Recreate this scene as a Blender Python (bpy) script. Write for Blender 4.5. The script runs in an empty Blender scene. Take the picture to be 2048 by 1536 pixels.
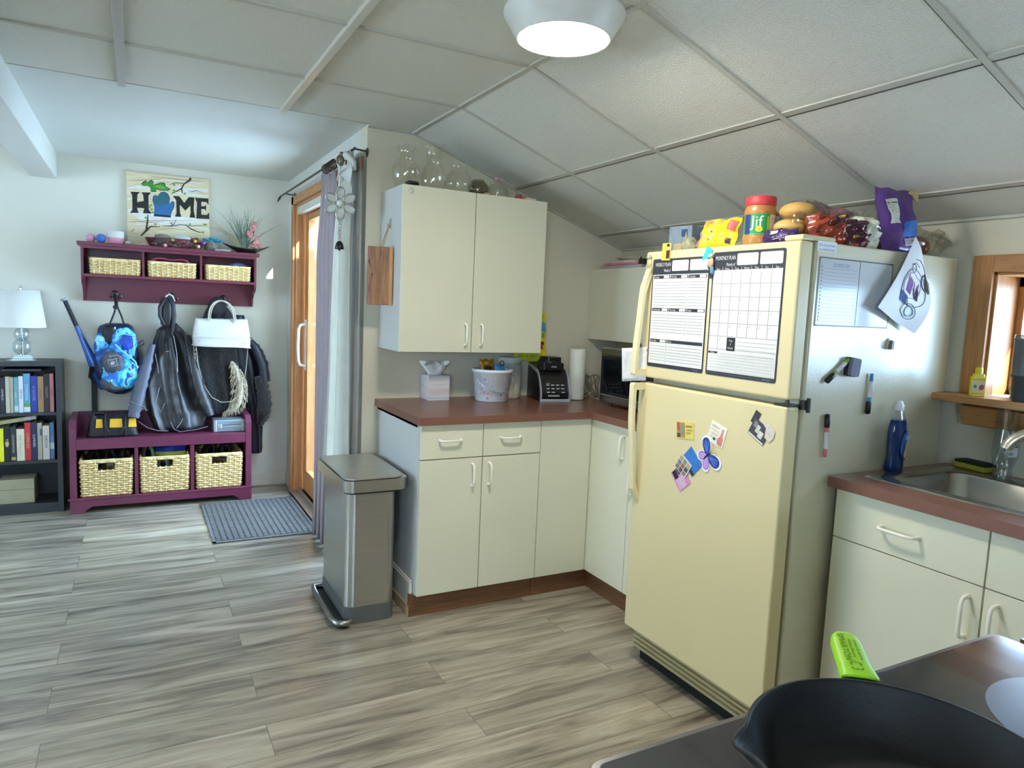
import bpy, math, random
from mathutils import Matrix, Vector
random.seed(7)
PI = math.pi
scene = bpy.context.scene
COL = scene.collection

# ------------------------------------------------------------------ camera
def make_camera():
    yaw, pit, rol = math.radians(28.408), math.radians(-6.071), math.radians(2.478)
    fw = Vector((math.sin(yaw)*math.cos(pit), math.cos(yaw)*math.cos(pit), math.sin(pit)))
    r = Vector((math.cos(yaw), -math.sin(yaw), 0))
    u = r.cross(fw)
    r2 = r*math.cos(rol)+u*math.sin(rol)
    u2 = -r*math.sin(rol)+u*math.cos(rol)
    cd = bpy.data.cameras.new('camera')
    cd.sensor_width = 36.0
    cd.lens = 1402.1/2048*36
    cd.clip_start = 0.02
    c = bpy.data.objects.new('camera', cd)
    COL.objects.link(c)
    m = Matrix((r2, u2, -fw)).transposed().to_4x4()
    m.translation = (-1.088, -3.443, 1.395)
    c.matrix_world = m
    scene.camera = c
make_camera()

# ------------------------------------------------------------------ world, sun, exposure
scene.view_settings.view_transform = 'Standard'
scene.view_settings.look = 'None'
scene.view_settings.gamma = 1.0
scene.view_settings.exposure = 1.05
scene.view_settings.use_curve_mapping = False
scene.cycles.max_bounces = 10
scene.cycles.diffuse_bounces = 6
scene.cycles.glossy_bounces = 5
scene.cycles.transparent_max_bounces = 16
scene.cycles.sample_clamp_indirect = 6.0
scene.cycles.caustics_reflective = False
scene.cycles.caustics_refractive = False
w = bpy.data.worlds.new('sky')
scene.world = w
w.use_nodes = True
wn = w.node_tree.nodes
wn['Background'].inputs['Color'].default_value = (0.56, 0.77, 1.0, 1)
wn['Background'].inputs['Strength'].default_value = 10.5
sd = bpy.data.lights.new('sun', 'SUN')
sd.energy = 14.0
sd.angle = math.radians(0.8)
sd.color = (1.0, 0.95, 0.86)
so = bpy.data.objects.new('sun', sd)
so.rotation_euler = Vector((-0.30, 0.86, -0.44)).to_track_quat('-Z', 'Y').to_euler()
so.location = (3, -6, 5)
COL.objects.link(so)

def portal(name, loc, d, sx, sy):
    ld = bpy.data.lights.new(name, 'AREA')
    ld.shape = 'RECTANGLE'
    ld.size = sx
    ld.size_y = sy
    ld.cycles.is_portal = True
    o = bpy.data.objects.new(name, ld)
    o.location = loc
    o.rotation_euler = Vector(d).to_track_quat('-Z', 'Z').to_euler()
    COL.objects.link(o)
portal('daylight_door', (0.10, 0.93, 1.05), (-1, 0, 0), 1.6, 2.1)
portal('daylight_kitchen', (1.62, -2.55, 1.38), (-1, 0, 0), 0.95, 0.5)
portal('fill_portal_left', (-4.42, -0.3, 1.45), (1, 0, 0), 1.5, 1.0)  # this and the rear portal serve the added fill windows
portal('fill_portal_rear', (-2.4, -5.45, 1.45), (0, 1, 0), 1.4, 1.0)

# ------------------------------------------------------------------ materials
def lin(h):
    h = h.lstrip('#')
    v = [int(h[i:i+2], 16)/255 for i in (0, 2, 4)]
    return tuple((c/12.92 if c <= .04045 else ((c+.055)/1.055)**2.4) for c in v)+(1,)
MC = {}
def M(name, hexc='808080', rough=.5, metal=0., var=.06, vs=12., bump=0., bs=80., spec=.5, emit=0., stretch=None, hex2=None, aniso=0., coat=0., sheen=0.):
    """procedural principled material: noise colour variation and noise bump"""
    if name in MC:
        return MC[name]
    m = bpy.data.materials.new(name)
    m.use_nodes = True
    nt = m.node_tree
    n, L = nt.nodes, nt.links
    b = n['Principled BSDF']
    b.inputs['Roughness'].default_value = rough
    b.inputs['Metallic'].default_value = metal
    b.inputs['Specular IOR Level'].default_value = spec
    b.inputs['Coat Weight'].default_value = coat
    b.inputs['Sheen Weight'].default_value = sheen
    if aniso: b.inputs['Anisotropic'].default_value = aniso
    tc = n.new('ShaderNodeTexCoord')
    mp = n.new('ShaderNodeMapping')
    L.new(tc.outputs['Object'], mp.inputs['Vector'])
    if stretch: mp.inputs['Scale'].default_value = stretch
    nz = n.new('ShaderNodeTexNoise')
    nz.inputs['Scale'].default_value = vs
    nz.inputs['Detail'].default_value = 5
    L.new(mp.outputs['Vector'], nz.inputs['Vector'])
    c = lin(hexc)
    rp = n.new('ShaderNodeValToRGB')
    rp.color_ramp.elements[0].position = .3
    rp.color_ramp.elements[1].position = .7
    if hex2:
        rp.color_ramp.elements[0].color = lin(hex2)
        rp.color_ramp.elements[1].color = c
    else:
        rp.color_ramp.elements[0].color = tuple(x*(1-var) for x in c[:3])+(1,)
        rp.color_ramp.elements[1].color = tuple(min(1, x*(1+var)) for x in c[:3])+(1,)
    L.new(nz.outputs['Fac'], rp.inputs['Fac'])
    L.new(rp.outputs['Color'], b.inputs['Base Color'])
    if emit:
        b.inputs['Emission Color'].default_value = c
        b.inputs['Emission Strength'].default_value = emit
    if bump:
        n2 = n.new('ShaderNodeTexNoise')
        n2.inputs['Scale'].default_value = bs
        n2.inputs['Detail'].default_value = 3
        L.new(mp.outputs['Vector'], n2.inputs['Vector'])
        bp = n.new('ShaderNodeBump')
        bp.inputs['Strength'].default_value = bump
        bp.inputs['Distance'].default_value = .01
        L.new(n2.outputs['Fac'], bp.inputs['Height'])
        L.new(bp.outputs['Normal'], b.inputs['Normal'])
    MC[name] = m
    return m

def glass(name, tint='ffffff', rough=.02, gloss=.5, base=.06):
    """thin clear glass or film: transparent with fresnel gloss"""
    if name in MC: return MC[name]
    m = bpy.data.materials.new(name); m.use_nodes = True
    n, L = m.node_tree.nodes, m.node_tree.links
    n.remove(n['Principled BSDF'])
    out = [x for x in n if x.type == 'OUTPUT_MATERIAL'][0]
    t = n.new('ShaderNodeBsdfTransparent'); t.inputs['Color'].default_value = lin(tint)
    g = n.new('ShaderNodeBsdfGlossy'); g.inputs['Roughness'].default_value = rough
    g.inputs['Color'].default_value = (1, 1, 1, 1)
    lw = n.new('ShaderNodeLayerWeight'); lw.inputs['Blend'].default_value = .5
    pw = n.new('ShaderNodeMath'); pw.operation = 'POWER'; pw.inputs[1].default_value = 3.0
    ma = n.new('ShaderNodeMath'); ma.operation = 'MULTIPLY_ADD'
    ma.inputs[1].default_value = gloss; ma.inputs[2].default_value = base
    mx = n.new('ShaderNodeMixShader')
    L.new(lw.outputs['Facing'], pw.inputs[0]); L.new(pw.outputs[0], ma.inputs[0]); L.new(ma.outputs[0], mx.inputs['Fac'])
    L.new(t.outputs[0], mx.inputs[1]); L.new(g.outputs[0], mx.inputs[2])
    L.new(mx.outputs[0], out.inputs['Surface'])
    MC[name] = m
    return m

def sheer(name, hexc, tr=.45):
    """woven cloth that lets daylight glow through"""
    if name in MC: return MC[name]
    m = M(name, hexc, .85, bump=.12, bs=280)
    n, L = m.node_tree.nodes, m.node_tree.links
    p = n['Principled BSDF']; out = [x for x in n if x.type == 'OUTPUT_MATERIAL'][0]
    t = n.new('ShaderNodeBsdfTranslucent'); t.inputs['Color'].default_value = lin(hexc)
    mx = n.new('ShaderNodeMixShader'); mx.inputs['Fac'].default_value = tr
    L.new(p.outputs[0], mx.inputs[1]); L.new(t.outputs[0], mx.inputs[2]); L.new(mx.outputs[0], out.inputs['Surface'])
    return m

def film(name, hexc, alpha=.5, rough=.2):
    """translucent plastic film"""
    if name in MC: return MC[name]
    m = M(name, hexc, rough)
    m.node_tree.nodes['Principled BSDF'].inputs['Alpha'].default_value = alpha
    return m

def wood(name, h1, h2, stretch=(2, 30, 30), rough=.45, scale=3., bump=.08):
    if name in MC: return MC[name]
    m = bpy.data.materials.new(name); m.use_nodes = True
    n, L = m.node_tree.nodes, m.node_tree.links
    b = n['Principled BSDF']; b.inputs['Roughness'].default_value = rough
    tc = n.new('ShaderNodeTexCoord'); mp = n.new('ShaderNodeMapping')
    mp.inputs['Scale'].default_value = stretch
    L.new(tc.outputs['Object'], mp.inputs['Vector'])
    nz = n.new('ShaderNodeTexNoise'); nz.inputs['Scale'].default_value = scale
    nz.inputs['Detail'].default_value = 8; nz.inputs['Roughness'].default_value = .65
    nz.inputs['Distortion'].default_value = .6
    L.new(mp.outputs['Vector'], nz.inputs['Vector'])
    rp = n.new('ShaderNodeValToRGB')
    rp.color_ramp.elements[0].position = .35; rp.color_ramp.elements[1].position = .65
    rp.color_ramp.elements[0].color = lin(h1); rp.color_ramp.elements[1].color = lin(h2)
    L.new(nz.outputs['Fac'], rp.inputs['Fac']); L.new(rp.outputs['Color'], b.inputs['Base Color'])
    bp = n.new('ShaderNodeBump'); bp.inputs['Strength'].default_value = bump; bp.inputs['Distance'].default_value = .005
    L.new(nz.outputs['Fac'], bp.inputs['Height']); L.new(bp.outputs['Normal'], b.inputs['Normal'])
    MC[name] = m
    return m

def floor_material():
    m = bpy.data.materials.new('vinyl_plank'); m.use_nodes = True
    n, L = m.node_tree.nodes, m.node_tree.links
    b = n['Principled BSDF']
    tc = n.new('ShaderNodeTexCoord'); mp = n.new('ShaderNodeMapping')
    # joints at x=-1.36 and -.72 alternately, seams every .177 from y=-.105
    mp.inputs['Location'].default_value = (1.36+1.275*8, .282+.177*60, 0)
    L.new(tc.outputs['Object'], mp.inputs['Vector'])
    br = n.new('ShaderNodeTexBrick')
    br.offset = .5; br.offset_frequency = 2
    br.inputs['Scale'].default_value = 1.0
    br.inputs['Brick Width'].default_value = 1.275
    br.inputs['Row Height'].default_value = .177
    br.inputs['Mortar Size'].default_value = .0012
    br.inputs['Mortar Smooth'].default_value = .1
    br.inputs['Color1'].default_value = (0, 0, 0, 1)
    br.inputs['Color2'].default_value = (1, 1, 1, 1)
    br.inputs['Mortar'].default_value = (.5, .5, .5, 1)
    L.new(mp.outputs['Vector'], br.inputs['Vector'])
    # per-plank offset of the grain
    sc = n.new('ShaderNodeVectorMath'); sc.operation = 'SCALE'; sc.inputs['Scale'].default_value = 17.3
    L.new(br.outputs['Color'], sc.inputs[0])
    ad = n.new('ShaderNodeVectorMath'); ad.operation = 'ADD'
    L.new(mp.outputs['Vector'], ad.inputs[0]); L.new(sc.outputs[0], ad.inputs[1])
    m2 = n.new('ShaderNodeMapping'); m2.inputs['Scale'].default_value = (1.0, 9, 1)
    L.new(ad.outputs[0], m2.inputs['Vector'])
    nz = n.new('ShaderNodeTexNoise'); nz.inputs['Scale'].default_value = 1.5
    nz.inputs['Detail'].default_value = 9; nz.inputs['Roughness'].default_value = .62; nz.inputs['Distortion'].default_value = .8
    L.new(m2.outputs['Vector'], nz.inputs['Vector'])
    m3 = n.new('ShaderNodeMapping'); m3.inputs['Scale'].default_value = (3, 130, 1)
    L.new(ad.outputs[0], m3.inputs['Vector'])
    nf = n.new('ShaderNodeTexNoise'); nf.inputs['Scale'].default_value = 2.0; nf.inputs['Detail'].default_value = 4
    L.new(m3.outputs['Vector'], nf.inputs['Vector'])
    rp = n.new('ShaderNodeValToRGB')
    e = rp.color_ramp.elements
    e[0].position = .28; e[0].color = lin('524b43')
    e[1].position = .66; e[1].color = lin('b6ac9a')
    k = e.new(.45); k.color = lin('8f8576')
    k = e.new(.54); k.color = lin('a49a89')
    L.new(nz.outputs['Fac'], rp.inputs['Fac'])
    mx = n.new('ShaderNodeMix'); mx.data_type = 'RGBA'; mx.blend_type = 'OVERLAY'
    mx.inputs[0].default_value = .30
    L.new(rp.outputs['Color'], mx.inputs[6]); L.new(nf.outputs['Fac'], mx.inputs[7])
    # plank-to-plank tone
    mr = n.new('ShaderNodeMapRange'); mr.inputs['To Min'].default_value = .80; mr.inputs['To Max'].default_value = 1.10
    L.new(br.outputs['Color'], mr.inputs['Value'])
    mv = n.new('ShaderNodeVectorMath'); mv.operation = 'SCALE'
    L.new(mx.outputs[2], mv.inputs[0]); L.new(mr.outputs[0], mv.inputs['Scale'])
    mo = n.new('ShaderNodeMix'); mo.data_type = 'RGBA'
    L.new(br.outputs['Fac'], mo.inputs[0]); L.new(mv.outputs[0], mo.inputs[6])
    mo.inputs[7].default_value = lin('6b6459')
    L.new(mo.outputs[2], b.inputs['Base Color'])
    b.inputs['Roughness'].default_value = .27
    b.inputs['Specular IOR Level'].default_value = .8
    bp = n.new('ShaderNodeBump'); bp.inputs['Strength'].default_value = .12; bp.inputs['Distance'].default_value = .004
    L.new(nz.outputs['Fac'], bp.inputs['Height']); L.new(bp.outputs['Normal'], b.inputs['Normal'])
    return m

# ------------------------------------------------------------------ mesh helpers
WM = {}
def setw(o, m): WM[o.name] = m.copy()
def Fr(x=0, y=0, z=0, rz=0, rx=0, ry=0):
    return Matrix.Translation((x, y, z)) @ Matrix.Rotation(math.radians(rz), 4, 'Z') @ Matrix.Rotation(math.radians(ry), 4, 'Y') @ Matrix.Rotation(math.radians(rx), 4, 'X')
def PF(o, X, Y):
    """frame of a flat thing: origin, its right and its up"""
    X = Vector(X).normalized(); Y = Vector(Y); Y = (Y-X*Y.dot(X)).normalized(); Z = X.cross(Y)
    m = Matrix((X, Y, Z)).transposed().to_4x4(); m.translation = o
    return m
_txt = {}
def text_mesh(s, bold=False):
    key = s
    if key in _txt: return _txt[key]
    cu = bpy.data.curves.new('lettering', 'FONT')
    cu.body = s; cu.size = 1.0; cu.align_x = 'LEFT'; cu.resolution_u = 2
    o = bpy.data.objects.new('lettering', cu)
    COL.objects.link(o)
    dg = bpy.context.evaluated_depsgraph_get()
    me = bpy.data.meshes.new_from_object(o.evaluated_get(dg))
    vs = [tuple(v.co) for v in me.vertices]; fs = [tuple(p.vertices) for p in me.polygons]
    bpy.data.objects.remove(o); bpy.data.meshes.remove(me); bpy.data.curves.remove(cu)
    if vs:
        x0 = min(v[0] for v in vs); x1 = max(v[0] for v in vs)
        y0 = min(v[1] for v in vs); y1 = max(v[1] for v in vs)
    else: x0 = x1 = y0 = y1 = 0
    _txt[key] = (vs, fs, x0, x1, y0, y1)
    return _txt[key]

class MB:
    def __init__(s, mat=None, fr=None):
        s.v = []; s.f = []; s.mi = []; s.sm = []; s.mats = []
        s.fr = fr or Matrix.Identity(4); s.mat = mat
    def _m(s, mat):
        mat = mat or s.mat
        if mat not in s.mats: s.mats.append(mat)
        return s.mats.index(mat)
    def add(s, vs, fs, mat=None, smooth=False, fr=None):
        k = len(s.v); m = s.fr @ fr if fr is not None else s.fr
        s.v += [tuple(m @ Vector(v)) for v in vs]
        i = s._m(mat)
        for f in fs:
            s.f.append(tuple(k+j for j in f)); s.mi.append(i); s.sm.append(smooth)
        return s
    def box(s, x0, x1, y0, y1, z0, z1, mat=None, fr=None):
        v = [(x, y, z) for z in (z0, z1) for y in (y0, y1) for x in (x0, x1)]
        return s.add(v, [(0, 2, 3, 1), (4, 5, 7, 6), (0, 1, 5, 4), (2, 6, 7, 3), (0, 4, 6, 2), (1, 3, 7, 5)], mat, fr=fr)
    def prism(s, pts, z0, z1, mat=None, fr=None, smooth=False):
        """2-D outline in local xy, extruded along local z"""
        n = len(pts)
        v = [(p[0], p[1], z0) for p in pts]+[(p[0], p[1], z1) for p in pts]
        s.add(v, [tuple(range(n-1, -1, -1)), tuple(range(n, 2*n))], mat, fr=fr)
        return s.add(v, [(i, (i+1) % n, n+(i+1) % n, n+i) for i in range(n)], mat, smooth, fr=fr)
    def rect(s, x0, y0, x1, y1, z=0., mat=None, fr=None):
        return s.add([(x0, y0, z), (x1, y0, z), (x1, y1, z), (x0, y1, z)], [(0, 1, 2, 3)], mat, fr=fr)
    def poly(s, pts, z=0., mat=None, fr=None):
        return s.add([(p[0], p[1], z) for p in pts], [tuple(range(len(pts)))], mat, fr=fr)
    def line(s, pts, w, z=0., mat=None, fr=None, close=False):
        """flat stroke on local xy; w a width or list of widths"""
        n = len(pts); vs = []
        for i, p in enumerate(pts):
            a = pts[max(i-1, 0)]; b = pts[min(i+1, n-1)]
            d = Vector((b[0]-a[0], b[1]-a[1])); d = d.normalized() if d.length > 1e-9 else Vector((1, 0))
            ww = (w[i] if isinstance(w, (list, tuple)) else w)/2
            vs += [(p[0]-d.y*ww, p[1]+d.x*ww, z), (p[0]+d.y*ww, p[1]-d.x*ww, z)]
        return s.add(vs, [(2*i, 2*i+1, 2*i+3, 2*i+2) for i in range(n-1)], mat, fr=fr)
    def lathe(s, prof, c=(0, 0, 0), n=32, mat=None, fr=None, cap=(True, True), sx=1., sy=1.):
        vs = [];
        for r, z in prof:
            for i in range(n):
                a = 2*PI*i/n
                vs.append((c[0]+r*sx*math.cos(a), c[1]+r*sy*math.sin(a), c[2]+z))
        fs = [(k*n+i, k*n+(i+1) % n, (k+1)*n+(i+1) % n, (k+1)*n+i) for k in range(len(prof)-1) for i in range(n)]
        s.add(vs, fs, mat, True, fr)
        if cap[0] and prof[0][0] > 1e-6: s.add(vs[:n], [tuple(range(n-1, -1, -1))], mat, fr=fr)
        if cap[1] and prof[-1][0] > 1e-6: s.add(vs[-n:], [tuple(range(n))], mat, fr=fr)
        return s
    def tube(s, pts, r, n=8, mat=None, fr=None, cap=True, flat=1., close=False):
        P = [Vector(p) for p in pts]; N = len(P); vs = []
        up = Vector((0, 0, 1)); pn = None
        for i in range(N):
            if close: t = P[(i+1) % N]-P[(i-1) % N]
            else: t = P[min(i+1, N-1)]-P[max(i-1, 0)]
            t = t.normalized() if t.length > 1e-9 else Vector((0, 0, 1))
            if pn is None:
                pn = t.cross(up) if abs(t.z) < .95 else t.cross(Vector((1, 0, 0)))
            pn = (pn-t*pn.dot(t)).normalized(); b = t.cross(pn)
            rr = r[i] if isinstance(r, (list, tuple)) else r
            for k in range(n):
                a = 2*PI*k/n
                vs.append(tuple(P[i]+pn*rr*math.cos(a)+b*rr*flat*math.sin(a)))
        m = N if close else N-1
        fs = [(i*n+k, i*n+(k+1) % n, ((i+1) % N)*n+(k+1) % n, ((i+1) % N)*n+k) for i in range(m) for k in range(n)]
        s.add(vs, fs, mat, True, fr)
        if cap and not close:
            s.add(vs[:n], [tuple(range(n-1, -1, -1))], mat, fr=fr); s.add(vs[-n:], [tuple(range(n))], mat, fr=fr)
        return s
    def grid(s, fn, nu, nv, mat=None, fr=None, wrapu=False):
        vs = [fn(i/(nu if wrapu else nu-1), j/(nv-1)) for j in range(nv) for i in range(nu)]
        mu = nu if wrapu else nu-1
        return s.add(vs, [(j*nu+i, j*nu+(i+1) % nu, (j+1)*nu+(i+1) % nu, (j+1)*nu+i) for j in range(nv-1) for i in range(mu)], mat, True, fr)
    def ball(s, c, r, mat=None, n=16, sx=1, sy=1, sz=1, fr=None, lump=0., seed=0):
        def fn(u, v):
            a = 2*PI*u; b = PI*(v-.5); q = 1+lump*(math.sin(3*a+seed)*math.cos(4*b+seed*2)+.6*math.sin(7*a+seed*3+5*b))*math.cos(b)
            return (c[0]+r*sx*q*math.cos(b)*math.cos(a), c[1]+r*sy*q*math.cos(b)*math.sin(a), c[2]+r*sz*q*math.sin(b))
        return s.grid(fn, n, max(8, n//2+1), mat, fr, wrapu=True)
    def text(s, t, size, x, y, z=0., mat=None, fr=None, align='C', w=None):
        vs, fs, x0, x1, y0, y1 = text_mesh(t)
        if not vs: return s
        sx = size; sx2 = size if w is None else w/(x1-x0)
        ox = {'C': (x0+x1)/2, 'L': x0, 'R': x1}[align]
        return s.add([(x+(a-ox)*sx2, y+(b-.35)*sx, z) for a, b, _ in vs], fs, mat, fr=fr)
    def build(s, name, parent=None, bevel=0., seg=2, sub=0, solid=0., ang=35, smooth=None, loc=None):
        me = bpy.data.meshes.new(name)
        if parent is not None:
            inv = WM[parent.name].inverted(); T = None
            vs = [tuple(inv @ Vector(v)) for v in s.v]
        else:
            xs = [v[0] for v in s.v]; ys = [v[1] for v in s.v]; zs = [v[2] for v in s.v]
            c = Vector(((min(xs)+max(xs))/2, (min(ys)+max(ys))/2, min(zs))) if loc is None else Vector(loc)
            T = Matrix.Translation(c)
            vs = [tuple(Vector(v)-c) for v in s.v]
        me.from_pydata(vs, [], s.f)
        for m in s.mats: me.materials.append(m)
        me.polygons.foreach_set('material_index', s.mi)
        me.polygons.foreach_set('use_smooth', [bool(x) if smooth is None else smooth for x in s.sm])
        me.update()
        o = bpy.data.objects.new(name, me)
        COL.objects.link(o)
        if parent is not None:
            o.parent = parent; setw(o, WM[parent.name])
        else:
            o.location = c; setw(o, T)
        if bevel:
            b = o.modifiers.new('bevel', 'BEVEL'); b.width = bevel; b.segments = seg; b.limit_method = 'ANGLE'; b.angle_limit = math.radians(ang)
            b.harden_normals = False
        if solid:
            b = o.modifiers.new('thickness', 'SOLIDIFY'); b.thickness = solid; b.offset = 0
        if sub:
            b = o.modifiers.new('smooth', 'SUBSURF'); b.levels = sub; b.render_levels = sub
        return o

def tag(o, label, cat, group=None, kind=None):
    if label: o['label'] = label
    if cat: o['category'] = cat
    if group: o['group'] = group
    if kind: o['kind'] = kind
    return o
def thing(name, label, cat, loc, rz=0, group=None):
    o = bpy.data.objects.new(name, None); o.empty_display_size = .05
    COL.objects.link(o)
    o.location = loc; o.rotation_euler = (0, 0, math.radians(rz))
    setw(o, Fr(*loc, rz))
    return tag(o, label, cat, group)
def struct(o):
    o['kind'] = 'structure'
    return o
def kids(o): return [c for c in bpy.data.objects if c.parent == o]
def dup(o, loc, label, rz=None, group=None):
    """a copy of a thing with copies of its parts and sub-parts"""
    src = kids(o)
    r = o.copy(); COL.objects.link(r); r.location = loc
    if rz is not None: r.rotation_euler = (0, 0, math.radians(rz))
    r['label'] = label
    if group: r['group'] = group
    for ch in src:
        c = ch.copy(); COL.objects.link(c); c.parent = r
        for g in kids(ch):
            d = g.copy(); COL.objects.link(d); d.parent = c
    setw(r, Fr(*loc, rz or 0))
    return r
# ================================================================== SETTING
H = 2.253; XC = .152; XR = 1.483; HR = 1.78; YF = 1.975; XS = -.082; XL = -4.3; YB = -5.3
SL = (H-HR)/(XR-XC)
wall_m = M('wall_paint', 'd6d0bb', .7, bump=.05, bs=120, var=.02, vs=3)
wall2_m = M('entry_paint', 'd9d8cc', .7, bump=.05, bs=120, var=.02, vs=3)
ceil_m = M('drywall_ceiling', 'd3d6cf', .8, var=.02, bump=.04, bs=60)
tile_m = M('ceiling_tile', 'dcdbd0', .85, var=.05, vs=220, bump=.55, bs=230)
bar_m = M('ceiling_bar', 'bfbdb2', .5, var=.02)
trimw_m = M('white_trim', 'd8d5c8', .5)
oak_m = wood('oak_trim', '9a6a3c', 'b98451', (30, 30, 2), .42)
oakh_m = wood('oak_ledge', 'a0703f', 'c08c58', (30, 2, 30), .4)
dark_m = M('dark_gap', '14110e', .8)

b = MB(floor_material()); b.box(XL-.1, XR+.3, YB-.1, YF+.1, -.08, 0); struct(b.build('floor', loc=(0, 0, 0)))
snow = MB(M('snow', 'eef2f6', .8, var=.03, vs=2, bump=.2, bs=4)); snow.box(-16, 18, -16, 18, -.9, -.5); o = snow.build('snowy_ground'); struct(o)
# far wall and left wall of the entry
b = MB(wall2_m); b.box(XL-.1, .3, YF, YF+.12, -.08, 2.5); struct(b.build('wall_far'))
def wall_holes(name, mat, axis, c0, c1, a0, a1, z0, z1, holes):
    """wall slab normal to axis with rectangular openings (a-range, z-range)"""
    b = MB(mat); hs = sorted(holes); cur = a0
    def bx(p0, p1, q0, q1):
        if p1-p0 < 1e-4 or q1-q0 < 1e-4: return
        if axis == 'x': b.box(c0, c1, p0, p1, q0, q1)
        else: b.box(p0, p1, c0, c1, q0, q1)
    for h0, h1, k0, k1 in hs:
        bx(cur, h0, z0, z1); bx(h0, h1, z0, k0); bx(h0, h1, k1, z1); cur = h1
    bx(cur, a1, z0, z1)
    return struct(b.build(name))
DY0, DY1, DZ = .05, 1.72, 2.06
wall_holes('wall_entry', M('door_wall_paint', 'd4d4cd', .7, bump=.05, bs=120, var=.02), 'x', XS, XS+.16, .12, YF, -.08, 2.5, [(.12, DY1, -.08, DZ)])
b = MB(wall_m); b.box(XS, XR+.14, 0, .12, -.08, 2.5); struct(b.build('wall_kitchen'))
WY0, WY1, WZ0, WZ1 = -2.95, -2.092, 1.172, 1.592
wall_holes('wall_right', wall_m, 'x', XR, XR+.14, YB, 0, -.08, 2.2, [(WY0, WY1, WZ0, WZ1)])
wall_holes('wall_left', wall2_m, 'x', XL-.12, XL, YB, YF, -.08, 2.5, [(-1.05, .45, .95, 1.95)])  # left and rear openings are added to let in fill light
wall_holes('wall_rear', wall2_m, 'y', YB-.12, YB, XL, XR+.14, -.08, 2.5, [(-3.1, -1.7, .95, 1.95)])
# ceilings
b = MB(ceil_m); b.box(XL, XS+.16, -.047, YF, H, H+.08); struct(b.build('ceiling'))
b = MB(tile_m); b.box(XL, XC, YB, -.046, H-.004, H+.08); b.box(XS, XC, -.046, .0, H-.004, H+.08); struct(b.build('ceiling'))
b = MB(tile_m)
b.add([(XC, YB, H-.004), (XR+.02, YB, HR-.004-.007), (XR+.02, 0, HR-.004-.007), (XC, 0, H-.004), (XC, YB, H+.05), (XR+.02, YB, HR+.05), (XR+.02, 0, HR+.05), (XC, 0, H+.05)],
      [(0, 3, 2, 1), (4, 5, 6, 7), (0, 1, 5, 4), (2, 3, 7, 6), (1, 2, 6, 5), (0, 4, 7, 3)])
struct(b.build('ceiling'))
# T-bars
def sz(x): return H-SL*(x-XC)
tb = MB(bar_m); bar_shade = MB(M('bar_painted_shadow', '4f4c42', .8))  # dark strips along one side of the bars paint their shadow
for y in (-.578, -1.190, -1.802, -2.414, -3.026, -3.638, -4.25):
    tb.box(XL, XC, y-.009, y+.009, H-.011, H-.003); bar_shade.box(XL, XC, y+.009, y+.0125, H-.0065, H-.003)
    v = []
    for (yy, dz) in ((y-.009, -.008), (y+.009, -.008), (y+.009, -.002), (y-.009, -.002)):
        v += [(XC, yy, sz(XC)-.002+dz), (XR, yy, sz(XR)-.002+dz)]
    tb.add(v, [(0, 1, 3, 2), (2, 3, 5, 4), (4, 5, 7, 6), (6, 7, 1, 0)])
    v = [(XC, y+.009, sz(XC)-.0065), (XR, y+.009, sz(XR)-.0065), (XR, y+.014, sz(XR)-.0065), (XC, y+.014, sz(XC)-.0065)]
    bar_shade.add(v, [(0, 1, 2, 3)])
for x in (.727, 1.290):
    for dy in (0,):
        z = sz(x)-.002
        tb.add([(x-.012, YB, z-.006+.004), (x+.012, YB, z-.012+.004), (x+.012, 0, z-.012+.004), (x-.012, 0, z-.006+.004),
                (x-.012, YB, z+.01), (x+.012, YB, z+.01), (x+.012, 0, z+.01), (x-.012, 0, z+.01)],
               [(0, 1, 2, 3), (0, 4, 5, 1), (3, 2, 6, 7), (1, 5, 6, 2), (0, 3, 7, 4)])
        bar_shade.add([(x+.012, YB, sz(x+.012)-.0065), (x+.0165, YB, sz(x+.0165)-.0065), (x+.0165, 0, sz(x+.0165)-.0065), (x+.012, 0, sz(x+.012)-.0065)], [(0, 1, 2, 3)])
for x in (-1.70, -2.31, -2.92, -3.53): tb.box(x-.012, x+.012, YB, -.046, H-.012, H-.003)
tb.box(XC-.013, XC+.004, YB, 0, H-.012, H-.003)
struct(tb.build('trim_1')); struct(bar_shade.build('trim_shadow'))
bw = MB(M('runner_cover', 'cfcbbd', .3, var=.03)); bw.box(-.502, -.474, YB, -.045, H-.022, H-.004); struct(bw.build('trim_3', bevel=.002))
bw = MB(M('runner_cover_grey', 'b9b8b4', .35, var=.03)); bw.box(-1.138, -1.108, YB, -.045, H-.022, H-.004); struct(bw.build('trim_4', bevel=.002))
mo = MB(M('edge_bar', 'bdbbae', .5)); mo.box(XL, XS, -.05, -.044, H-.006, H)
for a, c in ((XS, XC),): mo.box(a, c, -.014, 0, H-.012, H-.003)
mo.add([(XC, -.012, sz(XC)-.012), (XR, -.012, sz(XR)-.012), (XR, 0, sz(XR)-.012), (XC, 0, sz(XC)-.012), (XC, -.012, sz(XC)), (XR, -.012, sz(XR))], [(0, 3, 2, 1), (0, 1, 5, 4)])
mo.box(XR-.012, XR, YB, 0, HR-.012, HR-.002)
struct(mo.build('trim_5'))
# ceiling beam
b = MB(M('beam_paint', 'd2d3cc', .7, var=.02)); b.box(-1.655, -1.513, YB, YF, 2.096, H+.02); struct(b.build('trim_6', bevel=.003))
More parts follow.
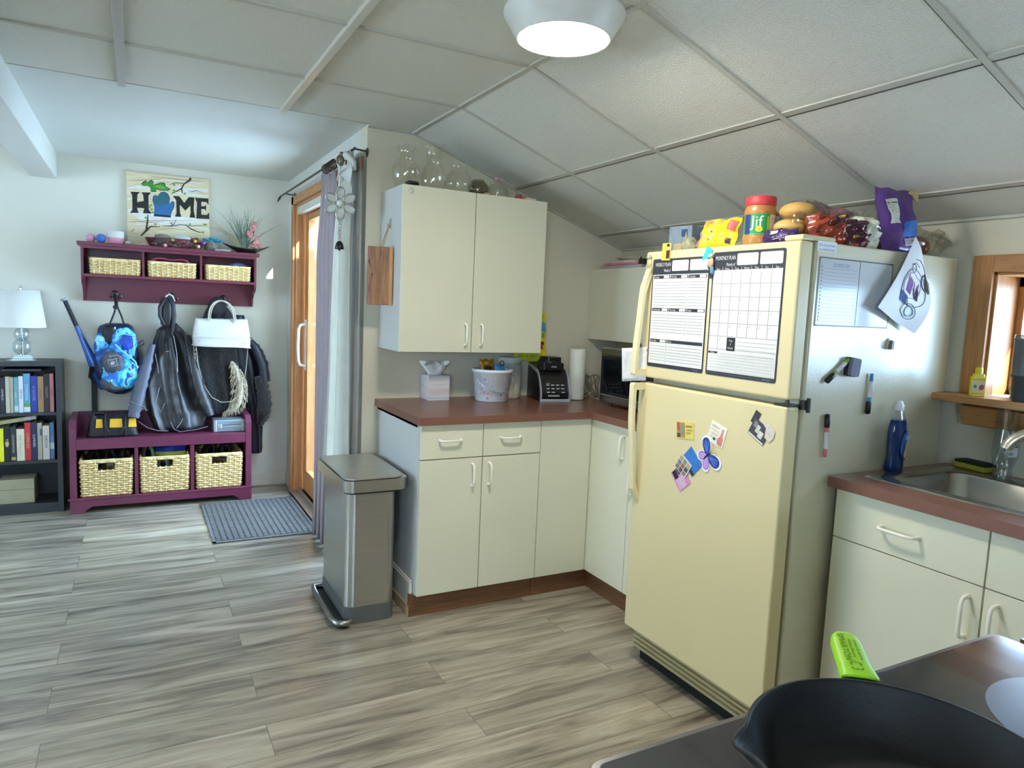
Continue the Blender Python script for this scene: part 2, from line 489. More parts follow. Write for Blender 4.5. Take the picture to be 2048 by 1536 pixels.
# baseboards
b = MB(trimw_m); b.box(XL, XS, YF-.014, YF, 0, .10); struct(b.build('baseboard_far', bevel=.003))
b = MB(trimw_m); b.box(XS-.013, XS, DY1+.06, YF-.014, 0, .10); struct(b.build('baseboard_entry', bevel=.003))
b = MB(trimw_m); b.box(-.016, -.003, -.575, 0, .045, .155); b.box(-.012, -.003, -.575, 0, .155, .165); b.box(-.022, -.003, -.58, 0, .0, .05, wood('raw_wood', 'a88a60', 'cbb088'))
struct(b.build('baseboard_kitchen', bevel=.003))

# ---- sliding patio door
d = bpy.data.objects.new('door_1', None); COL.objects.link(d); d.location = (XS, DY1, 0); setw(d, Fr(XS, DY1, 0)); struct(d)
dw = wood('door_fir', 'a8703f', 'cf9560', (30, 30, 1.6), .4)
dwh = wood('door_fir_cross', 'a8703f', 'cf9560', (30, 1.6, 30), .4)
b = MB(dw)
b.box(XS-.018, XS+.0, DY1-.005, DY1+.06, 0, DZ+.055)
b.box(XS-.018, XS+.0, .06, DY1+.06, DZ-.003, DZ+.055, dwh)
b.box(XS+.0, XS+.18, DY1-.022, DY1, 0, DZ)
b.box(XS+.0, XS+.18, 0.12, DY1, DZ-.02, DZ, dwh)
b.box(XS+.0, XS+.18, 0.10, .13, 0, DZ)
b.box(XS+.045, XS+.060, DY1-.034, DY1-.02, 0, DZ)
b.box(XS+.105, XS+.118, DY1-.034, DY1-.02, 0, DZ)
struct(b.build('door_frame', d, bevel=.002))
al = M('sill_aluminium', 'b9b6ab', .35, .8)
b = MB(al); b.box(XS-.03, XS+.2, .12, DY1-.02, 0, .014); b.box(XS-.03, XS-.018, .12, DY1, .0, .02)
b.box(XS+.03, XS+.04, .12, DY1-.02, .014, .034); b.box(XS+.085, XS+.095, .12, DY1-.02, .014, .034)
b.box(XS+.045, XS+.08, .12, DY1-.02, .0145, .016, M('sill_rubber', '33302c', .6))
struct(b.build('door_sill', d))
b = MB(M('valance', 'd5d3c6', .6)); b.box(XS+.006, XS+.05, .13, DY1-.03, DZ-.068, DZ-.02); struct(b.build('blind_valance', d, bevel=.003))
# sliding panel (inner track) and fixed panel
def sash(x, y0, y1, nm):
    b = MB(dw)
    st = .095
    b.box(x, x+.042, y0, y0+st, .03, DZ-.02); b.box(x, x+.042, y1-st, y1, .03, DZ-.02)
    b.box(x, x+.042, y0+st, y1-st, DZ-.02-st, DZ-.02, dwh); b.box(x, x+.042, y0+st, y1-st, .03, .03+st*1.6, dwh)
    o = struct(b.build('door_panel', d, bevel=.003))
    g = MB(glass('window_glass', 'f4faff', .01, .7, .02)); g.box(x+.018, x+.024, y0+st, y1-st, .03+st*1.6, DZ-.02-st)
    struct(g.build('door_glass', o))
    return o
p1 = sash(XS+.062, .86, DY1-.045, 'a'); sash(XS+.118, .12, .98, 'b')
hb = MB(M('white_enamel', 'e4e2da', .3))
hb.tube([(XS+.062, DY1-.09, .93), (XS+.022, DY1-.09, .94), (XS+.012, DY1-.09, .97), (XS+.008, DY1-.09, 1.08), (XS+.012, DY1-.09, 1.19), (XS+.022, DY1-.09, 1.22), (XS+.062, DY1-.09, 1.23)], .011, 10)
hb.box(XS+.055, XS+.064, DY1-.108, DY1-.072, .90, 1.26)
struct(hb.build('door_handle', p1, bevel=.002))

# ---- kitchen window with oak casing, deep jamb and ledge
w1 = bpy.data.objects.new('window_1', None); COL.objects.link(w1); w1.location = (XR, WY1, WZ0); setw(w1, Fr(XR, WY1, WZ0)); struct(w1)
b = MB(oak_m)
b.box(XR-.018, XR, WY1-.003, WY1+.062, WZ0, WZ1+.055); b.box(XR-.018, XR, WY0-.062, WY0, WZ0, WZ1+.055)
b.box(XR-.018, XR, WY0, WY1-.003, WZ1-.002, WZ1+.055, oakh_m)
D = .30
b.box(XR, XR+D, WY1-.012, WY1, WZ0-.02, WZ1); b.box(XR, XR+D, WY0, WY0+.012, WZ0-.02, WZ1)
b.box(XR, XR+D, WY0, WY1, WZ1-.012, WZ1, oakh_m)
struct(b.build('window_frame', w1, bevel=.002))
b = MB(oakh_m); b.box(XR-.115, XR+D, WY0-.14, -1.965, WZ0-.027, WZ0-.001)
b.prism([(0, 0), (.045, 0), (.06, .065), (0, .085)][::-1], 0, WY1+.03-(WY0-.10), fr=PF((XR, WY0-.10, WZ0-.105), (-1, 0, 0), (0, 0, 1)) @ Matrix.Rotation(0, 4, 'X'))
struct(b.build('window_sill', w1, bevel=.003))
b = MB(oak_m); xx = XR+.14
b.box(xx, xx+.03, WY0+.012, WY0+.05, WZ0, WZ1-.012); b.box(xx, xx+.03, -2.50, -2.455, WZ0, WZ1-.012)
b.box(xx+.0, xx+.03, WY1-.035, WY1-.012, WZ0, WZ1-.012)
b.box(xx, xx+.03, WY0+.012, WY1-.012, WZ1-.045, WZ1-.012, oakh_m); b.box(xx, xx+.03, WY0+.012, WY1-.012, WZ0, WZ0+.03, oakh_m)
struct(b.build('window_sash', w1, bevel=.002))
b = MB(glass('window_glass')); b.box(xx+.012, xx+.016, WY0+.03, WY1-.03, WZ0+.02, WZ1-.03); struct(b.build('window_pane', w1))
# unseen windows added for fill light behind the camera
for nm, ax in (('fill_window_left', 'x'), ('fill_window_rear', 'y')):
    b = MB(trimw_m)
    def bb(a0, a1, z0, z1):
        if ax == 'x': b.box(XL-.06, XL+.015, a0, a1, z0, z1)
        else: b.box(a0, a1, YB-.06, YB+.015, z0, z1)
    a0, a1 = (-1.05, .45) if ax == 'x' else (-3.1, -1.7)
    bb(a0-.06, a0+.03, .89, 2.01); bb(a1-.03, a1+.06, .89, 2.01); bb(a0, a1, 1.92, 2.01); bb(a0, a1, .89, .98); bb((a0+a1)/2-.03, (a0+a1)/2+.03, .95, 1.95)
    struct(b.build(nm))
# ================================================================== CEILING LAMP
t = thing('ceiling_lamp', 'white round flush ceiling lamp with glowing disc', 'lamp', (.012, -1.63, 2.25))
b = MB(M('lamp_shade_white', 'd9d8cf', .4)); b.lathe([(.10, 2.262), (.172, 2.258), (.176, 2.244), (.175, 2.236), (.155, 2.205), (.138, 2.176), (.136, 2.172), (.131, 2.174), (.13, 2.18)], (.012, -1.63, 0), 48, cap=(True, False))
b.build('shade', t)
b = MB(M('lamp_lens', 'fff7e6', .5, emit=60.0, var=0)); b.lathe([(.1305, 2.181), (.12, 2.171), (.08, 2.165), (.0, 2.163)], (.012, -1.63, 0), 48, cap=(True, False))
b.build('lens', t)

# ================================================================== KITCHEN CABINETS
cab = M('cabinet_laminate', 'dddcc6', .38, var=.015, vs=4)
cabs = M('cabinet_side', 'ccccc8', .45, var=.015, vs=4)
edge = M('cabinet_edge_seam', '8a6f52', .7)
hndl = M('handle_enamel', 'efeee2', .3)
toe = wood('toe_kick_board', '5f4029', '7d5637', (2, 30, 30), .6)
toey = wood('toe_kick_board_side', '5f4029', '7d5637', (30, 2, 30), .6)
lam = M('counter_laminate', '7d5546', .28, var=.12, vs=260, bump=.03, bs=300)

def handle(parent, p0, p1, out, name='handle', r=.0055, d=.028):
    """bow handle from p0 to p1 standing off along out"""
    p0, p1, out = Vector(p0), Vector(p1), Vector(out)
    a = (p1-p0).normalized()
    b = MB(hndl)
    pts = [p0, p0+out*d*.55+a*.0, p0+out*d*.88+a*.006, p0+out*d+a*.02, p1+out*d-a*.02, p1+out*d*.88-a*.006, p1+out*d*.55, p1]
    b.tube([tuple(q) for q in pts], [r*1.25, r*1.05, r, r, r, r, r*1.05, r*1.25], 8)
    return b.build(name, parent)

# run facing the room: front at y=-.62, x 0 .. .60
def pull_h(p, x, y, z, w=.10): return handle(p, (x-w/2, y, z), (x+w/2, y, z), (0, -1, 0))
def pull_v(p, x, y, z0, z1): return handle(p, (x, y, z0), (x, y, z1), (0, -1, 0))
t = thing('base_cabinet', 'white base cabinet with two drawers over two doors beside trash can', 'cabinet', (.30, -.31, 0))
b = MB(cabs); b.box(0, .016, -.60, -.001, .102, .879); b.box(.016, .607, -.58, -.001, .102, .14); b.box(.59, .607, -.60, -.001, .102, .879); b.box(.016, .59, -.02, -.001, .14, .879)
b.box(.016, .59, -.60, -.582, .14, .879, edge); b.box(.0, .607, -.58, -.001, .86, .878)
b.build('body', t, bevel=.001)
b = MB(toe); b.box(-.020, .607, -.585, -.565, 0, .104); b.build('toe_kick', t)
fr = .0022
def panel(x0, x1, z0, z1, nm, par, y=-.62):
    b = MB(cab); b.box(x0+fr, x1-fr, y, y+.018, z0+fr, z1-fr); return b.build(nm, par, bevel=.0012)
p = panel(0, .303, .722, .879, 'drawer', t); pull_h(p, .14, -.62, .807)
p = panel(.303, .607, .722, .879, 'drawer', t); pull_h(p, .444, -.62, .807)
p = panel(0, .303, .102, .722, 'door', t); pull_v(p, .252, -.62, .592, .692)
p = panel(.303, .607, .102, .722, 'door', t); pull_v(p, .338, -.62, .592, .692)

t = thing('corner_cabinet', 'blind corner base cabinet with plain filler panel and one door near refrigerator', 'cabinet', (1.1, -.3, 0))
b = MB(cabs); b.box(.609, XR-.003, -.60, -.001, .102, .878); b.box(.918, XR-.003, -.925, -.60, .102, .878); b.build('body', t)
b = MB(toe); b.box(.609, .94, -.585, -.565, 0, .104); b.box(.935, .955, -.93, -.585, 0, .104, toey); b.build('toe_kick', t)
panel(.607, .897, .102, .879, 'filler_panel', t)
b = MB(cab); b.box(.899, .917, -.931, -.606, .104, .877); p = b.build('door', t, bevel=.0012)
handle(p, (.899, -.885, .73), (.899, -.885, .835), (-1, 0, 0))
t = thing('base_cabinet', 'narrow white base cabinet half hidden behind the refrigerator', 'cabinet', (1.1, -1.1, 0))
b = MB(cabs); b.box(.918, XR-.003, -1.262, -.931, .102, .878); b.build('body', t)
b = MB(toey); b.box(.935, .955, -1.262, -.931, 0, .104); b.build('toe_kick', t)
b = MB(cab); b.box(.899, .917, -1.262, -.934, .722, .877); p = b.build('drawer', t, bevel=.0012); handle(p, (.899, -1.14, .80), (.899, -1.03, .80), (-1, 0, 0))
b = MB(cab); b.box(.899, .917, -1.262, -.934, .104, .719); p = b.build('door', t, bevel=.0012); handle(p, (.899, -.965, .58), (.899, -.965, .69), (-1, 0, 0))

# L-shaped worktop
b = MB(lam); b.prism([(-.017, -.001), (-.017, -.645), (.871, -.645), (.871, -1.262), (XR-.003, -1.262), (XR-.003, -.001)], .8795, .914)
tag(b.build('worktop', bevel=.0025), 'brown laminate L-shaped worktop in the kitchen corner', 'worktop')

# upper cabinets
t = thing('wall_cabinet', 'tall white two-door wall cabinet topped with glass vases', 'cabinet', (.38, -.15, 1.176))
ux0, ux1, uz0, uz1 = -.005, .762, 1.176, 1.942
b = MB(cabs)
b.box(ux0, ux0+.016, -.30, -.001, uz0, uz1); b.box(ux1-.016, ux1, -.30, -.001, uz0, uz1); b.box(ux0+.016, ux1-.016, -.30, -.001, uz0, uz0+.016)
b.box(ux0+.016, ux1-.016, -.30, -.001, uz1-.016, uz1); b.box(ux0+.016, ux1-.016, -.012, -.001, uz0+.016, uz1-.016); b.box(.355, .375, -.30, -.283, uz0+.016, uz1-.016, edge)
b.build('body', t, bevel=.001)
b = MB(cab); b.box(ux0+.001, .3625, -.319, -.301, uz0, uz1); p = b.build('door', t, bevel=.0015); handle(p, (.329, -.319, 1.212), (.329, -.319, 1.314), (0, -1, 0))
b = MB(cab); b.box(.3665, ux1-.001, -.319, -.301, uz0, uz1); p = b.build('door', t, bevel=.0015); handle(p, (.413, -.319, 1.212), (.413, -.319, 1.314), (0, -1, 0))
b = MB(M('round_sticker', 'd5d8cf', .4)); b.lathe([(.014, 0), (.014, .0006), (0, .0008)], n=20, fr=PF((.035, -.3192, 1.915), (1, 0, 0), (0, 0, 1))); b.build('round_sticker', p)
t = thing('wall_cabinet', 'short white wall cabinet hung above the microwave', 'cabinet', (1.35, -.6, 1.243))
b = MB(cabs); b.box(1.283, XR-.003, -1.20, -.001, 1.243, 1.643); b.build('body', t, bevel=.001)
b = MB(cab); b.box(1.264, 1.282, -.597, -.003, 1.243, 1.645); b.build('door', t, bevel=.0015)
b = MB(cab); b.box(1.264, 1.282, -1.198, -.601, 1.243, 1.645); p = b.build('door', t, bevel=.0015); handle(p, (1.264, -.64, 1.28), (1.264, -.64, 1.38), (-1, 0, 0))

# ================================================================== REFRIGERATOR
fy1, fy0 = -1.282, -1.993
frg = M('fridge_enamel', 'ded0a2', .42, var=.015, vs=3, bump=.05, bs=420)
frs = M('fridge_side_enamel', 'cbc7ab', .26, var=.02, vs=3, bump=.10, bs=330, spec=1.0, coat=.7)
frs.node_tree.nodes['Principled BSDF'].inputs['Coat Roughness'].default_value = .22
gask = M('gasket', '7d7a62', .6)
t = thing('refrigerator', 'almond top-freezer refrigerator with calendars on its door', 'refrigerator', (1.05, -1.64, 0))
b = MB(frs); b.box(.712, 1.440, fy0, fy1, .06, 1.637); b.build('body', t, bevel=.006)
b = MB(gask); b.box(.698, .712, fy0+.018, fy1-.012, 1.166, 1.625); b.box(.698, .712, fy0+.018, fy1-.012, .165, 1.13); b.build('gasket', t)
b = MB(frg); b.box(.642, .698, fy0, fy1, 1.158, 1.635); fd = b.build('freezer_door', t, bevel=.008, seg=3)
b = MB(frg); b.box(.642, .698, fy0, fy1, .150, 1.137); rd = b.build('refrigerator_door', t, bevel=.008, seg=3)
# long handles on the far (hinge-opposite) edge
b = MB(M('fridge_handle', 'e6dab0', .35))
def strap(pts, w0):
    n = len(pts)
    b.prism([(p[0], p[1]) for p in pts], -w0/2, w0/2, fr=PF((0, fy1-.030, 0), (1, 0, 0), (0, 0, 1)))
strap([(.642, 1.165), (.590, 1.165), (.586, 1.172), (.586, 1.24), (.607, 1.50), (.642, 1.60), (.642, 1.55), (.618, 1.48), (.600, 1.25), (.602, 1.19), (.642, 1.19)], .026)
b.build('door_handle', fd, bevel=.003)
b = MB(MC['fridge_handle'])
strap([(.642, 1.136), (.590, 1.136), (.586, 1.128), (.588, 1.00), (.612, .72), (.642, .66), (.642, .70), (.622, .75), (.601, 1.0), (.601, 1.11), (.642, 1.11)], .026)
b.build('door_handle', rd, bevel=.003)
b = MB(M('hinge_metal', '55564f', .3, .8)); b.box(.645, .735, fy0+.002, fy0+.055, 1.1385, 1.1425); b.box(.700, .728, fy0-.010, fy0+.006, 1.128, 1.158); b.box(.715, .724, fy0-.018, fy0-.008, 1.12, 1.165)
b.lathe([(.006, 1.137), (.006, 1.158)], (.665, fy0+.02, 0), 12); b.build('middle_hinge', t, bevel=.001)
b = MB(M('hinge_cover', 'd2cba0', .4)); b.box(.655, .80, fy0+.004, fy0+.075, 1.637, 1.654); b.build('hinge_cover', t, bevel=.005)
b = MB(M('grille', 'b5aa80', .5)); b.box(.690, .712, fy0+.01, fy1-.02, .055, .140)
for k in range(4): b.box(.678, .690, fy0+.01, fy1-.02, .066+k*.019, .075+k*.019)
b.box(.60, .67, fy0+.02, fy1-.1, .002, .003) if 0 else None
b.build('base_grille', t)
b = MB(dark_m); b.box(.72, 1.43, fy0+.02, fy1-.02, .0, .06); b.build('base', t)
b = MB(M('sensor_label', 'e4e8ee', .4)); F1 = PF((.712, fy0-.0008, 1.609), (1, 0, 0), (0, 0, 1))
b.prism([(0, 0), (.086, 0), (.086, .030), (0, .030)], 0, .0008, fr=F1)
ink = M('blue_ink', '3a5486', .6)
b.text('Do not store food', .0105, .043, .019, .0011, ink, F1, w=.07); b.text('or medicine here', .0105, .043, .006, .0011, ink, F1, w=.07); b.build('printed_label', t)

# magnets on the refrigerator front: u = leftwards->right in view, v = up
def FF(y, z, roll=0, off=.0): return PF((.642-.0008-off, y, z), (0, -1, 0), (0, 0, 1)) @ Matrix.Rotation(math.radians(roll), 4, 'Z')
def FS(x, z, roll=0, off=0.): return PF((x, fy0-.0008-off, z), (1, 0, 0), (0, 0, 1)) @ Matrix.Rotation(math.radians(roll), 4, 'Z')
wb = M('magnet_white', 'dededc', .4, var=.01); nav = M('print_navy', '30323d', .5); gry = M('print_grey', '6c6e76', .5); lgr = M('print_light_grey', '8f9098', .5)
def rr(w, h, r=.008, n=4):
    p = []
    for cx, cy, a0 in ((w-r, h-r, 0), (r, h-r, 90), (r, r, 180), (w-r, r, 270)):
        for k in range(n+1):
            a = math.radians(a0+90*k/n); p.append((cx+r*math.cos(a), cy+r*math.sin(a)))
    return p
# weekly planner
W_, H_ = .300, .402
fr1 = FF(-1.327, 1.203, 0)
b = MB(wb, fr1); b.prism(rr(W_, H_), 0, .0008, nav)
z1, z2, z3 = .0011, .0014, .0017
b.rect(.006, .014, W_-.006, H_-.058, z1, wb)
b.text('WEEKLY PLAN', .019, .10, H_-.021, z1, wb, align='R', w=.085); b.text('Week of', .016, .10, H_-.043, z1, wb, align='R', w=.036)
for x0, x1 in ((.108, .194), (.202, .290)): b.poly([(x0+p[0], H_-.046+p[1]) for p in rr(x1-x0, .038, .005)], z1, wb)
days = ['Sunday', 'Monday', 'Tuesday', 'Wednesday', 'Thursday', 'Friday', 'Saturday', 'Notes']
rows = [(.224, .342), (.124, .222), (.016, .106)]
def slot(x0, x1, zb, zt, nm, full=False):
    b.rect(x0, zt-.013, x1, zt-.001, z2, nav); b.text(nm, .0095, x0+.003, zt-.007, z3, wb, align='L')
    if not full: b.poly([(x0+(x1-x0)*.62+p[0], zt-.0115+p[1]) for p in rr((x1-x0)*.34, .009, .002)], z3, wb)
    n = int((zt-zb-.02)/.0105)
    for k in range(n): b.rect(x0+.003, zt-.026-k*.0105, x1-.003, zt-.0272-k*.0105, z2, gry)
k = 0
for ri, (zb, zt) in enumerate(rows[:2]):
    for c in range(3):
        x0 = .010+c*.0945; slot(x0, x0+.091, zb, zt, days[k]); k += 1
        if c: b.rect(x0-.0022, zb, x0-.0010, zt, z2, gry)
slot(.010, .101, *rows[2], 'Saturday'); slot(.1045, .290, *rows[2], 'Notes', True); b.rect(.1022, .016, .1034, .106, z2, gry)
b.text('BOARDS', .007, .265, .007, z1, lgr, w=.03)
tag(b.build('weekly_planner'), 'magnetic weekly plan sheet on the left half of freezer door', 'planner')
# monthly planner
W_, H_ = .302, .412
b = MB(wb, FF(-1.641, 1.203, 0)); b.prism(rr(W_, H_), 0, .0008, nav)
b.rect(.006, .014, W_-.006, H_-.060, z1, wb)
b.text('MONTHLY PLAN', .019, .100, H_-.020, z1, wb, align='R', w=.088); b.text('Month of', .016, .100, H_-.042, z1, wb, align='R', w=.038)
for x0, x1 in ((.108, .196), (.204, .293)): b.poly([(x0+p[0], H_-.046+p[1]) for p in rr(x1-x0, .038, .005)], z1, wb)
cw = (W_-.012)/7
for i, dn in enumerate(['Sun', 'Mon', 'Tue', 'Wed', 'Thu', 'Fri', 'Sat']):
    b.text(dn, .011, .006+cw*(i+.5), H_-.056, z3, wb)
    if i: b.rect(.006+cw*i-.0007, H_-.062, .006+cw*i+.0007, H_-.050, z2, wb)
top = H_-.062; rh = .0435
for r in range(6):
    zt = top-r*rh
    b.rect(.006, zt-rh, W_-.006, zt-rh+.0011, z2, gry)
    for i in range(7):
        if r == 5 and i > 1: continue
        x = .006+cw*i
        if i: b.rect(x-.0007, zt-rh, x+.0007, zt, z2, gry)
        b.rect(x+.0105, zt-.010, x+.0112, zt, z2, gry); b.rect(x, zt-.0105, x+.0112, zt-.0098, z2, gry)
zt = top-5*rh
b.rect(.006+2*cw, zt-.046, .006+3*cw-.004, zt-.002, z2, M('print_black', '202126', .5))
for s_, dz in (('Top', .012), ('3', .024), ('Goals', .036)): b.text(s_, .0105, .006+2.42*cw, zt-dz, z3, wb)
for k in range(3):
    b.rect(.006+3*cw+.006, zt-.014-k*.0125, W_-.010, zt-.0148-k*.0125, z2, gry); b.text(str(k+1), .007, .006+3*cw, zt-.012-k*.0125, z2, gry)
zt = top-6*rh-.008
b.rect(.007, zt-.007, .05, zt, z2, nav); b.text('Habits', .007, .028, zt-.0035, z3, wb)
for k in range(7): b.rect(.007, zt-.0145-k*.0098, W_-.008, zt-.0151-k*.0098, z2, lgr)
for k in range(32): b.rect(.056+k*.0075, .015, .0565+k*.0075, zt-.002, z2, lgr)
for k in range(31): b.text(str(k+1), .0052, .060+k*.0075, zt-.006, z2, gry)
b.text('BOARDS', .007, .265, .007, z1, lgr, w=.03)
tag(b.build('monthly_planner'), 'magnetic monthly plan calendar on the right half of freezer door', 'planner')

def magnet(name, label, fr, build, cat='magnet'):
    b = MB(wb, fr); build(b); return tag(b.build(name), label, cat, )
def pict(b, w, h, back, spots, th=.0015):
    b.prism([(-w/2, -h/2), (w/2, -h/2), (w/2, h/2), (-w/2, h/2)], 0, th, back)
    for i, (x0, y0, x1, y1, m) in enumerate(spots): b.rect(x0*w-w/2, y0*h-h/2, x1*w-w/2, y1*h-h/2, th+.0002*(i+1), m)
C = lambda h: M('print_'+h, h, .5, var=.12, vs=60)
def f(b): pict(b, .088, .060, C('e0cf6a'), [(.02, .05, .5, .95, C('a98a56')), (.03, .45, .2, .95, C('b5533b')), (.22, .3, .45, .8, C('8f9075')), (.04, .06, .24, .3, C('4b4236')), (.56, .72, .92, .8, C('8a7c35')), (.6, .5, .9, .56, C('a0923f')), (.6, .34, .86, .4, C('a0923f'))])
magnet('photo_magnet', 'yellow picture magnet at upper left of the refrigerator door', FF(-1.562, .992, 5), f)
def f(b):
    pict(b, .075, .072, C('f1ecdd'), [(.68, .05, .92, .45, C('c2605f')), (.72, .45, .86, .85, C('d99a94'))])
    for k, s_ in enumerate(['FRIENDS', 'COME IN', 'WELCOME', 'HOME']): b.text(s_, .0085, -.012, .022-k*.013, .0022, C('b58f80'), w=.036)
    b.rect(-.012, -.024, -.002, -.016, .0022, C('3a3a44')); b.poly([(.010, -.03), (.03, -.032), (.033, -.005), (.02, .004), (.008, -.012)], .0026, C('d6807c'))
magnet('photo_magnet', 'white square magnet with pink print beneath the calendars', FF(-1.718, 1.006, -15), f)
def f(b):
    pict(b, .072, .058, C('4a4850'), [(.02, .02, .98, .10, C('e6e2d8')), (.3, .35, .5, .8, C('cfcac4')), (.52, .2, .78, .6, C('e0dbd3')), (.1, .55, .28, .9, C('8e8a90'))])
    b.poly([(-.01, .034), (.02, .046), (.052, .038), (.058, .016), (.050, -.004), (.028, -.002), (.018, .026)], .0024, C('d9ccc4')); b.rect(-.046, .008, -.022, .052, .0010, C('3d3b44'))
magnet('photo_magnet', 'dark greyscale magnet near the right edge of refrigerator door', FF(-1.895, 1.046, -27), f)
def wing(cx, cy, L, Wd, ang):
    a = math.radians(ang); pts = []
    for k in range(18):
        q = 2*PI*k/18; x = L*.5*(1-math.cos(q)); y = Wd*.5*math.sin(q)*(.55+.45*(1-math.cos(q))/2)
        pts.append((cx+x*math.cos(a)-y*math.sin(a), cy+x*math.sin(a)+y*math.cos(a)))
    return pts
def f(b):
    wh = C('e7ebf5'); bl = C('2f52b0'); dk = C('26357e'); pk = C('c99be0')
    for L, W1, a, c in ((.062, .046, 118, bl), (.062, .050, -12, bl), (.044, .038, 205, pk), (.052, .038, -84, pk)):
        b.prism(wing(0, 0, L+.008, W1+.008, a), 0, .002, wh); b.poly(wing(.0, 0, L, W1, a), .0023, dk if c is bl else C('9a6ed0')); b.poly(wing(.004*math.cos(math.radians(a)), .004*math.sin(math.radians(a)), L*.84, W1*.72, a), .0026, c)
    for a in (118, -12):
        q = math.radians(a)
        for s_ in (-.25, 0, .25): b.line([(.012*math.cos(q), .012*math.sin(q)), (.05*math.cos(q+s_), .05*math.sin(q+s_))], .0016, .0029, C('7fa0e6'))
    b.poly(wing(.012, .018, .045, .009, 236), .003, C('20212c'))
    b.line([(.006, .01), (.018, .030), (.016, .042), (.008, .045)], .0016, .0032, C('45464f')); b.line([(.008, .008), (.028, .024), (.036, .024), (.038, .016)], .0016, .0032, C('45464f'))
magnet('butterfly_magnet', 'blue and pink butterfly magnet on the refrigerator door', FF(-1.682, .926, -14), f)
def f(b): pict(b, .082, .068, C('3577c9'), [(0, 0, 1, .2, C('253050'))])
magnet('photo_magnet', 'blue sky magnet behind the collage magnet on refrigerator door', FF(-1.606, .888, -42), f)
def f(b): pict(b, .080, .070, C('d78fc4'), [(.0, .45, .35, 1, C('30406a')), (.45, .1, .95, .7, C('d9b3cf')), (.03, .1, .42, .42, C('1c1a22')), (.1, .7, .3, .95, C('5f7fb8'))])
magnet('photo_magnet', 'pink and black diamond magnet lowest on the refrigerator door', FF(-1.556, .818, -48), f)
def f(b):
    pict(b, .066, .062, C('dcd8d2'), [])
    for i in range(3):
        for j in range(3): b.rect(-.030+i*.0205, -.028+j*.019, -.0125+i*.0205, -.0115+j*.019, .0022, C(['8a6f5a', '6f7b8a', 'b59a80', '5c5148', 'a0654f', '7d8f6e', '94807a', '48505c', 'c2b090'][i*3+j]))
magnet('photo_magnet', 'small collage magnet overlapping the blue and pink magnets', FF(-1.567, .864, -32, .0022), f)
def f(b): pict(b, .046, .062, C('eed24d'), [(.52, .1, .95, .62, C('4e2a22')), (.58, .58, .86, .84, C('e0b59a')), (.55, .8, .88, .96, C('33241d'))])
magnet('picture_card', 'yellow card with small portrait clipped at the freezer top edge', FF(-1.398, 1.630, -2, .001), f, 'card')
b = MB(C('3fc3d6'), FF(-1.615, 1.602, 12, .0014)); b.prism([(-.03, -.004), (.016, -.004), (.024, .018), (.004, .040)], 0, .0012); b.poly([(.006, -.003), (.016, -.003), (.02, .012)], .0016, C('31506a'))
tag(b.build('paper_scrap'), 'turquoise paper corner between planners and yellow candy bag', 'paper')
def fig(name, label, fr, cols):
    """small painted figurine magnet"""
    t = MB(C(cols[0]), fr)
    t.ball((0, .028, .006), .010, C(cols[1]), 12); t.ball((0, .006, .006), .013, C(cols[0]), 12, sy=1.5, sz=.5); t.ball((.004, -.020, .005), .009, C(cols[2]), 12, sy=2.0, sz=.5)
    t.tube([(-.004, .012, .008), (-.014, -.004, .009), (-.010, -.018, .008)], .003, 6, C(cols[1])); t.tube([(.003, -.03, .006), (.0, -.048, .006)], [.005, .003], 6, C(cols[3]))
    return tag(t.build(name), label, 'magnet')
fig('figurine_magnet', 'colourful little figure magnet between the two planners', FF(-1.637, 1.575, 4, .001), ('c9a48a', 'b9c4b0', '5f86ad', '3a3440'))
fig('figurine_magnet', 'pale little figure magnet at the freezer door top left corner', FF(-1.312, 1.585, 8, .001), ('c2b48c', 'a9a98f', 'b3a060', 'b59a4c'))
b = MB(C('e8ebee')); b.grid(lambda u, v: (.640-.085*(u**1.5)*(1-.25*v)+.004*v, fy1+.005-.045*(1-u)+.02*v*u, 1.275-.13*v-.01*u), 10, 10)
tag(b.build('paper_note', solid=.0006), 'white paper flap tucked behind the freezer handle', 'paper')
b = MB(C('c8402f'), FF(-1.315, 1.262, 20)); b.prism([(-.008, -.004), (.009, -.006), (.006, .012), (.001, .002)], 0, .002)
tag(b.build('red_magnet'), 'tiny red magnet beside the freezer handle', 'magnet')

# ------ refrigerator side (facing the camera)
t = MB(M('whiteboard', 'c9cfd3', .12, var=.01), FS(.728, 1.385, 0)); t.prism(rr(.352, .208, .006), 0, .0010)
e_ = M('board_edge', '4c4a57', .4)
for q in ((.0, .0, .352, .004), (.0, .0, .0035, .208), (.0, .204, .352, .208), (.3485, 0, .352, .208), (.186, .006, .1895, .206)): t.rect(*q, .0013, e_)
for k in range(16): t.rect(.022, .174-k*.0107, .176, .1748-k*.0107, .0014, gry); t.rect(.010, .1755-k*.0107, .016, .1815-k*.0107, .0014, lgr)
t.text('Grocery List', .0150, .10, .190, .0014, M('blue_marker', '5a6f9e', .5), w=.075); t.rect(.06, .1815, .14, .1825, .0014, MC['blue_marker'])
tag(t.build('magnetic_whiteboard'), 'magnetic whiteboard grocery list on the refrigerator side', 'whiteboard')
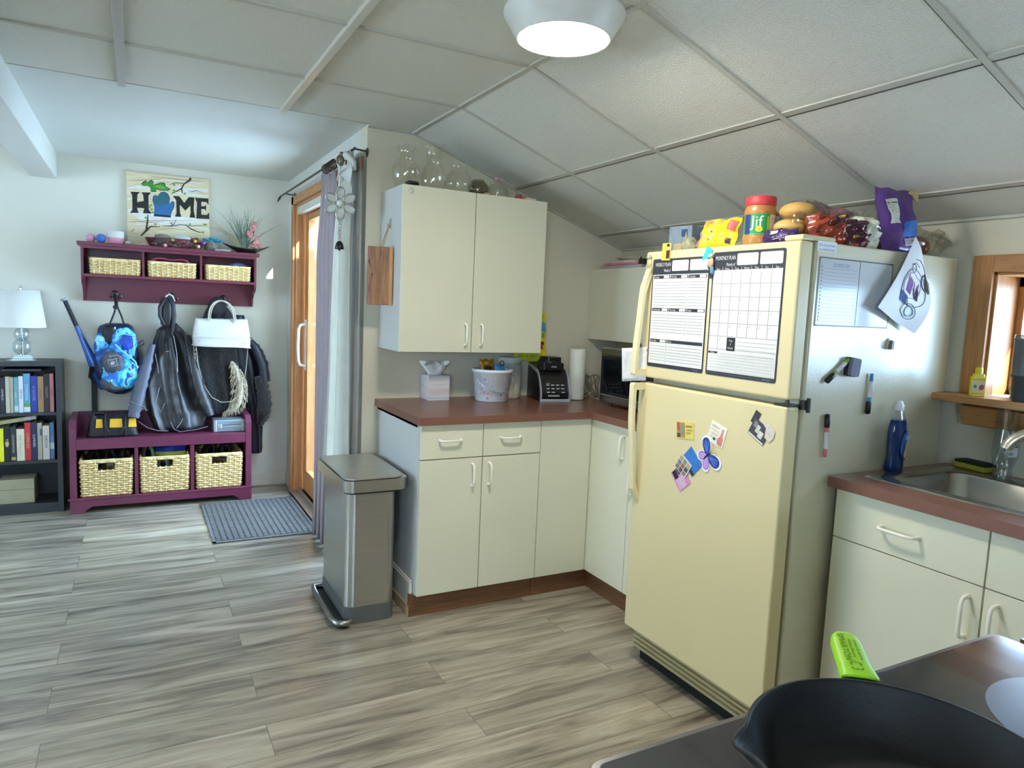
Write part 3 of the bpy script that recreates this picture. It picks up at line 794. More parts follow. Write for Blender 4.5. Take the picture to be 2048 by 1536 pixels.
# child's drawing, hanging off a magnet, curled
dr = MB(M('drawing_paper', 'd3d6d8', .6, var=.03))
P0 = [(1.169, 1.690), (1.262, 1.560), (1.196, 1.372), (.977, 1.452)]
def dfn(u, v):
    a = Vector(P0[0]).lerp(Vector(P0[1]), u); c_ = Vector(P0[3]).lerp(Vector(P0[2]), u); q = a.lerp(c_, v)
    q.x += .012*math.sin(PI*v)*(1 if u > .5 else -.3)
    return (q.x, fy0-.010-.030*math.sin(PI*min(1, v*.9))*(.4+.6*u)-.014*(1-u)*v-.005*math.sin(5*u+2*v), q.y)
dr.grid(dfn, 16, 20)
ink2 = {k: M('crayon_'+k, h, .7) for k, h in (('g', '3f5a48'), ('k', '55525e'), ('p', 'b48bcb'), ('b', '6f93cf'), ('t', '7fc0d3'), ('r', '8d5a52'))}
def dpt(u, v, o=.0013):
    p = dfn(u, v); return (p[0], p[1]-o, p[2])
def scr(pts, m, r=.0011): dr.tube([dpt(*p) for p in pts], r, 4, ink2[m], cap=False)
def loop(cu, cv, ru, rv, m, n=20, turns=1, r=.0010): scr([(cu+ru*math.cos(2*PI*k*turns/n)*(1-.02*k/n), cv+rv*math.sin(2*PI*k*turns/n)) for k in range(n+1)], m, r)
loop(.50, .50, .34, .24, 'k'); loop(.42, .50, .22, .16, 'p', 24); loop(.62, .80, .16, .10, 'k'); loop(.62, .80, .10, .065, 't', 40, 4, .0016); loop(.72, .30, .16, .10, 'g', 50, 6, .0016)
for k in range(16): scr([(.68+.016*k, .16+.01*(k % 3)), (.76+.010*k, .36-.02*(k % 2))], 'gkr'[k % 3], .0016)
for k in range(14): scr([(.26+.022*k, .42+.02*(k % 3)), (.34+.018*k, .60)], 'p', .0013)
for k in range(12): scr([(.22+.02*k, .64), (.30+.02*k, .74+.02*(k % 2))], 'b', .0013)
for k in range(7): scr([(.50+.012*k, .50), (.58+.012*k, .62)], 'k', .0022)
scr([(.25, .2), (.4, .12), (.6, .1), (.8, .16)], 'k'); scr([(.2, .3), (.3, .22), (.45, .2)], 'r'); loop(.30, .30, .07, .05, 'k', 14)
tag(dr.build('childs_drawing'), "child's crayon drawing on curled paper on refrigerator side", 'drawing')
def marker(x, z, ang, col, label, L=.125, cap_low=True):
    t = thing('marker', label, 'marker', (x, fy0, z), group='dry erase markers on the refrigerator')
    f_ = FS(x, z, ang, .008) @ Matrix.Rotation(PI/2, 4, 'Y')
    b = MB(M('marker_'+col, col, .35), f_)
    b.lathe([(.0, -L/2), (.0055, -L/2+.002), (.0062, -L/2+.02), (.0068, L*.18)], n=14)
    b.lathe([(.0070, -L*.30), (.0070, L*.08)], n=14, mat=M('marker_label', 'd9dadf', .4)); b.build('barrel', t)
    b = MB(M('marker_cap', '17171b', .4), f_); b.lathe([(.0066, L*.18), (.0082, L*.2), (.0085, L*.47), (.0, L*.5)], n=14)
    b.build('cap', t)
    b = MB(M('marker_print', '6b3a50', .5), FS(x, z, ang, .0153)); b.text('EXPO', .007, .0, 0, 0, w=.03); b.build('printed_name', t)
marker(.847, 1.250, 216, '8fb03a', 'green dry-erase marker lying diagonally on the refrigerator side')
marker(1.014, 1.172, 268, '3d93bd', 'blue dry-erase marker upright beside the felt eraser', .135)
marker(.820, 1.044, 92, 'd9788a', 'pink dry-erase marker lowest on the refrigerator side', .140)
t = thing('whiteboard_eraser', 'small dark felt eraser stuck on the refrigerator side', 'eraser', (.909, fy0, 1.26))
b = MB(M('eraser_shell', '2d2f38', .5), FS(.909, 1.26, -8)); b.prism([(p[0]-.022, p[1]-.030) for p in rr(.044, .060, .006)], 0, .014); b.build('shell', t)
b = MB(M('eraser_felt', '7f8499', .9, bump=.4, bs=600), FS(.909, 1.26, -8)); b.prism([(p[0]-.021, p[1]-.029) for p in rr(.042, .058, .008)], .014, .026); b.build('felt', t)
b = MB(M('clip_white', 'cdd0cf', .35), FS(1.098, 1.335, -4)); b.prism([(-.010, -.018), (.010, -.018), (.008, .018), (-.008, .018)], 0, .004); b.prism([(-.007, -.018), (.007, -.018), (.005, .012), (-.005, .012)], .004, .016, M('clip_grey', '6f6c66', .5))
tag(b.build('magnetic_clip'), 'small magnetic clip below the drawing on refrigerator side', 'clip')
# ================================================================== SINK RUN
t = thing('sink_cabinet', 'white sink base cabinet with two drawer fronts beside refrigerator', 'cabinet', (1.15, -2.45, 0))
yA, yM, yB_ = -2.017, -2.476, -2.935
b = MB(cabs); b.box(.892, XR-.003, yB_, yA, .102, .66); b.box(.892, .92, yB_, yA, .66, .878); b.box(.892, XR-.003, yA-.012, yA, .66, .878); b.build('body', t)
b = MB(toey); b.box(.93, .95, yB_, yA, 0, .104); b.build('toe_kick', t)
for y0, y1, hy in ((yM, yA, -2.440), (yB_, yM, -2.512)):
    b = MB(cab); b.box(.872, .890, y0+fr, y1-fr, .722, .877); p = b.build('drawer', t, bevel=.0012); c_ = (y0+y1)/2+.01
    handle(p, (.872, c_-.056, .798), (.872, c_+.056, .798), (-1, 0, 0), d=.032)
    b = MB(cab); b.box(.872, .890, y0+fr, y1-fr, .104, .719); p = b.build('door', t, bevel=.0012); handle(p, (.872, hy, .572), (.872, hy, .684), (-1, 0, 0), d=.032)
# counter with a hole for the sink
sx0, sx1, sy0, sy1 = .985, 1.375, -2.83, -2.085
b = MB(lam)
b.box(.847, sx0, -3.53, -2.003, .8795, .914); b.box(sx1, XR-.003, -3.53, -2.003, .8795, .914)
b.box(sx0, sx1, sy1, -2.003, .8795, .914); b.box(sx0, sx1, -3.53, sy0, .8795, .914); b.box(.135, .847, -3.53, -2.90, .8795, .914)
tag(b.build('sink_worktop'), 'brown laminate worktop around the steel sink', 'worktop')
t = thing('corner_cabinet', 'white base cabinet in corner between range and sink', 'cabinet', (.6, -3.2, 0))
b = MB(cabs); b.box(.137, XR-.003, -3.52, -2.945, .102, .878); b.build('body', t)
b = MB(toe); b.box(.137, .94, -2.99, -2.97, 0, .1019); b.build('toe_kick', t)
steel = M('brushed_steel', 'b4b2ab', .27, 1., var=.05, vs=30, stretch=(1, 40, 1)); 
def rrect(x0, x1, y0, y1, r, n=6):
    return [(x0+p[0], y0+p[1]) for p in rr(x1-x0, y1-y0, r, n)]
b = MB(steel)
o_ = rrect(.945, 1.440, -2.87, -2.045, .03)
rings = [(o_, .9146), (rrect(.948, 1.437, -2.867, -2.048, .03), .9175), (rrect(.965, 1.42, -2.85, -2.065, .03), .9165), (rrect(1.0, 1.352, -2.56, -2.098, .055), .916),
         (rrect(1.006, 1.346, -2.553, -2.104, .055), .910), (rrect(1.014, 1.338, -2.545, -2.112, .055), .80), (rrect(1.03, 1.322, -2.53, -2.128, .06), .755), (rrect(1.08, 1.27, -2.46, -2.2, .06), .745)]
n_ = len(o_)
vs = [(p[0], p[1], z) for ring, z in rings for p in ring]
fs = [(k*n_+i, k*n_+(i+1) % n_, (k+1)*n_+(i+1) % n_, (k+1)*n_+i) for k in range(len(rings)-1) for i in range(n_) ]
b.add(vs, fs, None, True); b.add([(p[0], p[1], .745) for p in rings[-1][0]], [tuple(range(n_))], None)
t = thing('sink', 'stainless steel drop-in kitchen sink below the window', 'sink', (1.19, -2.45, .745))
b.build('basin', t)
b = MB(M('drain_steel', '8d8c88', .3, 1.)); b.lathe([(.045, .747), (.045, .749), (.03, .748), (.0, .7465)], (1.176, -2.33, 0), 24); b.build('drain', t)
b = MB(steel); ring2 = [(rrect(1.0, 1.352, -2.80, -2.60, .05), .9168), (rrect(1.01, 1.342, -2.79, -2.61, .05), .9172)]
vs = [(p[0], p[1], z) for ring, z in ring2 for p in ring]; b.add(vs, [(i, (i+1) % n_, n_+(i+1) % n_, n_+i) for i in range(n_)], None, True)
b.add([(p[0], p[1], .9172) for p in ring2[1][0]], [tuple(range(n_))], M('basin_dark', '4a4a47', .3, 1.)); b.build('second_basin', t)
# faucet
nick = M('brushed_nickel', 'd6ccb8', .34, 1.)
t = thing('faucet', 'brushed nickel gooseneck kitchen faucet over the sink', 'faucet', (1.405, -2.50, .917))
b = MB(nick); b.lathe([(.027, .917), (.027, .925), (.020, .935), (.018, .99), (.016, 1.0)], (1.405, -2.50, 0), 24)
pts = []
for k in range(19):
    a = PI*k/18*.93; pts.append((1.405-.085*(1-math.cos(a))*.97, -2.50+.085*(1-math.cos(a))*1.15, 1.02+.085*math.sin(a)))
b.tube([(1.405, -2.50, .98)]+pts, [.014]*14+[.015, .016, .017, .018, .018, .017], 16); b.build('spout', t)
b = MB(nick); b.lathe([(.014, .93), (.014, .96), (.008, .97)], (1.405, -2.60, 0), 16); b.tube([(1.405, -2.60, .962), (1.36, -2.62, .985)], [.006, .004], 8); b.build('lever', t)

# dish soap bottle
t = thing('dish_soap_bottle', 'blue dish soap bottle standing by the refrigerator side', 'bottle', (1.130, -2.035, .914))
bx, by = 1.130, -2.033
b = MB(film('soap_blue', '0b316c', .93, .08)); b.lathe([(.030, .9145), (.036, .918), (.037, .94), (.034, .975), (.037, 1.01), (.038, 1.05), (.034, 1.075), (.030, 1.088)], (bx, by, 0), 28, sy=.62); b.build('liquid', t)
b = MB(glass('clear_plastic', 'e9f1f8', .05, .6, .10)); b.lathe([(.0305, 1.088), (.026, 1.10), (.018, 1.115), (.014, 1.122)], (bx, by, 0), 28, cap=(False, False), sy=.62); b.build('neck', t)
b = MB(M('soap_cap', 'd8dfe6', .3)); b.lathe([(.016, 1.12), (.0165, 1.137), (.012, 1.141), (.009, 1.150), (.0, 1.151)], (bx, by, 0), 20, sy=.8); b.build('cap', t)
b = MB(M('soap_label', '1f5fb5', .4))
def lab(b, u0, u1, z0, z1, m, o=.0012, rx=.038, ry=.0235, cx=bx, cy=by, n=10, oval=False):
    vs = []; N = 14
    for k in range(N):
        q = 2*PI*k/N; u = (u0+u1)/2+(u1-u0)/2*math.cos(q); z = (z0+z1)/2+(z1-z0)/2*math.sin(q)
        if not oval: u = max(u0, min(u1, (u0+u1)/2+(u1-u0)*.75*math.cos(q))); z = max(z0, min(z1, (z0+z1)/2+(z1-z0)*.75*math.sin(q)))
        a = math.radians(u); vs.append((cx+(rx+o)*math.cos(a), cy+(ry+o)*math.sin(a), z))
    b.add(vs, [tuple(range(N))], m)
lab(b, -110, -20, .955, 1.055, MC['soap_label'], .0030, oval=True); lab(b, -85, -48, .962, .995, M('duck_yellow', 'e3b844', .5), .0036, oval=True); lab(b, -78, -58, .99, 1.012, MC['duck_yellow'], .0038, oval=True)
b.text('Dawn', .022, 0, 0, 0, wb, PF((bx+.016, by-.028, 1.034), (1, .25, 0), (0, 0, 1)), w=.038)
b.text('ultra', .010, 0, 0, 0, wb, PF((bx+.018, by-.028, 1.016), (1, .25, 0), (0, 0, 1)), w=.018); b.build('label', t)
# sponge
t = thing('sponge', 'yellow sponge with dark green scouring top on sink edge', 'sponge', (1.452, -2.13, .914))
f_ = Fr(1.447, -2.118, .9175, 82)
b = MB(M('sponge_yellow', 'b7ad35', .95, bump=.6, bs=300), f_); b.box(-.055, .055, -.034, .026, 0, .018); b.build('foam', t, bevel=.003)
b = MB(M('scour_green', '23301f', .95, bump=.8, bs=400), f_); b.box(-.055, .055, -.034, .026, .018, .028); b.build('scouring_pad', t, bevel=.002)
# glass / clear plastic bottle upside down
t = thing('clear_bottle', 'empty clear plastic bottle with white label behind the faucet', 'bottle', (1.42, -2.225, .914))
bx, by = 1.415, -2.222
b = MB(glass('clear_bottle_plastic', 'dfe6ea', .08, .55, .12)); b.lathe([(.026, .9178), (.029, .935), (.026, .945), (.032, .965), (.038, .99), (.037, 1.03), (.032, 1.06), (.031, 1.10), (.034, 1.15), (.037, 1.165)], (bx, by, 0), 32, cap=(True, False)); b.build('bottle_body', t)
b = MB(M('bottle_sticker', 'd8dbe0', .5)); fS = PF((bx-.034, by-.026, .99), (.80, -.55, 0), (.0, 0.0, 1))
b.poly([(0, .004), (.004, 0), (.028, .003), (.030, .02), (.022, .065), (.012, .088), (.004, .085), (0, .06)], .0, None, fS)
b.rect(.003, .052, .020, .055, .0004, nav, fS); b.text('70%', .010, .012, .062, .0004, ink, fS, w=.012)
for k in range(5): b.rect(.003, .028+k*.004, .016, .0295+k*.004, .0004, lgr, fS)
for k in range(5): b.rect(.003+k*.0026, .006, .0042+k*.0026, .016, .0004, nav, fS)
b.lathe([(.0, 0), (.004, 0)], (.022, .036, .0004), 10, ink, fS, cap=(0, 0)); b.build('label', t)
# yellow plant-food bottle on ledge
t = thing('yellow_bottle', 'small yellow plant food bottle on the window ledge', 'bottle', (1.42, -2.105, 1.172))
f_ = Fr(1.420, -2.112, 1.1722, -52)
b = MB(M('yellow_plastic', 'e6cf1f', .35), f_); b.prism(rrect(-.023, .023, -.013, .013, .006), 0, .066); b.prism(rrect(-.017, .017, -.010, .010, .006), .066, .074); b.lathe([(.010, .07), (.010, .076)], n=18); b.build('bottle_body', t, bevel=.002)
b = MB(M('yellow_cap', 'e3c81a', .35), f_); b.lathe([(.0115, .075), (.0115, .093), (.010, .095), (0, .096)], n=18); b.build('cap', t)
fL = f_ @ PF((0, -.0136, 0), (1, 0, 0), (0, 0, 1)); b = MB(M('plant_label', 'c9cdb4', .5), fL)
b.rect(-.019, .014, .019, .048, .0); b.text('SuperThrive', .009, 0, .056, .0003, C('5e7a2a'), w=.034); b.poly([(.002, .024), (.008, .020), (.016, .024), (.017, .036), (.010, .040), (.003, .036)], .0003, C('a33a4a')); b.poly([(-.014, .028), (-.006, .026), (-.004, .036), (-.012, .038)], .0003, C('4b7a4a')); b.text('AFRICAN VIOLET', .006, 0, .008, .0003, C('4c6a3a'), w=.036); b.build('label', t)
# black blender cup/coffee jug on ledge
t = thing('drink_tumbler', 'dark grey plastic cup stack with clear lid on the window ledge', 'cup', (1.40, -2.285, 1.172))
b = MB(M('tumbler_grey', '3f4347', .35), Fr(1.415, -2.262, 1.172, 0)); b.lathe([(.036, .0005), (.040, .01), (.043, .075), (.047, .08), (.047, .085)], n=30); b.build('cup', t)
b = MB(M('tumbler_upper', '4a4e52', .35), Fr(1.415, -2.262, 1.172, 0)); b.lathe([(.044, .085), (.046, .195), (.048, .20), (.044, .20)], n=30); b.build('upper_cup', t)
b = MB(glass('smoky_lid', 'b9bcb4', .1, .5, .1), Fr(1.415, -2.262, 1.172, 0)); b.lathe([(.046, .20), (.046, .212), (.0, .214)], n=30); b.build('lid', t)
t = MB(M('pink_ceramic', 'b98c8c', .4)); t.ball((1.49, -2.20, 1.204), .024, lump=.1, sz=1.3); t.lathe([(.02, 1.172), (.016, 1.19)], (1.49, -2.20, 0))
tag(t.build('pink_figurine'), 'small pink figurine behind the cups on window ledge', 'figurine')

# ================================================================== RANGE
t = thing('kitchen_range', 'black glass-top electric range in the foreground', 'range', (-.27, -3.2, 0))
rx0, rx1, ry0, ry1 = -.668, .122, -3.52, -2.868
blk = M('range_black', '1b1c1e', .35)
b = MB(blk); b.box(rx0+.012, rx1-.012, ry0, ry1-.03, .0, .895); b.box(rx0+.012, rx1-.012, ry0-.01, ry0+.06, .895, 1.10); b.build('body', t, bevel=.004)
b = MB(M('range_rim', '8a8a8c', .22, .8)); b.prism(rrect(rx0, rx1, ry0, ry1, .018), .895, .9125); b.build('cooktop_rim', t, bevel=.003)
b = MB(M('cooktop_glass', '2b2e35', .13, var=.35, vs=9, spec=.8, coat=.3)); b.prism(rrect(rx0+.008, rx1-.008, ry0+.07, ry1-.008, .012), .9125, .9142)
b.build('cooktop', t)
for cx, cy, r in ((-.43, -3.06, .115), (-.045, -3.09, .130), (-.43, -3.33, .085), (-.07, -3.36, .085)):
    b = MB(M('burner_ring', '66768f', .2, spec=.8)); b.lathe([(r, 0), (0, 0)], (cx, cy, .9146), 48, cap=(0, 0)); b.build('burner', t)
b = MB(M('oven_door_glass', '141517', .15)); b.box(rx0+.03, rx1-.03, ry1-.034, ry1-.014, .22, .86); d_ = b.build('oven_door', t, bevel=.004)
b = MB(steel); b.tube([(rx0+.08, ry1-.014, .83), (rx0+.08, ry1+.018, .83), (rx1-.08, ry1+.018, .83), (rx1-.08, ry1-.014, .83)], .009, 10); b.build('handle', d_)
# cast iron skillet
iron = M('cast_iron', '212223', .55, .3, bump=.10, bs=260, var=.15)
t = thing('skillet', 'black cast iron skillet with pour spouts on the range', 'skillet', (-.43, -3.07, .9146))
b = MB(iron); cx, cy = -.43, -3.07; n = 96; z0 = .9148
prof = [(.0, .004), (.112, .004), (.122, .010), (.134, .034), (.1465, .060), (.1475, .0625), (.1505, .0625), (.1515, .060), (.139, .034), (.127, .006), (.115, .0), (.0, .0)]
vs = []
for r, z in prof:
    for i in range(n):
        a = 2*PI*i/n; q = r
        for sa in (math.radians(144), math.radians(144+180)):
            dd = abs((a-sa+PI) % (2*PI)-PI)
            if z > .03: q += .017*math.exp(-(dd/.13)**2)*(z-.03)/.0325
        zz = z
        for sa in (math.radians(144), math.radians(324)):
            dd = abs((a-sa+PI) % (2*PI)-PI)
            if z > .055: zz -= .004*math.exp(-(dd/.12)**2)
        vs.append((cx+q*math.cos(a), cy+q*math.sin(a), z0+zz))
b.add(vs, [(k*n+i, k*n+(i+1) % n, (k+1)*n+(i+1) % n, (k+1)*n+i) for k in range(len(prof)-1) for i in range(n)], None, True)
b.build('pan', t)
ha = math.radians(50.5); hd = Vector((math.cos(ha), math.sin(ha), 0)); hp = Vector((-hd.y, hd.x, 0))
c0 = Vector((cx, cy, z0))
def hpt(d, s, z): return tuple(c0+hd*d+hp*s+Vector((0, 0, z)))
def hbar(b, prof, m, rd=.0):
    """prof: (dist, halfwidth, zmid, halfthick)"""
    vs = []; k = 14
    for d, hw, z, ht in prof:
        for i in range(k):
            a = 2*PI*i/k; ca, sa_ = math.cos(a), math.sin(a)
            vs.append(hpt(d, hw*abs(ca)**.6*(1 if ca > 0 else -1), z+ht*abs(sa_)**.7*(1 if sa_ > 0 else -1)))
    N = len(prof)
    b.add(vs, [(j*k+i, j*k+(i+1) % k, (j+1)*k+(i+1) % k, (j+1)*k+i) for j in range(N-1) for i in range(k)], m, True)
    b.add(vs[:k], [tuple(range(k))], m); b.add(vs[-k:], [tuple(range(k))], m)
b = MB(iron); hbar(b, [(.1465, .036, .052, .005), (.154, .028, .053, .006), (.162, .0185, .055, .006), (.20, .0150, .060, .006), (.225, .0150, .065, .0055), (.238, .011, .067, .005), (.243, .003, .067, .003)], iron); b.build('handle', t)
sl = M('neon_silicone', 'a4e028', .45, var=.03)
SP = [(.160, .0225, .0555, .0085), (.164, .0228, .056, .0095), (.185, .0205, .059, .0095), (.21, .0198, .0635, .0092), (.228, .0195, .068, .0088), (.240, .0165, .071, .008), (.247, .011, .0725, .006), (.250, .004, .073, .003)]
b = MB(sl); hbar(b, SP, sl)
pr = M('sleeve_print', '55801c', .6)
def sltext(tx, size, d0, s0, w):
    vs, fs, x0, x1, y0_, y1_ = text_mesh(tx); out = []
    for q in vs:
        d = d0-(q[0]-(x0+x1)/2)*w/(x1-x0); sd_ = s0-(q[1]-.35)*size
        for A, B in zip(SP, SP[1:]):
            if A[0] <= d <= B[0]:
                k = (d-A[0])/(B[0]-A[0]); hw, z, ht = [A[i]+(B[i]-A[i])*k for i in (1, 2, 3)]; break
        ca = min(1, (abs(sd_)/hw))**(1/.6); sa_ = max(0, 1-ca*ca)**.5
        out.append(hpt(d, sd_, z+ht*sa_**.7+.0006))
    b.add(out, fs, pr)
sltext('SMARTON', .011, .212, .0065, .052); sltext('kitchen', .006, .210, -.002, .034); sltext('pour & serve', .006, .208, -.009, .038); sltext('C 3', .020, .176, .001, .016)
b.build('handle_sleeve', t)
# ================================================================== LOOSE THINGS ON THE WORKTOP
Z = .9142
def P3(o, X, up=(0, 0, 1)): return PF(o, X, up)
# tissue box
t = thing('tissue_box', 'pastel tissue box with white tissue on worktop left end', 'tissue box', (.28, -.07, Z))
f_ = Fr(.282, -.065, Z, 0)
tb_ = MB(M('tissue_box_card', 'd9dde0', .5, hex2='c9b2b4', vs=7, stretch=(1, 1, 9)), f_); tb_.box(-.056, .060, -.056, .056, 0, .128); tb_.build('carton', t, bevel=.002)
b = MB(M('tissue_box_bands', 'c4c9d4', .5, hex2='e6e4e4', vs=5, stretch=(2, 2, 30)), f_); b.rect(-.056, .0, .060, .126, .0563, None, P3((0, 0, 0), (1, 0, 0))); 
b.mats[0] = MC['tissue_box_bands']; b.rect(-.056, .034, .060, .062, .0567, M('tissue_box_pink', 'd8c2bd', .6, hex2='cfd2d6', vs=14), P3((0, 0, 0), (1, 0, 0))); b.rect(-.056, .008, .060, .012, .0567, M('tissue_box_blue', '9fb6cf', .6), P3((0, 0, 0), (1, 0, 0)))
b.rect(-.056, .034, .056, .062, .0564, MC['tissue_box_pink'], PF((0, 0, 0), (0, -1, 0), (0, 0, 1))); b.build('printed_pattern', t)
b = MB(M('tissue_paper', 'e9ece9', .8), f_)
b.grid(lambda u, v: ((.035+.035*v)*math.cos(2*PI*u)*(1+.25*math.sin(14*PI*u)*v), (.010+.022*v)*math.sin(2*PI*u)*(1+.3*math.sin(10*PI*u)*v), .126+.062*v+.012*math.sin(9*PI*u)*v), 60, 7, wrapu=True); b.build('tissue', t)
# bucket
t = thing('bucket', 'white speckled plastic bucket holding treats on the worktop', 'bucket', (.575, -.15, Z))
bx, by = .565, -.165
bw_ = M('bucket_plastic', 'e4e8ee', .35)
b = MB(bw_); R = lambda z: .087+.014*z/.16
b.lathe([(.080, 0), (.0865, .004), (R(.15), .150), (.107, .152), (.109, .158), (.107, .166), (.103, .168), (.099, .164), (.085, .02), (0, .012)], (bx, by, Z), 40, cap=(True, False)); random.seed(3); cols = ['d88a5a', '6f9ccf', 'cf8fa6', '8fc0c6', 'c2c890', 'd0a070', '5a86b8']
for k in range(64):
    a = math.radians(180+180*random.random()*1.1-10); z = .015+.118*random.random(); r = R(z)+.0006; s_ = random.uniform(.0045, .0075)
    ff = PF((bx+r*math.cos(a), by+r*math.sin(a), Z+z), (-math.sin(a), math.cos(a), 0), (.095*math.cos(a), .095*math.sin(a), 1)) @ Matrix.Rotation(random.random()*3, 4, 'Z')
    b.poly([(s_, 0), (s_*.2, s_*.7), (-s_, s_*.2), (-s_*.3, -s_*.8)], .0003, M('bone_print_'+cols[k % 7], cols[k % 7], .5), ff)
b.build('bucket_body', t)
b = MB(M('bail_wire', 'b5bac2', .3, .7)); b.tube([(bx+.112*math.cos(q), by-.034-.095*math.sin(q)*.75, Z+.135-.085*math.sin(q)) for q in [PI*k/20 for k in range(21)]], .0026, 8); b.build('bail_handle', t)
def packet(name, label, cat, fr, w, h, d, m, crk=.25, seed=1, deco=None, n=15, group=None, taper=0., rnd=0.):
    """a puffed sealed bag; local x wide, y tall, z thick"""
    random.seed(seed); ph = [random.random()*6 for _ in range(8)]; RN = rnd
    def S(u, v, s=1):
        x = (u-.5)*2; y = (v-.5)*2
        e = max(0, 1-abs(x)**3)**.5*max(0, 1-abs(y)**3.2)**.55
        ripple = 1+crk*(math.sin(5*x+ph[0]+3*y)*.5+math.sin(9*y+ph[1]-4*x)*.35+math.sin(13*x+ph[2])*.3+math.sin(17*y+7*x+ph[3])*.25)
        ww = w/2*(1-taper*(v))*(1-.05*math.cos(PI*y/2)); 
        ww *= 1-RN*abs(y)**2.6; hh = h/2*(1-RN*abs(x)**2.6)
        return (x*ww+.004*math.sin(6*y+ph[4]), y*hh+.003*math.sin(7*x+ph[5]), s*(d/2*e*ripple+.0006))
    b = MB(m, fr); b.grid(lambda u, v: S(u, v, 1), n, n); b.grid(lambda u, v: S(1-u, v, -1), n, n)
    def patch(u0, u1, v0, v1, m2, o=.0012, k=6):
        def fn(u, v):
            p = S(u0+(u1-u0)*u, v0+(v1-v0)*v); return (p[0], p[1], p[2]+o)
        b.grid(fn, k, k, m2)
    def word(tx, size, u, v, m2, w_=None, o=.002):
        vs, fs, x0, x1, y0, y1 = text_mesh(tx); sc = size if w_ is None else w_/(x1-x0); out = []
        p0 = S(u, v)
        for a, c, _ in vs:
            px = p0[0]+(a-(x0+x1)/2)*sc; py = p0[1]+(c-.35)*size
            uu = min(.98, max(.02, px/w+.5)); vv = min(.98, max(.02, py/h+.5)); out.append((px, py, S(uu, vv)[2]+o))
        b.add(out, fs, m2)
    if deco: deco(b, patch, word)
    o = b.build(name)
    return tag(o, label, cat, group)
def dc(b, patch, word): patch(.2, .75, .25, .7, M('treat_dark', '3b2c1c', .4)); patch(.3, .6, .75, .88, C('e0b040'))
packet('treat_bag', 'amber treat bag sticking out of the speckled bucket', 'bag', PF((.550, -.13, Z+.155), (1, 0, 0), (-.45, .1, 1)), .085, .115, .02, M('amber_film', 'b07a22', .25, var=.3, vs=30), seed=4, deco=dc)
packet('blue_packet', 'bright blue packet sticking out of the speckled bucket', 'bag', PF((.610, -.165, Z+.150), (1, 0, 0), (.5, .2, 1)), .055, .075, .02, M('blue_film', '37a4e8', .3), seed=9)
b = MB(M('black_cord', '16171a', .5)); b.tube([(.612+.012*math.cos(q), -.18, Z+.197+.012*math.sin(q)) for q in [k*.35 for k in range(-4, 14)]], .0022, 6); tag(b.build('cord_loop'), 'small black cord loop poking above the bucket rim', 'cord')
# frosted jar
t = thing('storage_jar', 'frosted plastic jar one third full of cream powder', 'jar', (.715, -.095, Z))
bx, by = .715, -.072
b = MB(film('frosted_plastic', 'c9ceca', .55, .3)); b.lathe([(.060, 0), (.065, .005), (.067, .03), (.067, .15), (.063, .168), (.056, .178), (.054, .190)], (bx, by, Z), 36, cap=(True, False)); b.build('jar_body', t)
b = MB(M('cream_powder', 'e3d29a', .9, bump=.3, bs=200)); b.lathe([(.063, .003), (.0645, .02), (.0645, .070), (.05, .078), (0, .074)], (bx, by, Z), 36); b.build('powder', t)
b = MB(M('jar_lid', 'c6c9c8', .35)); b.lathe([(.060, .190), (.062, .192), (.062, .216), (.059, .222), (0, .223)], (bx, by, Z), 36); b.build('lid', t)
# blender base
t = thing('blender_base', 'black countertop blender motor base with silver side panels', 'blender', (.93, -.17, Z))
f_ = Fr(.905, -.175, Z, -11)
blk2 = M('appliance_black', '17181a', .28, spec=.6); slv = M('appliance_silver', 'b9bdc6', .3, .3)
b = MB(blk2, f_); pr_ = [(-.125, .0), (.105, .0), (.112, .03), (.112, .05), (.075, .13), (.045, .165), (-.125, .195)]
b.prism([(-p[0], p[1]) for p in pr_][::-1], -.078, .078, fr=PF((0, 0, 0), (0, 1, 0), (0, 0, 1))); b.build('housing', t, bevel=.006, seg=3)
b = MB(slv, f_)
strip = [(-.108, 0), (-.128, .0), (-.128, .035), (-.118, .075), (-.082, .135), (-.045, .168), (.11, .192), (.11, .180), (-.045, .148), (-.074, .118), (-.100, .07), (-.108, .035)]
for z0_, z1_ in ((.0795, .084), (-.084, -.0795)): b.prism(strip[::-1] if 0 else strip, z0_, z1_, fr=PF((0, 0, 0), (0, 1, 0), (0, 0, 1)))
b.box(-.083, .083, -.130, -.120, .0, .016); b.build('side_panels', t, bevel=.002)
b = MB(blk2, f_); b.lathe([(.070, .165), (.066, .20), (.052, .235), (.0, .238)], (0, -.005, 0), 28); b.box(-.058, .058, -.075, -.03, .165, .205); b.box(-.03, .045, -.065, -.01, .20, .235); b.build('jug_socket', t, bevel=.004)
fb = f_ @ PF((0, -.1265, .028), (1, 0, 0), (0, .43, 1)); b = MB(M('panel_print', 'c7c9cc', .5), fb)
for r_ in range(3):
    for c_ in range(4):
        if r_ == 0 and c_ == 2: continue
        b.rect(-.050+c_*.028, .022+r_*.020, -.032+c_*.028, .027+r_*.020, .0035)
b.text('1200W', .009, -.038, .074, .0035, w=.022); b.rect(-.045, .0, .02, .010, .0035, M('badge', '8b8d86', .4)); b.build('printed_controls', t); b = MB(MC['panel_print'], f_); b.text('NINJA', .013, 0, 0, .002, None, PF((0, -.0770, .185), (1, 0, 0), (0, 0, 1)), w=.030)
b.build('printed_name', t)
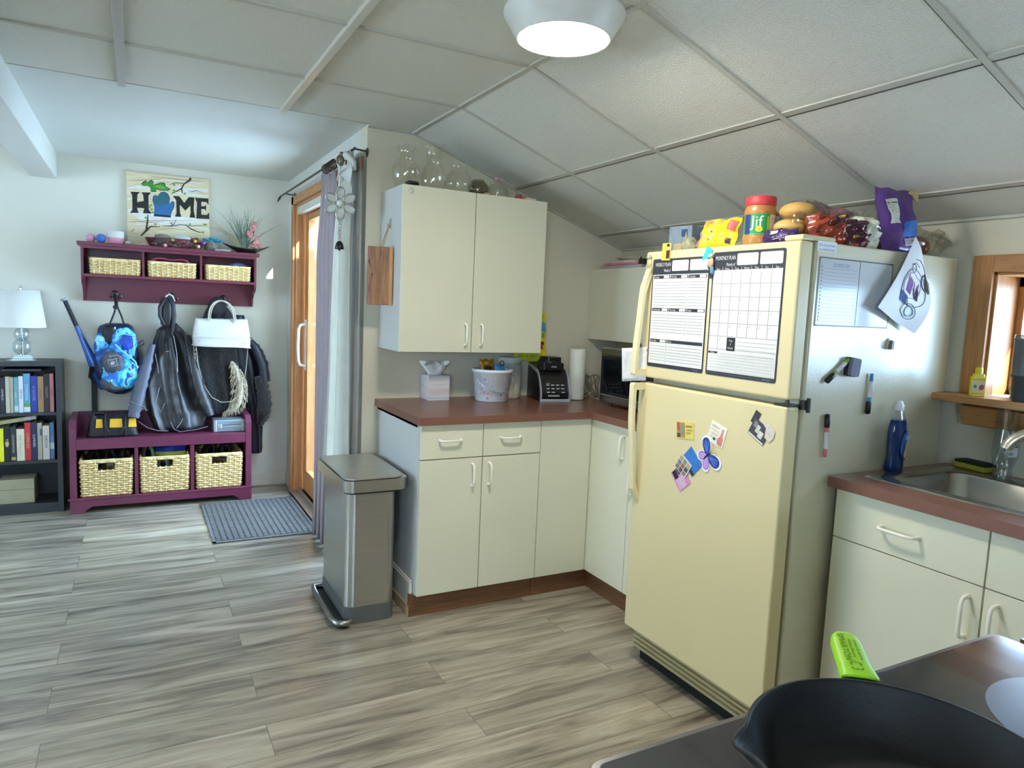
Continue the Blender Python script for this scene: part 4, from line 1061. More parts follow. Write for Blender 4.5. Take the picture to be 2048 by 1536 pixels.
# paper towel
t = thing('paper_towel_roll', 'upright white paper towel roll beside the microwave', 'paper towel', (1.055, -.225, Z))
b = MB(M('paper_towel', 'e3e7dc', .9, bump=.25, bs=180)); b.lathe([(.018, .002), (.044, .002), (.0465, .006), (.0465, .276), (.044, .281), (.020, .281), (.020, .26)], (1.062, -.215, Z), 36, cap=(True, False)); b.build('roll', t)
b = MB(M('core_card', 'a58d6a', .8)); b.lathe([(.0195, .002), (.0195, .280)], (1.062, -.215, Z), 20, cap=(False, False)); b.build('core', t)
# snack bag on the wall side
def dc(b, patch, word):
    patch(.03, .97, .03, .20, C('c3cf3c')); patch(.12, .93, .80, .97, C('b9cc3a')); patch(.5, .95, .60, .80, C('4f9bd0')); patch(.78, .88, .24, .34, C('b0402c')); patch(.74, .92, .34, .40, C('4a2a20')); patch(.2, .5, .3, .5, C('e8892a'))
    word('SOUR PATCH', .022, .45, .11, C('54622a'), .15); patch(.82, .90, .48, .58, C('5fa83c'))
packet('snack_bag', 'tall yellow and green candy bag behind the blender base', 'bag', PF((.848, -.052, 1.248), (1, 0, 0), (-.05, .06, 1)), .215, .272, .030, M('yellow_bag', 'e3d02e', .3, var=.15, vs=20), seed=6, deco=dc)
# microwave
t = thing('microwave', 'black and stainless microwave under short wall cabinet', 'microwave', (1.25, -.62, Z))
mx, y0, y1 = 1.085, -.955, -.405
b = MB(M('microwave_case', '3d3e3d', .4, .4)); b.box(mx+.03, 1.45, y0, y1, Z+.018, Z+.300); b.build('case', t, bevel=.006)
b = MB(blk2); b.box(mx, mx+.03, y0, y1, Z+.020, Z+.302); fd_ = b.build('front_panel', t, bevel=.006, seg=3)
b = MB(steel); b.box(mx-.005, mx+.02, y0, y1, Z+.258, Z+.304); b.box(mx-.005, mx+.02, y0, y1, Z+.014, Z+.060); b.build('steel_trim', fd_, bevel=.010, seg=3)
b = MB(M('mw_window', '0d0f12', .06)); b.box(mx-.003, mx+.002, -.76, y1-.03, Z+.075, Z+.245); b.build('door_window', fd_, bevel=.004)
b = MB(M('mw_keypad', '23282c', .2)); b.box(mx-.0035, mx+.002, y0+.02, -.78, Z+.070, Z+.160)
fk = PF((mx-.0042, -.79, Z+.08), (0, -1, 0), (0, 0, 1))
for r_ in range(3):
    for c_ in range(3): b.rect(.012+c_*.04, .008+r_*.024, .034+c_*.04, .014+r_*.024, .0, MC['panel_print'], fk)
b.build('keypad', t)
for x in (mx+.05, 1.42):
    for y in (y0+.04, y1-.04):
        b = MB(blk2); b.lathe([(.012, 0), (.012, .019)], (x, y, Z), 12); b.build('foot', t)
# power cord coil
b = MB(M('grey_cord', '6f6c5d', .5)); pts = []
for k in range(90):
    q = k*.28; r = .036+.010*math.sin(k*.41)
    pts.append((1.155+.05*math.sin(q*.5)+.01*math.sin(k), -.215-.008*math.sin(q*.33)-.01*math.cos(k*.6), Z+.072+.066*math.sin(q)+.004*math.sin(3*q)))
b.tube(pts, .0042, 7)
b.tube([(1.10, -.24, Z+.085), (1.105, -.28, Z+.03), (1.15, -.34, Z+.006), (1.24, -.36, Z+.0045), (1.32, -.33, Z+.0045)], .0036, 7); b.box(1.125, 1.145, -.245, -.225, Z+.045, Z+.09)
tag(b.build('power_cord'), 'bundled grey power cord between paper towel and microwave', 'cord')

# cutting board hanging from a hook on the wall cabinet side
t = thing('cutting_board', 'small striped wooden board hung by string on cabinet side', 'cutting board', (-.067, -.20, 1.385))
brd = wood('board_wood', '6f4a30', 'a3754c', (38, 38, 2.2), .5, 2.2)
f_ = Fr(-.065, -.195, 1.389, -14)
b = MB(brd, f_); b.box(-.058, .058, -.010, .010, 0, .272)
b.box(.040, .0585, -.0106, .0106, .0, .2725, wood('board_light', 'a87a4c', 'c6945f', (30, 30, 2), .5)); b.box(-.0585, -.036, -.0106, .0106, .0, .2725, wood('board_pink', '7d5540', '9b6f56', (30, 30, 2), .5))
b.build('board', t, bevel=.003)
b = MB(M('char_mark', '3d2a22', .7), f_ @ PF((0, -.0108, 0), (1, 0, 0), (0, 0, 1))); b.line([(-.048, .215), (-.052, .20), (-.046, .185), (-.040, .165)], [.002, .006, .003, .001]); b.line([(-.040, .15), (-.036, .145), (-.04, .12), (-.05, .08), (-.046, .06)], [.002, .007, .002, .002, .004]); b.build('burn_mark', t)
b = MB(M('jute_string', 'b08a5c', .8)); hk = Vector((-.012, -.155, 1.772))
pa = f_ @ Vector((.0, .011, .262)); pb_ = f_ @ Vector((.008, -.012, .258))
b.tube([tuple(pa), tuple(pa.lerp(hk, .5)+Vector((.0, .004, .0))), tuple(hk)], .0022, 6); b.tube([tuple(hk), tuple(pb_.lerp(hk, .5)), tuple(pb_), tuple(pb_+Vector((0, -.001, -.006)))], .0024, 6); b.ball(tuple(pb_), .005, n=8); b.build('string', t)
b = MB(M('adhesive_hook', 'a9a99f', .4)); b.box(-.0105, -.0055, -.168, -.142, 1.755, 1.800); b.tube([(-.010, -.155, 1.762), (-.020, -.155, 1.764), (-.022, -.155, 1.776)], .0028, 6); tag(b.build('adhesive_hook'), 'small adhesive hook on the wall cabinet side', 'hook')

# ================================================================== GLASSWARE ON THE CABINET
gz = 1.9425
cg = glass('clear_glass', 'fdfdfb', .015, .8, .035)
def vase(name, label, x, y, prof, cat='vase', th=.003, n=36, m=None, scal=0, group=None):
    b = MB(m or cg); pr2 = prof+[(max(0, r-th), z) for r, z in prof[::-1]]
    b.lathe(pr2, (x, y, gz), n, cap=(True, False))
    if scal:
        zt = max(v[2] for v in b.v)
        b.v = [(v[0], v[1], v[2]+(.006*math.sin(scal*math.atan2(v[1]-y, v[0]-x)) if v[2] > zt-.012 else 0)) for v in b.v]
    return tag(b.build(name), label, cat, group)
vase('glass_vase', 'clear hourglass vase leftmost on the tall cabinet', -.0+.035+.025, -.205+.045, [(.040, 0), (.045, .004), (.060, .04), (.068, .075), (.062, .11), (.045, .14), (.038, .165), (.045, .19), (.053, .20)], scal=6)
vase('glass_vase', 'tall clear waisted vase second from left on the tall cabinet', .185, -.20, [(.045, 0), (.05, .004), (.063, .03), (.066, .06), (.056, .10), (.040, .135), (.036, .165), (.044, .195), (.062, .215)], scal=6)
vase('glass_vase', 'short round clear vase in the middle of the cabinet top', .322, -.19, [(.04, 0), (.05, .004), (.067, .035), (.070, .06), (.062, .09), (.042, .113), (.038, .12), (.043, .135), (.044, .14)])
vase('glass_vase', 'pale wide glass at the cabinet back between two vases', .150, -.07, [(.04, 0), (.046, .06), (.05, .135)])
vase('glass_bowl', 'dark smoky round glass bowl beside the short vase', .440, -.17, [(.03, 0), (.048, .015), (.056, .04), (.05, .065), (.035, .08), (.032, .088)], 'bowl', m=glass('smoky_glass', 'd8d6ca', .04, .7, .08))
t = thing('glass_jar', 'low clear glass jar with domed lid on white dish', 'jar', (.535, -.19, gz))
b = MB(M('cream_dish', 'dcdac8', .4)); b.lathe([(.050, 0), (.066, .006), (.067, .010), (.0, .009)], (.535, -.20, gz), 32); b.build('dish', t)
b = MB(cg); b.lathe([(.045, .011), (.050, .02), (.050, .055), (.047, .058), (.047, .02), (0, .014)], (.535, -.20, gz), 32); b.build('jar_body', t)
b = MB(cg); b.lathe([(.051, .059), (.040, .072), (.015, .080), (.008, .084), (.012, .092), (.0, .098)], (.535, -.20, gz), 32); b.build('lid', t)
b = MB(M('pink_ribbon', 'c99aa0', .7)); b.tube([(.515, -.21, gz+.088), (.53, -.225, gz+.10), (.55, -.235, gz+.088), (.585, -.245, gz+.07), (.61, -.25, gz+.055)], [.004, .010, .008, .007, .003], 8, flat=.35); b.ball((.517, -.215, gz+.096), .012, n=10, lump=.2); tag(b.build('pink_ribbon'), 'faded pink ribbon lying over the glass jar lid', 'ribbon')
vase('shot_glass', 'small clear tumbler near the right end of cabinet', .618, -.20, [(.022, 0), (.024, .004), (.029, .055)], 'glass')
b = MB(M('orange_box', 'e8c9a4', .5)); b.box(.645, .715, -.285, -.235, gz, gz+.014); b.box(.643, .652, -.286, -.234, gz, gz+.0145, M('orange_end', 'd8794a', .5)); tag(b.build('small_box', bevel=.001), 'small flat cream and orange box at cabinet edge', 'box')
t = thing('small_bottle', 'little bottle lying down with a red cap', 'bottle', (.70, -.20, gz)); b = MB(M('bottle_clear', 'b8c4c4', .2)); b.lathe([(.016, 0), (.018, .004), (.018, .04), (.014, .048)], fr=Fr(.672, -.16, gz+.0185, -20, 0, 0) @ Matrix.Rotation(PI/2, 4, 'X')); b.build('bottle_body', t)
b = MB(M('red_cap', 'b03a40', .4)); b.lathe([(.0185, .048), (.0185, .068), (.016, .07), (0, .07)], fr=Fr(.672, -.16, gz+.0185, -20) @ Matrix.Rotation(PI/2, 4, 'X')); b.build('cap', t)
b = MB(M('black_leather', '1f1e20', .4)); b.ball((.052, -.285, gz+.012), .022, sx=1.5, sz=.5, lump=.15); tag(b.build('coin_purse'), 'small black pouch at the cabinet top front corner', 'pouch')
b = MB(M('candle_cream', 'd9c49a', .5)); b.lathe([(.012, 0), (.012, .012), (0, .013)], (.438, -.275, gz), 14); tag(b.build('tealight'), 'tiny cream tealight between the two cabinet doors', 'candle')

# papers on the short cabinet
pz = 1.6455
b = MB(M('cookbook_grey', 'b4a6a8', .6)); b.box(1.272, 1.44, -.46, -.085, pz, pz+.018); tag(b.build('folder', bevel=.002), 'grey paper folder lowest in the pile over microwave', 'folder')
b = MB(M('magazine_pink', 'c77f86', .5, var=.3, vs=14)); b.box(1.268, 1.44, -.43, -.12, pz+.0185, pz+.030); tag(b.build('magazine', bevel=.001), 'pink magazine in the pile over the microwave', 'magazine')
b = MB(M('plate_pink', 'd9c2c2', .5, var=.2, vs=25)); b.box(1.275, 1.44, -.40, -.16, pz+.0305, pz+.042); tag(b.build('booklet', bevel=.001), 'pale pink booklet upper in the pile over microwave', 'booklet')
b = MB(M('paper_plate', 'bfbda4', .6)); b.lathe([(.0, .0), (.055, .0), (.085, .016), (.087, .018), (.085, .0175), (.055, .003), (0, .003)], (1.36, -.26, pz+.0425), 30, cap=(0, 0)); tag(b.build('paper_plate'), 'paper plate topping the pile over the microwave', 'plate')
b = MB(M('black_gadget', '1d1e1c', .4)); b.box(1.27, 1.31, -.47, -.435, pz+.0185, pz+.045); b.lathe([(.004, 0), (.004, .012)], (1.28, -.44, pz+.045), 10); tag(b.build('small_gadget', bevel=.003), 'small black gadget at the pile edge by the freezer handle', 'gadget')

# ================================================================== ON TOP OF THE REFRIGERATOR
fz = 1.637
# peanut butter jar
t = thing('peanut_butter_jar', 'peanut butter jar with red lid at refrigerator front edge', 'jar', (.78, -1.70, fz))
bx, by = .775, -1.705
b = MB(M('peanut_butter', 'b8854a', .3, var=.08)); b.lathe([(.046, 0), (.050, .006), (.052, .02), (.052, .034), (.050, .040), (.050, .108), (.052, .112), (.052, .120), (.047, .134), (.045, .140)], (bx, by, fz), 36); b.build('jar_body', t)
b = MB(M('red_lid', 'cf3d45', .35, bump=.2, bs=400)); b.lathe([(.048, .138), (.049, .140), (.049, .166), (.046, .168), (0, .168)], (bx, by, fz), 36); b.build('lid', t)
b = MB(M('label_green', '2f9a50', .4)); 
def band(a0, a1, z0_, z1_, r, m, k=10):
    b.grid(lambda u, v: (bx+r*math.cos(math.radians(a0+(a1-a0)*u)), by+r*math.sin(math.radians(a0+(a1-a0)*u)), fz+z0_+(z1_-z0_)*v), k, 2, m)
band(150, 262, .041, .107, .0508, MC['label_green']); band(262, 330, .041, .107, .0508, M('label_white', 'ded2c8', .5)); band(250, 260, .050, .100, .0513, M('label_yellowgreen', '9ccc2f', .5)); band(160, 188, .041, .107, .0511, M('label_navy', '2b3a78', .5))
band(150, 262, .041, .0435, .0512, M('label_teal', '4fc0a0', .5))
for k in range(7): band(266, 300+6*(k % 3), .050+k*.007, .0525+k*.007, .0512, M('label_text', 'c09a94', .6))
def wrapt(tx, size, a, z, r, m, w=None):
    vs, fs, x0, x1, y0_, y1_ = text_mesh(tx); sc = size if w is None else w/(x1-x0); out = []
    for p in vs:
        q = math.radians(a)+((p[0]-(x0+x1)/2)*sc)/r; out.append((bx+r*math.cos(q), by+r*math.sin(q), fz+z+(p[1]-.35)*size))
    b.add(out, fs, m)
wrapt('Jif', .052, 212, .084, .0516, M('label_letter', 'f2f4f2', .4)); 
ys = [(bx+.0517*math.cos(math.radians(222)+.012/.0517*math.cos(q)), by+.0517*math.sin(math.radians(222)+.012/.0517*math.cos(q)), fz+.058+.010*math.sin(q)) for q in [2*PI*k/16 for k in range(16)]]
b.add(ys, [tuple(range(16))], M('label_sun', 'e6d32c', .5)); b.build('label', t)
# yellow candy bag
def dc(b, patch, word):
    patch(.06, .60, .72, .93, C('e9c84e')); word('PEANUT', .030, .35, .82, C('d4707c'), .080); patch(.08, .52, .14, .64, C('f1d23a')); 
    for k in range(9):
        q = k*.7; patch(.29+.12*math.cos(q)-.02, .29+.12*math.cos(q)+.03, .38+.15*math.sin(q)-.03, .38+.15*math.sin(q)+.03, C('5a4a96' if k % 2 else 'e9e4ee'), .0018, 3)
    patch(.80, .97, .5, .85, C('c25a54')); patch(.80, .92, .08, .25, C('3f2a4e'))
packet('candy_bag', 'bright yellow candy bag leaning left of peanut butter jar', 'bag', PF((.745, -1.555, fz+.056), (0.10, -1, 0), (.25, 0, 1)), .165, .108, .045, M('yellow_candy_bag', 'efcf1c', .3, var=.06), seed=11, deco=dc)
# hidden layers behind
def dc(b, patch, word): patch(.1, .5, .6, .9, C('2a4a9c')); patch(.55, .9, .55, .9, C('d04a58'))
packet('blue_bag', 'blue and red bag lying behind the peanut butter jar', 'bag', PF((.945, -1.665, fz+.066), (.2, -1, 0), (.12, 0, 1)), .17, .128, .05, M('blue_bag', '5b7fb8', .35, var=.2, vs=18), seed=12, deco=dc)
packet('red_packet', 'crumpled red and white packet behind the yellow card', 'bag', PF((.82, -1.44, fz+.045), (.1, -1, 0), (.35, 0, 1)), .13, .085, .05, M('red_white_wrap', 'b84844', .35, hex2='cfc8bd', vs=16), seed=13)
b = MB(M('carton_red', 'b5443e', .5)); b.box(.90, .99, -1.385, -1.325, fz, fz+.085, fr=None); b.box(.8995, .9905, -1.386, -1.324, fz+.055, fz+.0855, M('carton_white', 'd9dccf', .5)); tag(b.build('small_carton', bevel=.002), 'little red and white carton behind the crumpled packet', 'carton')
t = MB(M('blue_grey_box', '8494a0', .5, var=.2, vs=20), Fr(.90, -1.225, fz, 12)); t.box(-.06, .09, -.055, .055, 0, .118); t.box(-.0605, -.058, -.035, -.005, .075, .105, C('2d4370')); t.box(-.0605, -.058, -.03, .03, .02, .05, C('c7a878')); tag(t.build('snack_box', bevel=.002), 'blue grey snack box at the far end of refrigerator top', 'box')
b = MB(M('leafy_print', '6f7f5e', .6, hex2='c4bfa9', vs=40)); b.ball((.80, -1.345, fz+.032), .032, sx=1.1, sz=1, lump=.2, seed=2); b.tube([(.79, -1.33, fz+.05), (.785, -1.335, fz+.085)], [.008, .001], 6); tag(b.build('herb_packet'), 'small green and white packet beside the yellow card', 'bag')
# bagels in a clear bag
t = thing('bread_bag', 'clear bag of round golden rolls on refrigerator top', 'bread', (.83, -1.83, fz))
bun = M('bun_crust', 'c99a4c', .5, hex2='dcb468', vs=14, bump=.1, bs=60)
for i, (x, y, z, r, s_) in enumerate(((.845, -1.800, .118, .060, .52), (.835, -1.790, .066, .062, .50), (.90, -1.78, .07, .06, .5))):
    b = MB(bun); b.ball((x, y, fz+z), r, n=24, sz=s_); b.build('bread_roll', t)
bag = glass('clear_film', 'e9e9e6', .12, .65, .10)
b = MB(bag)
def bagf(u, v):
    a = 2*PI*u; r = .085*math.sin(PI*(v*.88+.06))**.6*(1+.07*math.sin(5*a+3*v)+.05*math.sin(9*a))
    return (.872+r*math.cos(a)*1.0, -1.80+r*math.sin(a)*1.02+.03*(1-v)*math.sin(a*.5), fz+.004+.155*v)
b.grid(bagf, 30, 14, wrapu=True)
b.grid(lambda u, v: (.845-.02*v+.01*math.sin(9*u), -1.755+.060*v, fz+.120-.115*v+.02*(u-.5)*(1-v)+.008*math.sin(12*u+4*v)), 12, 8)
b.build('plastic_bag', t)
def dc(b, patch, word): patch(.25, .5, .55, .8, C('e4dccb')); patch(.6, .8, .2, .5, C('5a3a86')); word('bagels', .02, .65, .3, C('cfc8de'), .03)
packet('purple_wrapper', 'dark purple bread wrapper beneath the golden rolls', 'bag', PF((.755, -1.815, fz+.028), (.1, -1, 0), (.30, 0, 1)), .125, .050, .045, M('purple_film', '3a2560', .25, var=.3, vs=30), seed=15, deco=dc)
packet('chip_bag', 'crumpled striped bag end behind the golden rolls', 'bag', PF((.98, -1.80, fz+.120), (.6, -.8, -.3), (.3, 0, 1)), .16, .07, .05, M('dark_print_film', '54475e', .3, hex2='8d6258', vs=22), .5, seed=16)
packet('red_chip_bag', 'shiny orange red snack bag at refrigerator front right corner', 'bag', PF((.835, -1.922, fz+.050), (1, -.25, 0), (.12, .3, 1)), .135, .098, .070, M('red_film', 'c0512f', .22, hex2='5a1f1a', vs=9), .7, seed=17, deco=lambda b, p, w_: (p(.55, .9, .6, .9, C('2c2338')), p(.62, .75, .72, .85, C('d9b04e'))))
packet('red_chip_bag', 'dark maroon snack bag with white stripes on refrigerator edge', 'bag', PF((.935, -1.945, fz+.040), (1, -.1, 0), (-.35, .2, 1)), .10, .098, .062, M('maroon_film', '7c2f3c', .22, hex2='2b2333', vs=14), .7, seed=18, deco=lambda b, p, w_: (p(.62, .70, .2, .9, C('dcd8dc')), p(.2, .4, .3, .45, C('c9a24a')), p(.1, .5, .02, .16, C('c0512f')), p(.78, .82, .25, .85, C('dcd8dc'))))
packet('white_bread_bag', 'white crinkled paper bag beside the purple pouch', 'bag', PF((1.015, -1.915, fz+.054), (1, -.1, 0), (-.12, .1, 1)), .125, .105, .085, M('white_paper_bag', 'd9dccb', .6, bump=.4, bs=30), .45, seed=19, taper=.35)
b = MB(bag); b.grid(lambda u, v: (.98+.10*u, -1.94+.05*v, fz+.108+.012*math.sin(8*u)+.018*math.sin(9*v+3*u)-.05*u), 12, 8); b.ball((1.098, -1.895, fz+.042), .028, M('tan_bread', '8d6a4c', .6), sz=1.2)
tag(b.build('bread_heel'), 'piece of bread in clear film left of the purple pouch', 'bread')
def dc(b, patch, word):
    patch(.14, .42, .42, .80, M('nutrition_label', 'd3d6c6', .5)); patch(.52, .86, .24, .48, M('blue_panel', '3c74c4', .4)); patch(.55, .84, .11, .22, M('barcode_panel', 'c9ccc8', .5))
    for k in range(9): patch(.16, .40, .45+k*.035, .455+k*.035, C('6b6d66'), .0018, 3)
    patch(.16, .40, .735, .75, C('45473f'), .0019, 3)
    for k in range(8): patch(.58+k*.03, .59+k*.03, .13, .20, C('35363a'), .0019, 2)
packet('purple_pouch', 'tall glossy purple foil pouch standing on refrigerator', 'pouch', PF((1.172, -1.930, fz+.108), (1, -.08, 0), (.10, .22, 1)), .182, .222, .045, M('purple_foil', '5b3a86', .22, var=.25, vs=10), .35, seed=20, deco=dc)
b = MB(M('pouch_tear', 'd6bd86', .5)); f_ = PF((1.258, -1.928, fz+.206), (1, -.08, 0), (.10, .22, 1)); b.prism([(-.034, .0), (-.02, .010), (.0, .008), (.014, .014), (.012, -.028), (-.004, -.022), (-.014, -.006)], .0, .002, fr=f_); tag(b.build('pouch_tear_strip'), 'tan torn corner strip at the top of purple pouch', 'strip')
t = thing('bread_loaf_bag', 'brown loaf in thin plastic bag at refrigerator back edge', 'bread', (1.33, -1.86, fz))
b = MB(M('dark_loaf', '5f4532', .55, hex2='7a5842', vs=8, bump=.1)); b.ball((1.325, -1.80, fz+.050), .06, n=24, sx=1.35, sz=.82, sy=1.3); b.ball((1.345, -1.90, fz+.038), .042, M('amber_loaf', '8a4a22', .3), n=16, sx=.8, sz=.9); b.build('loaf', t)
b = MB(M('loaf_label', '9a9da0', .5)); b.box(1.275, 1.318, -1.935, -1.933, fz+.006, fz+.052); b.box(1.282, 1.296, -1.937, -1.935, fz+.03, fz+.045, dark_m); b.build('bag_label', t)
b = MB(bag)
b.grid(lambda u, v: (1.33+.095*math.cos(2*PI*u)*math.sin(PI*(.1+.85*v))**.5*(1+.05*math.sin(10*PI*u)), -1.83+.12*math.sin(2*PI*u)*math.sin(PI*(.1+.85*v))**.5, fz+.003+.115*v), 28, 10, wrapu=True)
b.grid(lambda u, v: (1.375+.095*u, -1.925+.03*v+.012*math.sin(8*u+5*v)-.005, max(fz+.003, fz+.085-.095*v+.022*u+.010*math.sin(11*v+6*u)-.02*u*v)), 16, 12)
b.grid(lambda u, v: (1.38+.09*v+.008*math.sin(9*u), -1.955+.07*u+.010*math.sin(7*v), fz+.09-.055*v*v+.012*math.sin(10*u+6*v)), 14, 12); b.build('plastic_bag', t)
# ================================================================== TRASH CAN
t = thing('trash_can', 'rectangular stainless step trash can beside base cabinet', 'trash can', (-.175, -.31, 0))
st2 = M('trash_steel', 'b9b8b2', .30, .9, var=.04, vs=10, stretch=(1, 1, 14)); lidm = M('lid_steel', 'c3c1b8', .38, .8, var=.08, vs=14); plas = M('grey_plastic', '5b5d5c', .45); dkp = M('dark_plastic', '1f2022', .5)
b = MB(st2); b.prism(rrect(-.300, -.078, -.560, -.115, .045, 8), .075, .585); b.build('can_body', t, bevel=.002)
b = MB(plas); b.prism(rrect(-.303, -.075, -.563, -.112, .046, 8), .0, .076); b.build('base', t, bevel=.003)
b = MB(dkp); b.prism(rrect(-.306, -.050, -.566, -.07, .045, 8), .580, .592); b.box(-.078, -.048, -.48, -.15, .33, .60); b.build('bag_rim', t)
b = MB(M('rim_steel', 'b5b4ae', .30, .9, var=.04)); b.prism(rrect(-.318, -.030, -.578, -.055, .05, 8), .590, .640); b.build('lid_rim', t, bevel=.004)
b = MB(dkp); b.prism(rrect(-.306, -.050, -.568, -.075, .045, 8), .640, .6435); b.build('lid_gap', t)
b = MB(lidm); b.prism(rrect(-.310, -.052, -.570, -.075, .045, 8), .6435, .650, fr=None); b.build('lid', t, bevel=.003)
b = MB(M('pedal_steel', '9b9b97', .3, 1.)); 
b.tube([(-.305, -.15, .028), (-.345, -.15, .028), (-.352, -.20, .028), (-.352, -.54, .028), (-.340, -.585, .028), (-.30, -.60, .028), (-.285, -.585, .028)], .013, 10, flat=1.0); b.build('pedal', t)
b = MB(dkp); b.prism(rrect(-.338, -.29, -.585, -.13, .02), .0, .018); b.build('pedal_guard', t)

# ================================================================== DOOR MAT
b = MB(M('door_mat_rubber', '5c5d5e', .75, hex2='73726f', vs=60, bump=.3, bs=150)); mx0, mx1, my0, my1 = -.712, -.118, .722, 1.575
b.box(mx0, mx1, my0, my1, 0, .005)
for k in range(17):
    x = mx0+.022+k*.0328; b.box(x, x+.022, my0+.03, my1-.03, .005, .0085)
m2_ = M('door_mat_groove', '8a8987', .8)
for k in range(40):
    y = my0+.035+k*.0198; b.box(mx0+.02, mx1-.02, y, y+.004, .0052, .0100)
b.box(mx0, mx1, my0, my0+.022, .005, .009); b.box(mx0, mx1, my1-.022, my1, .005, .009); b.box(mx0, mx0+.016, my0, my1, .005, .009); b.box(mx1-.016, mx1, my0, my1, .005, .009)
tag(b.build('door_mat'), 'grey ribbed door mat in front of the sliding door', 'mat')

# ================================================================== CURTAINS
rodm = M('rod_bronze', '4a4238', .4, .6)
t = thing('curtain_rod', 'thin dark curtain rod over the sliding door', 'curtain rod', (-.15, .95, 2.13))
b = MB(rodm); b.tube([(-.15, 1.91, 2.132), (-.15, -.03, 2.128)], .0065, 10); b.build('rod', t)
b = MB(rodm); b.tube([(-.15, 1.90, 2.132), (-.155, 1.935, 2.120), (-.165, 1.955, 2.095)], [.006, .009, .002], 8); b.tube([(-.15, 1.90, 2.132), (-.148, 1.94, 2.140)], [.006, .003], 8); b.build('finial', t)
for y in (1.74, -.01):
    b = MB(rodm); b.tube([(-.15, y, 2.130), (-.12, y, 2.128), (XS-.002, y, 2.125), (XS-.002, y, 2.10)], .0045, 8); b.lathe([(.018, 0), (.018, .004)], n=16, fr=PF((XS-.0045, y, 2.125), (0, 1, 0), (0, 0, 1)) @ Matrix.Rotation(0, 4, 'X')); b.build('bracket', t)
for y in (.56, .51, .47, .44, .41, .385, .36):
    b = MB(rodm); b.tube([(-.15+.019*math.cos(q), y+.012*math.sin(q*1), 2.118+.024*math.sin(q)) for q in [2*PI*k/16 for k in range(16)]], .0032, 6, close=True); b.build('ring', t)
def cloth(fn, m, name, par, nu, nv, solid=.0015):
    b = MB(m); b.grid(fn, nu, nv); return b.build(name, par, solid=solid)
tp = sheer('taupe_cloth', 'aa9ea0', .3); tp2 = sheer('taupe_cloth_light', 'b9b3b0', .3)
t = thing('curtain', 'taupe curtain panel gathered at the sliding door', 'curtain', (-.15, .6, 0))
def f1(u, v):
    g = min(1, v*5); y = .735-(.40+.02*math.sin(3*v))*u - .03*math.sin(PI*v); y += (.08*(u-.5))*(1-g)
    am = .006+.028*g*(1-.3*v)
    return (-.140+am*.8*math.sin(2*PI*4.5*u+.6*math.sin(4*v))-.010*v, y+.012*math.sin(2*PI*9*u)*g, 2.090+(.02-.055*u+.06*abs(math.sin(PI*3*u)))*(1-min(1, v*30))*1-(2.075)*v)
cloth(f1, tp, 'curtain_panel', t, 90, 40)
t = thing('sheer_curtain', 'white curtain panel hung right of the taupe curtain', 'curtain', (-.15, .2, .7))
sh = sheer('white_curtain', 'd6d5cb', .35)
def f2(u, v):
    g = min(1, v*4); y0_ = .22+.05*v+.15*v*v; y1_ = -.005-.055*v
    y = y0_+(y1_-y0_)*u
    return (-.160-.028*g*math.sin(PI*u)-.016*g*math.sin(2*PI*3.2*u+1.2*v)+.012*u, y, 2.125-1.62*v)
cloth(f2, sh, 'curtain_panel', t, 70, 36)
t = thing('curtain', 'taupe curtain panel at the wall corner behind the white curtain', 'curtain', (-.12, 0, 0))
def f3(u, v): return (-.116-.013*math.sin(2*PI*2.5*u+.5*v)*min(1, v*6+.2), .12-.135*u, 2.10-2.07*v)
cloth(f3, tp2, 'curtain_panel', t, 40, 30)

# wind chime: glass-petal flower, chain and bell
t = thing('wind_chime', 'flower-shaped glass petal wind chime with black bell', 'wind chime', (-.215, -.03, 1.86))
wx, wy = -.218, -.035
pt = M('chime_petal', 'a9aaa6', .25, .6); 
fc = PF((wx, wy, 1.862), (.9, -.43, 0), (0, 0, 1))
for k in range(6):
    a = math.radians(90+60*k); b = MB(pt, fc); cx_, cy_ = .047*math.cos(a), .047*math.sin(a)
    ring = [(cx_+(.030*math.cos(q))*math.cos(a)-(.019*math.sin(q))*math.sin(a), cy_+(.030*math.cos(q))*math.sin(a)+(.019*math.sin(q))*math.cos(a), 0) for q in [2*PI*j/20 for j in range(20)]]
    b.tube(ring, .0042, 6, close=True); b.add([(p[0], p[1], -.001) for p in ring], [tuple(range(20))], M('petal_glass', 'c4c6be', .15, .1)); b.build('petal', t)
b = MB(M('chime_crystal', 'dfe3d8', .15, .2), fc); b.ball((0, 0, .005), .017, lump=.15, n=12); b.build('centre', t)
ch = M('chain_metal', '8d8a80', .35, .8)
b = MB(ch); b.tube([(wx, wy, 1.925), (wx, wy, 2.04)], .0016, 6)
for k in range(14):
    z = 1.79-k*.0105; b.tube([(wx+.008*math.cos(q+k), wy, z+.006*math.sin(q)) for q in [2*PI*j/8 for j in range(8)]], .0013, 5, close=True)
b.tube([(wx, wy, 1.645+.09), (wx, wy, 1.675)], .0016, 6); b.build('chain', t)
b = MB(M('black_bell', '171718', .35)); b.lathe([(.004, .030), (.014, .024), (.019, .010), (.022, -.006), (.021, -.008), (.012, .0)], (wx, wy, 1.655), 20, cap=(True, True)); b.ball((wx, wy, 1.645), .006, n=8); b.build('bell', t)
b = MB(M('cherub_brass', '807a62', .4, .7)); b.ball((wx, wy, 2.060), .016, n=12, sz=1.6, lump=.25); b.ball((wx+.004, wy, 2.092), .010, n=10, lump=.3); b.tube([(wx-.015, wy, 2.045), (wx-.018, wy, 2.07), (wx-.006, wy, 2.085)], .005, 6); b.tube([(wx+.012, wy, 2.06), (wx+.026, wy, 2.065), (wx+.024, wy, 2.045)], .005, 6); b.build('brass_figure', t)
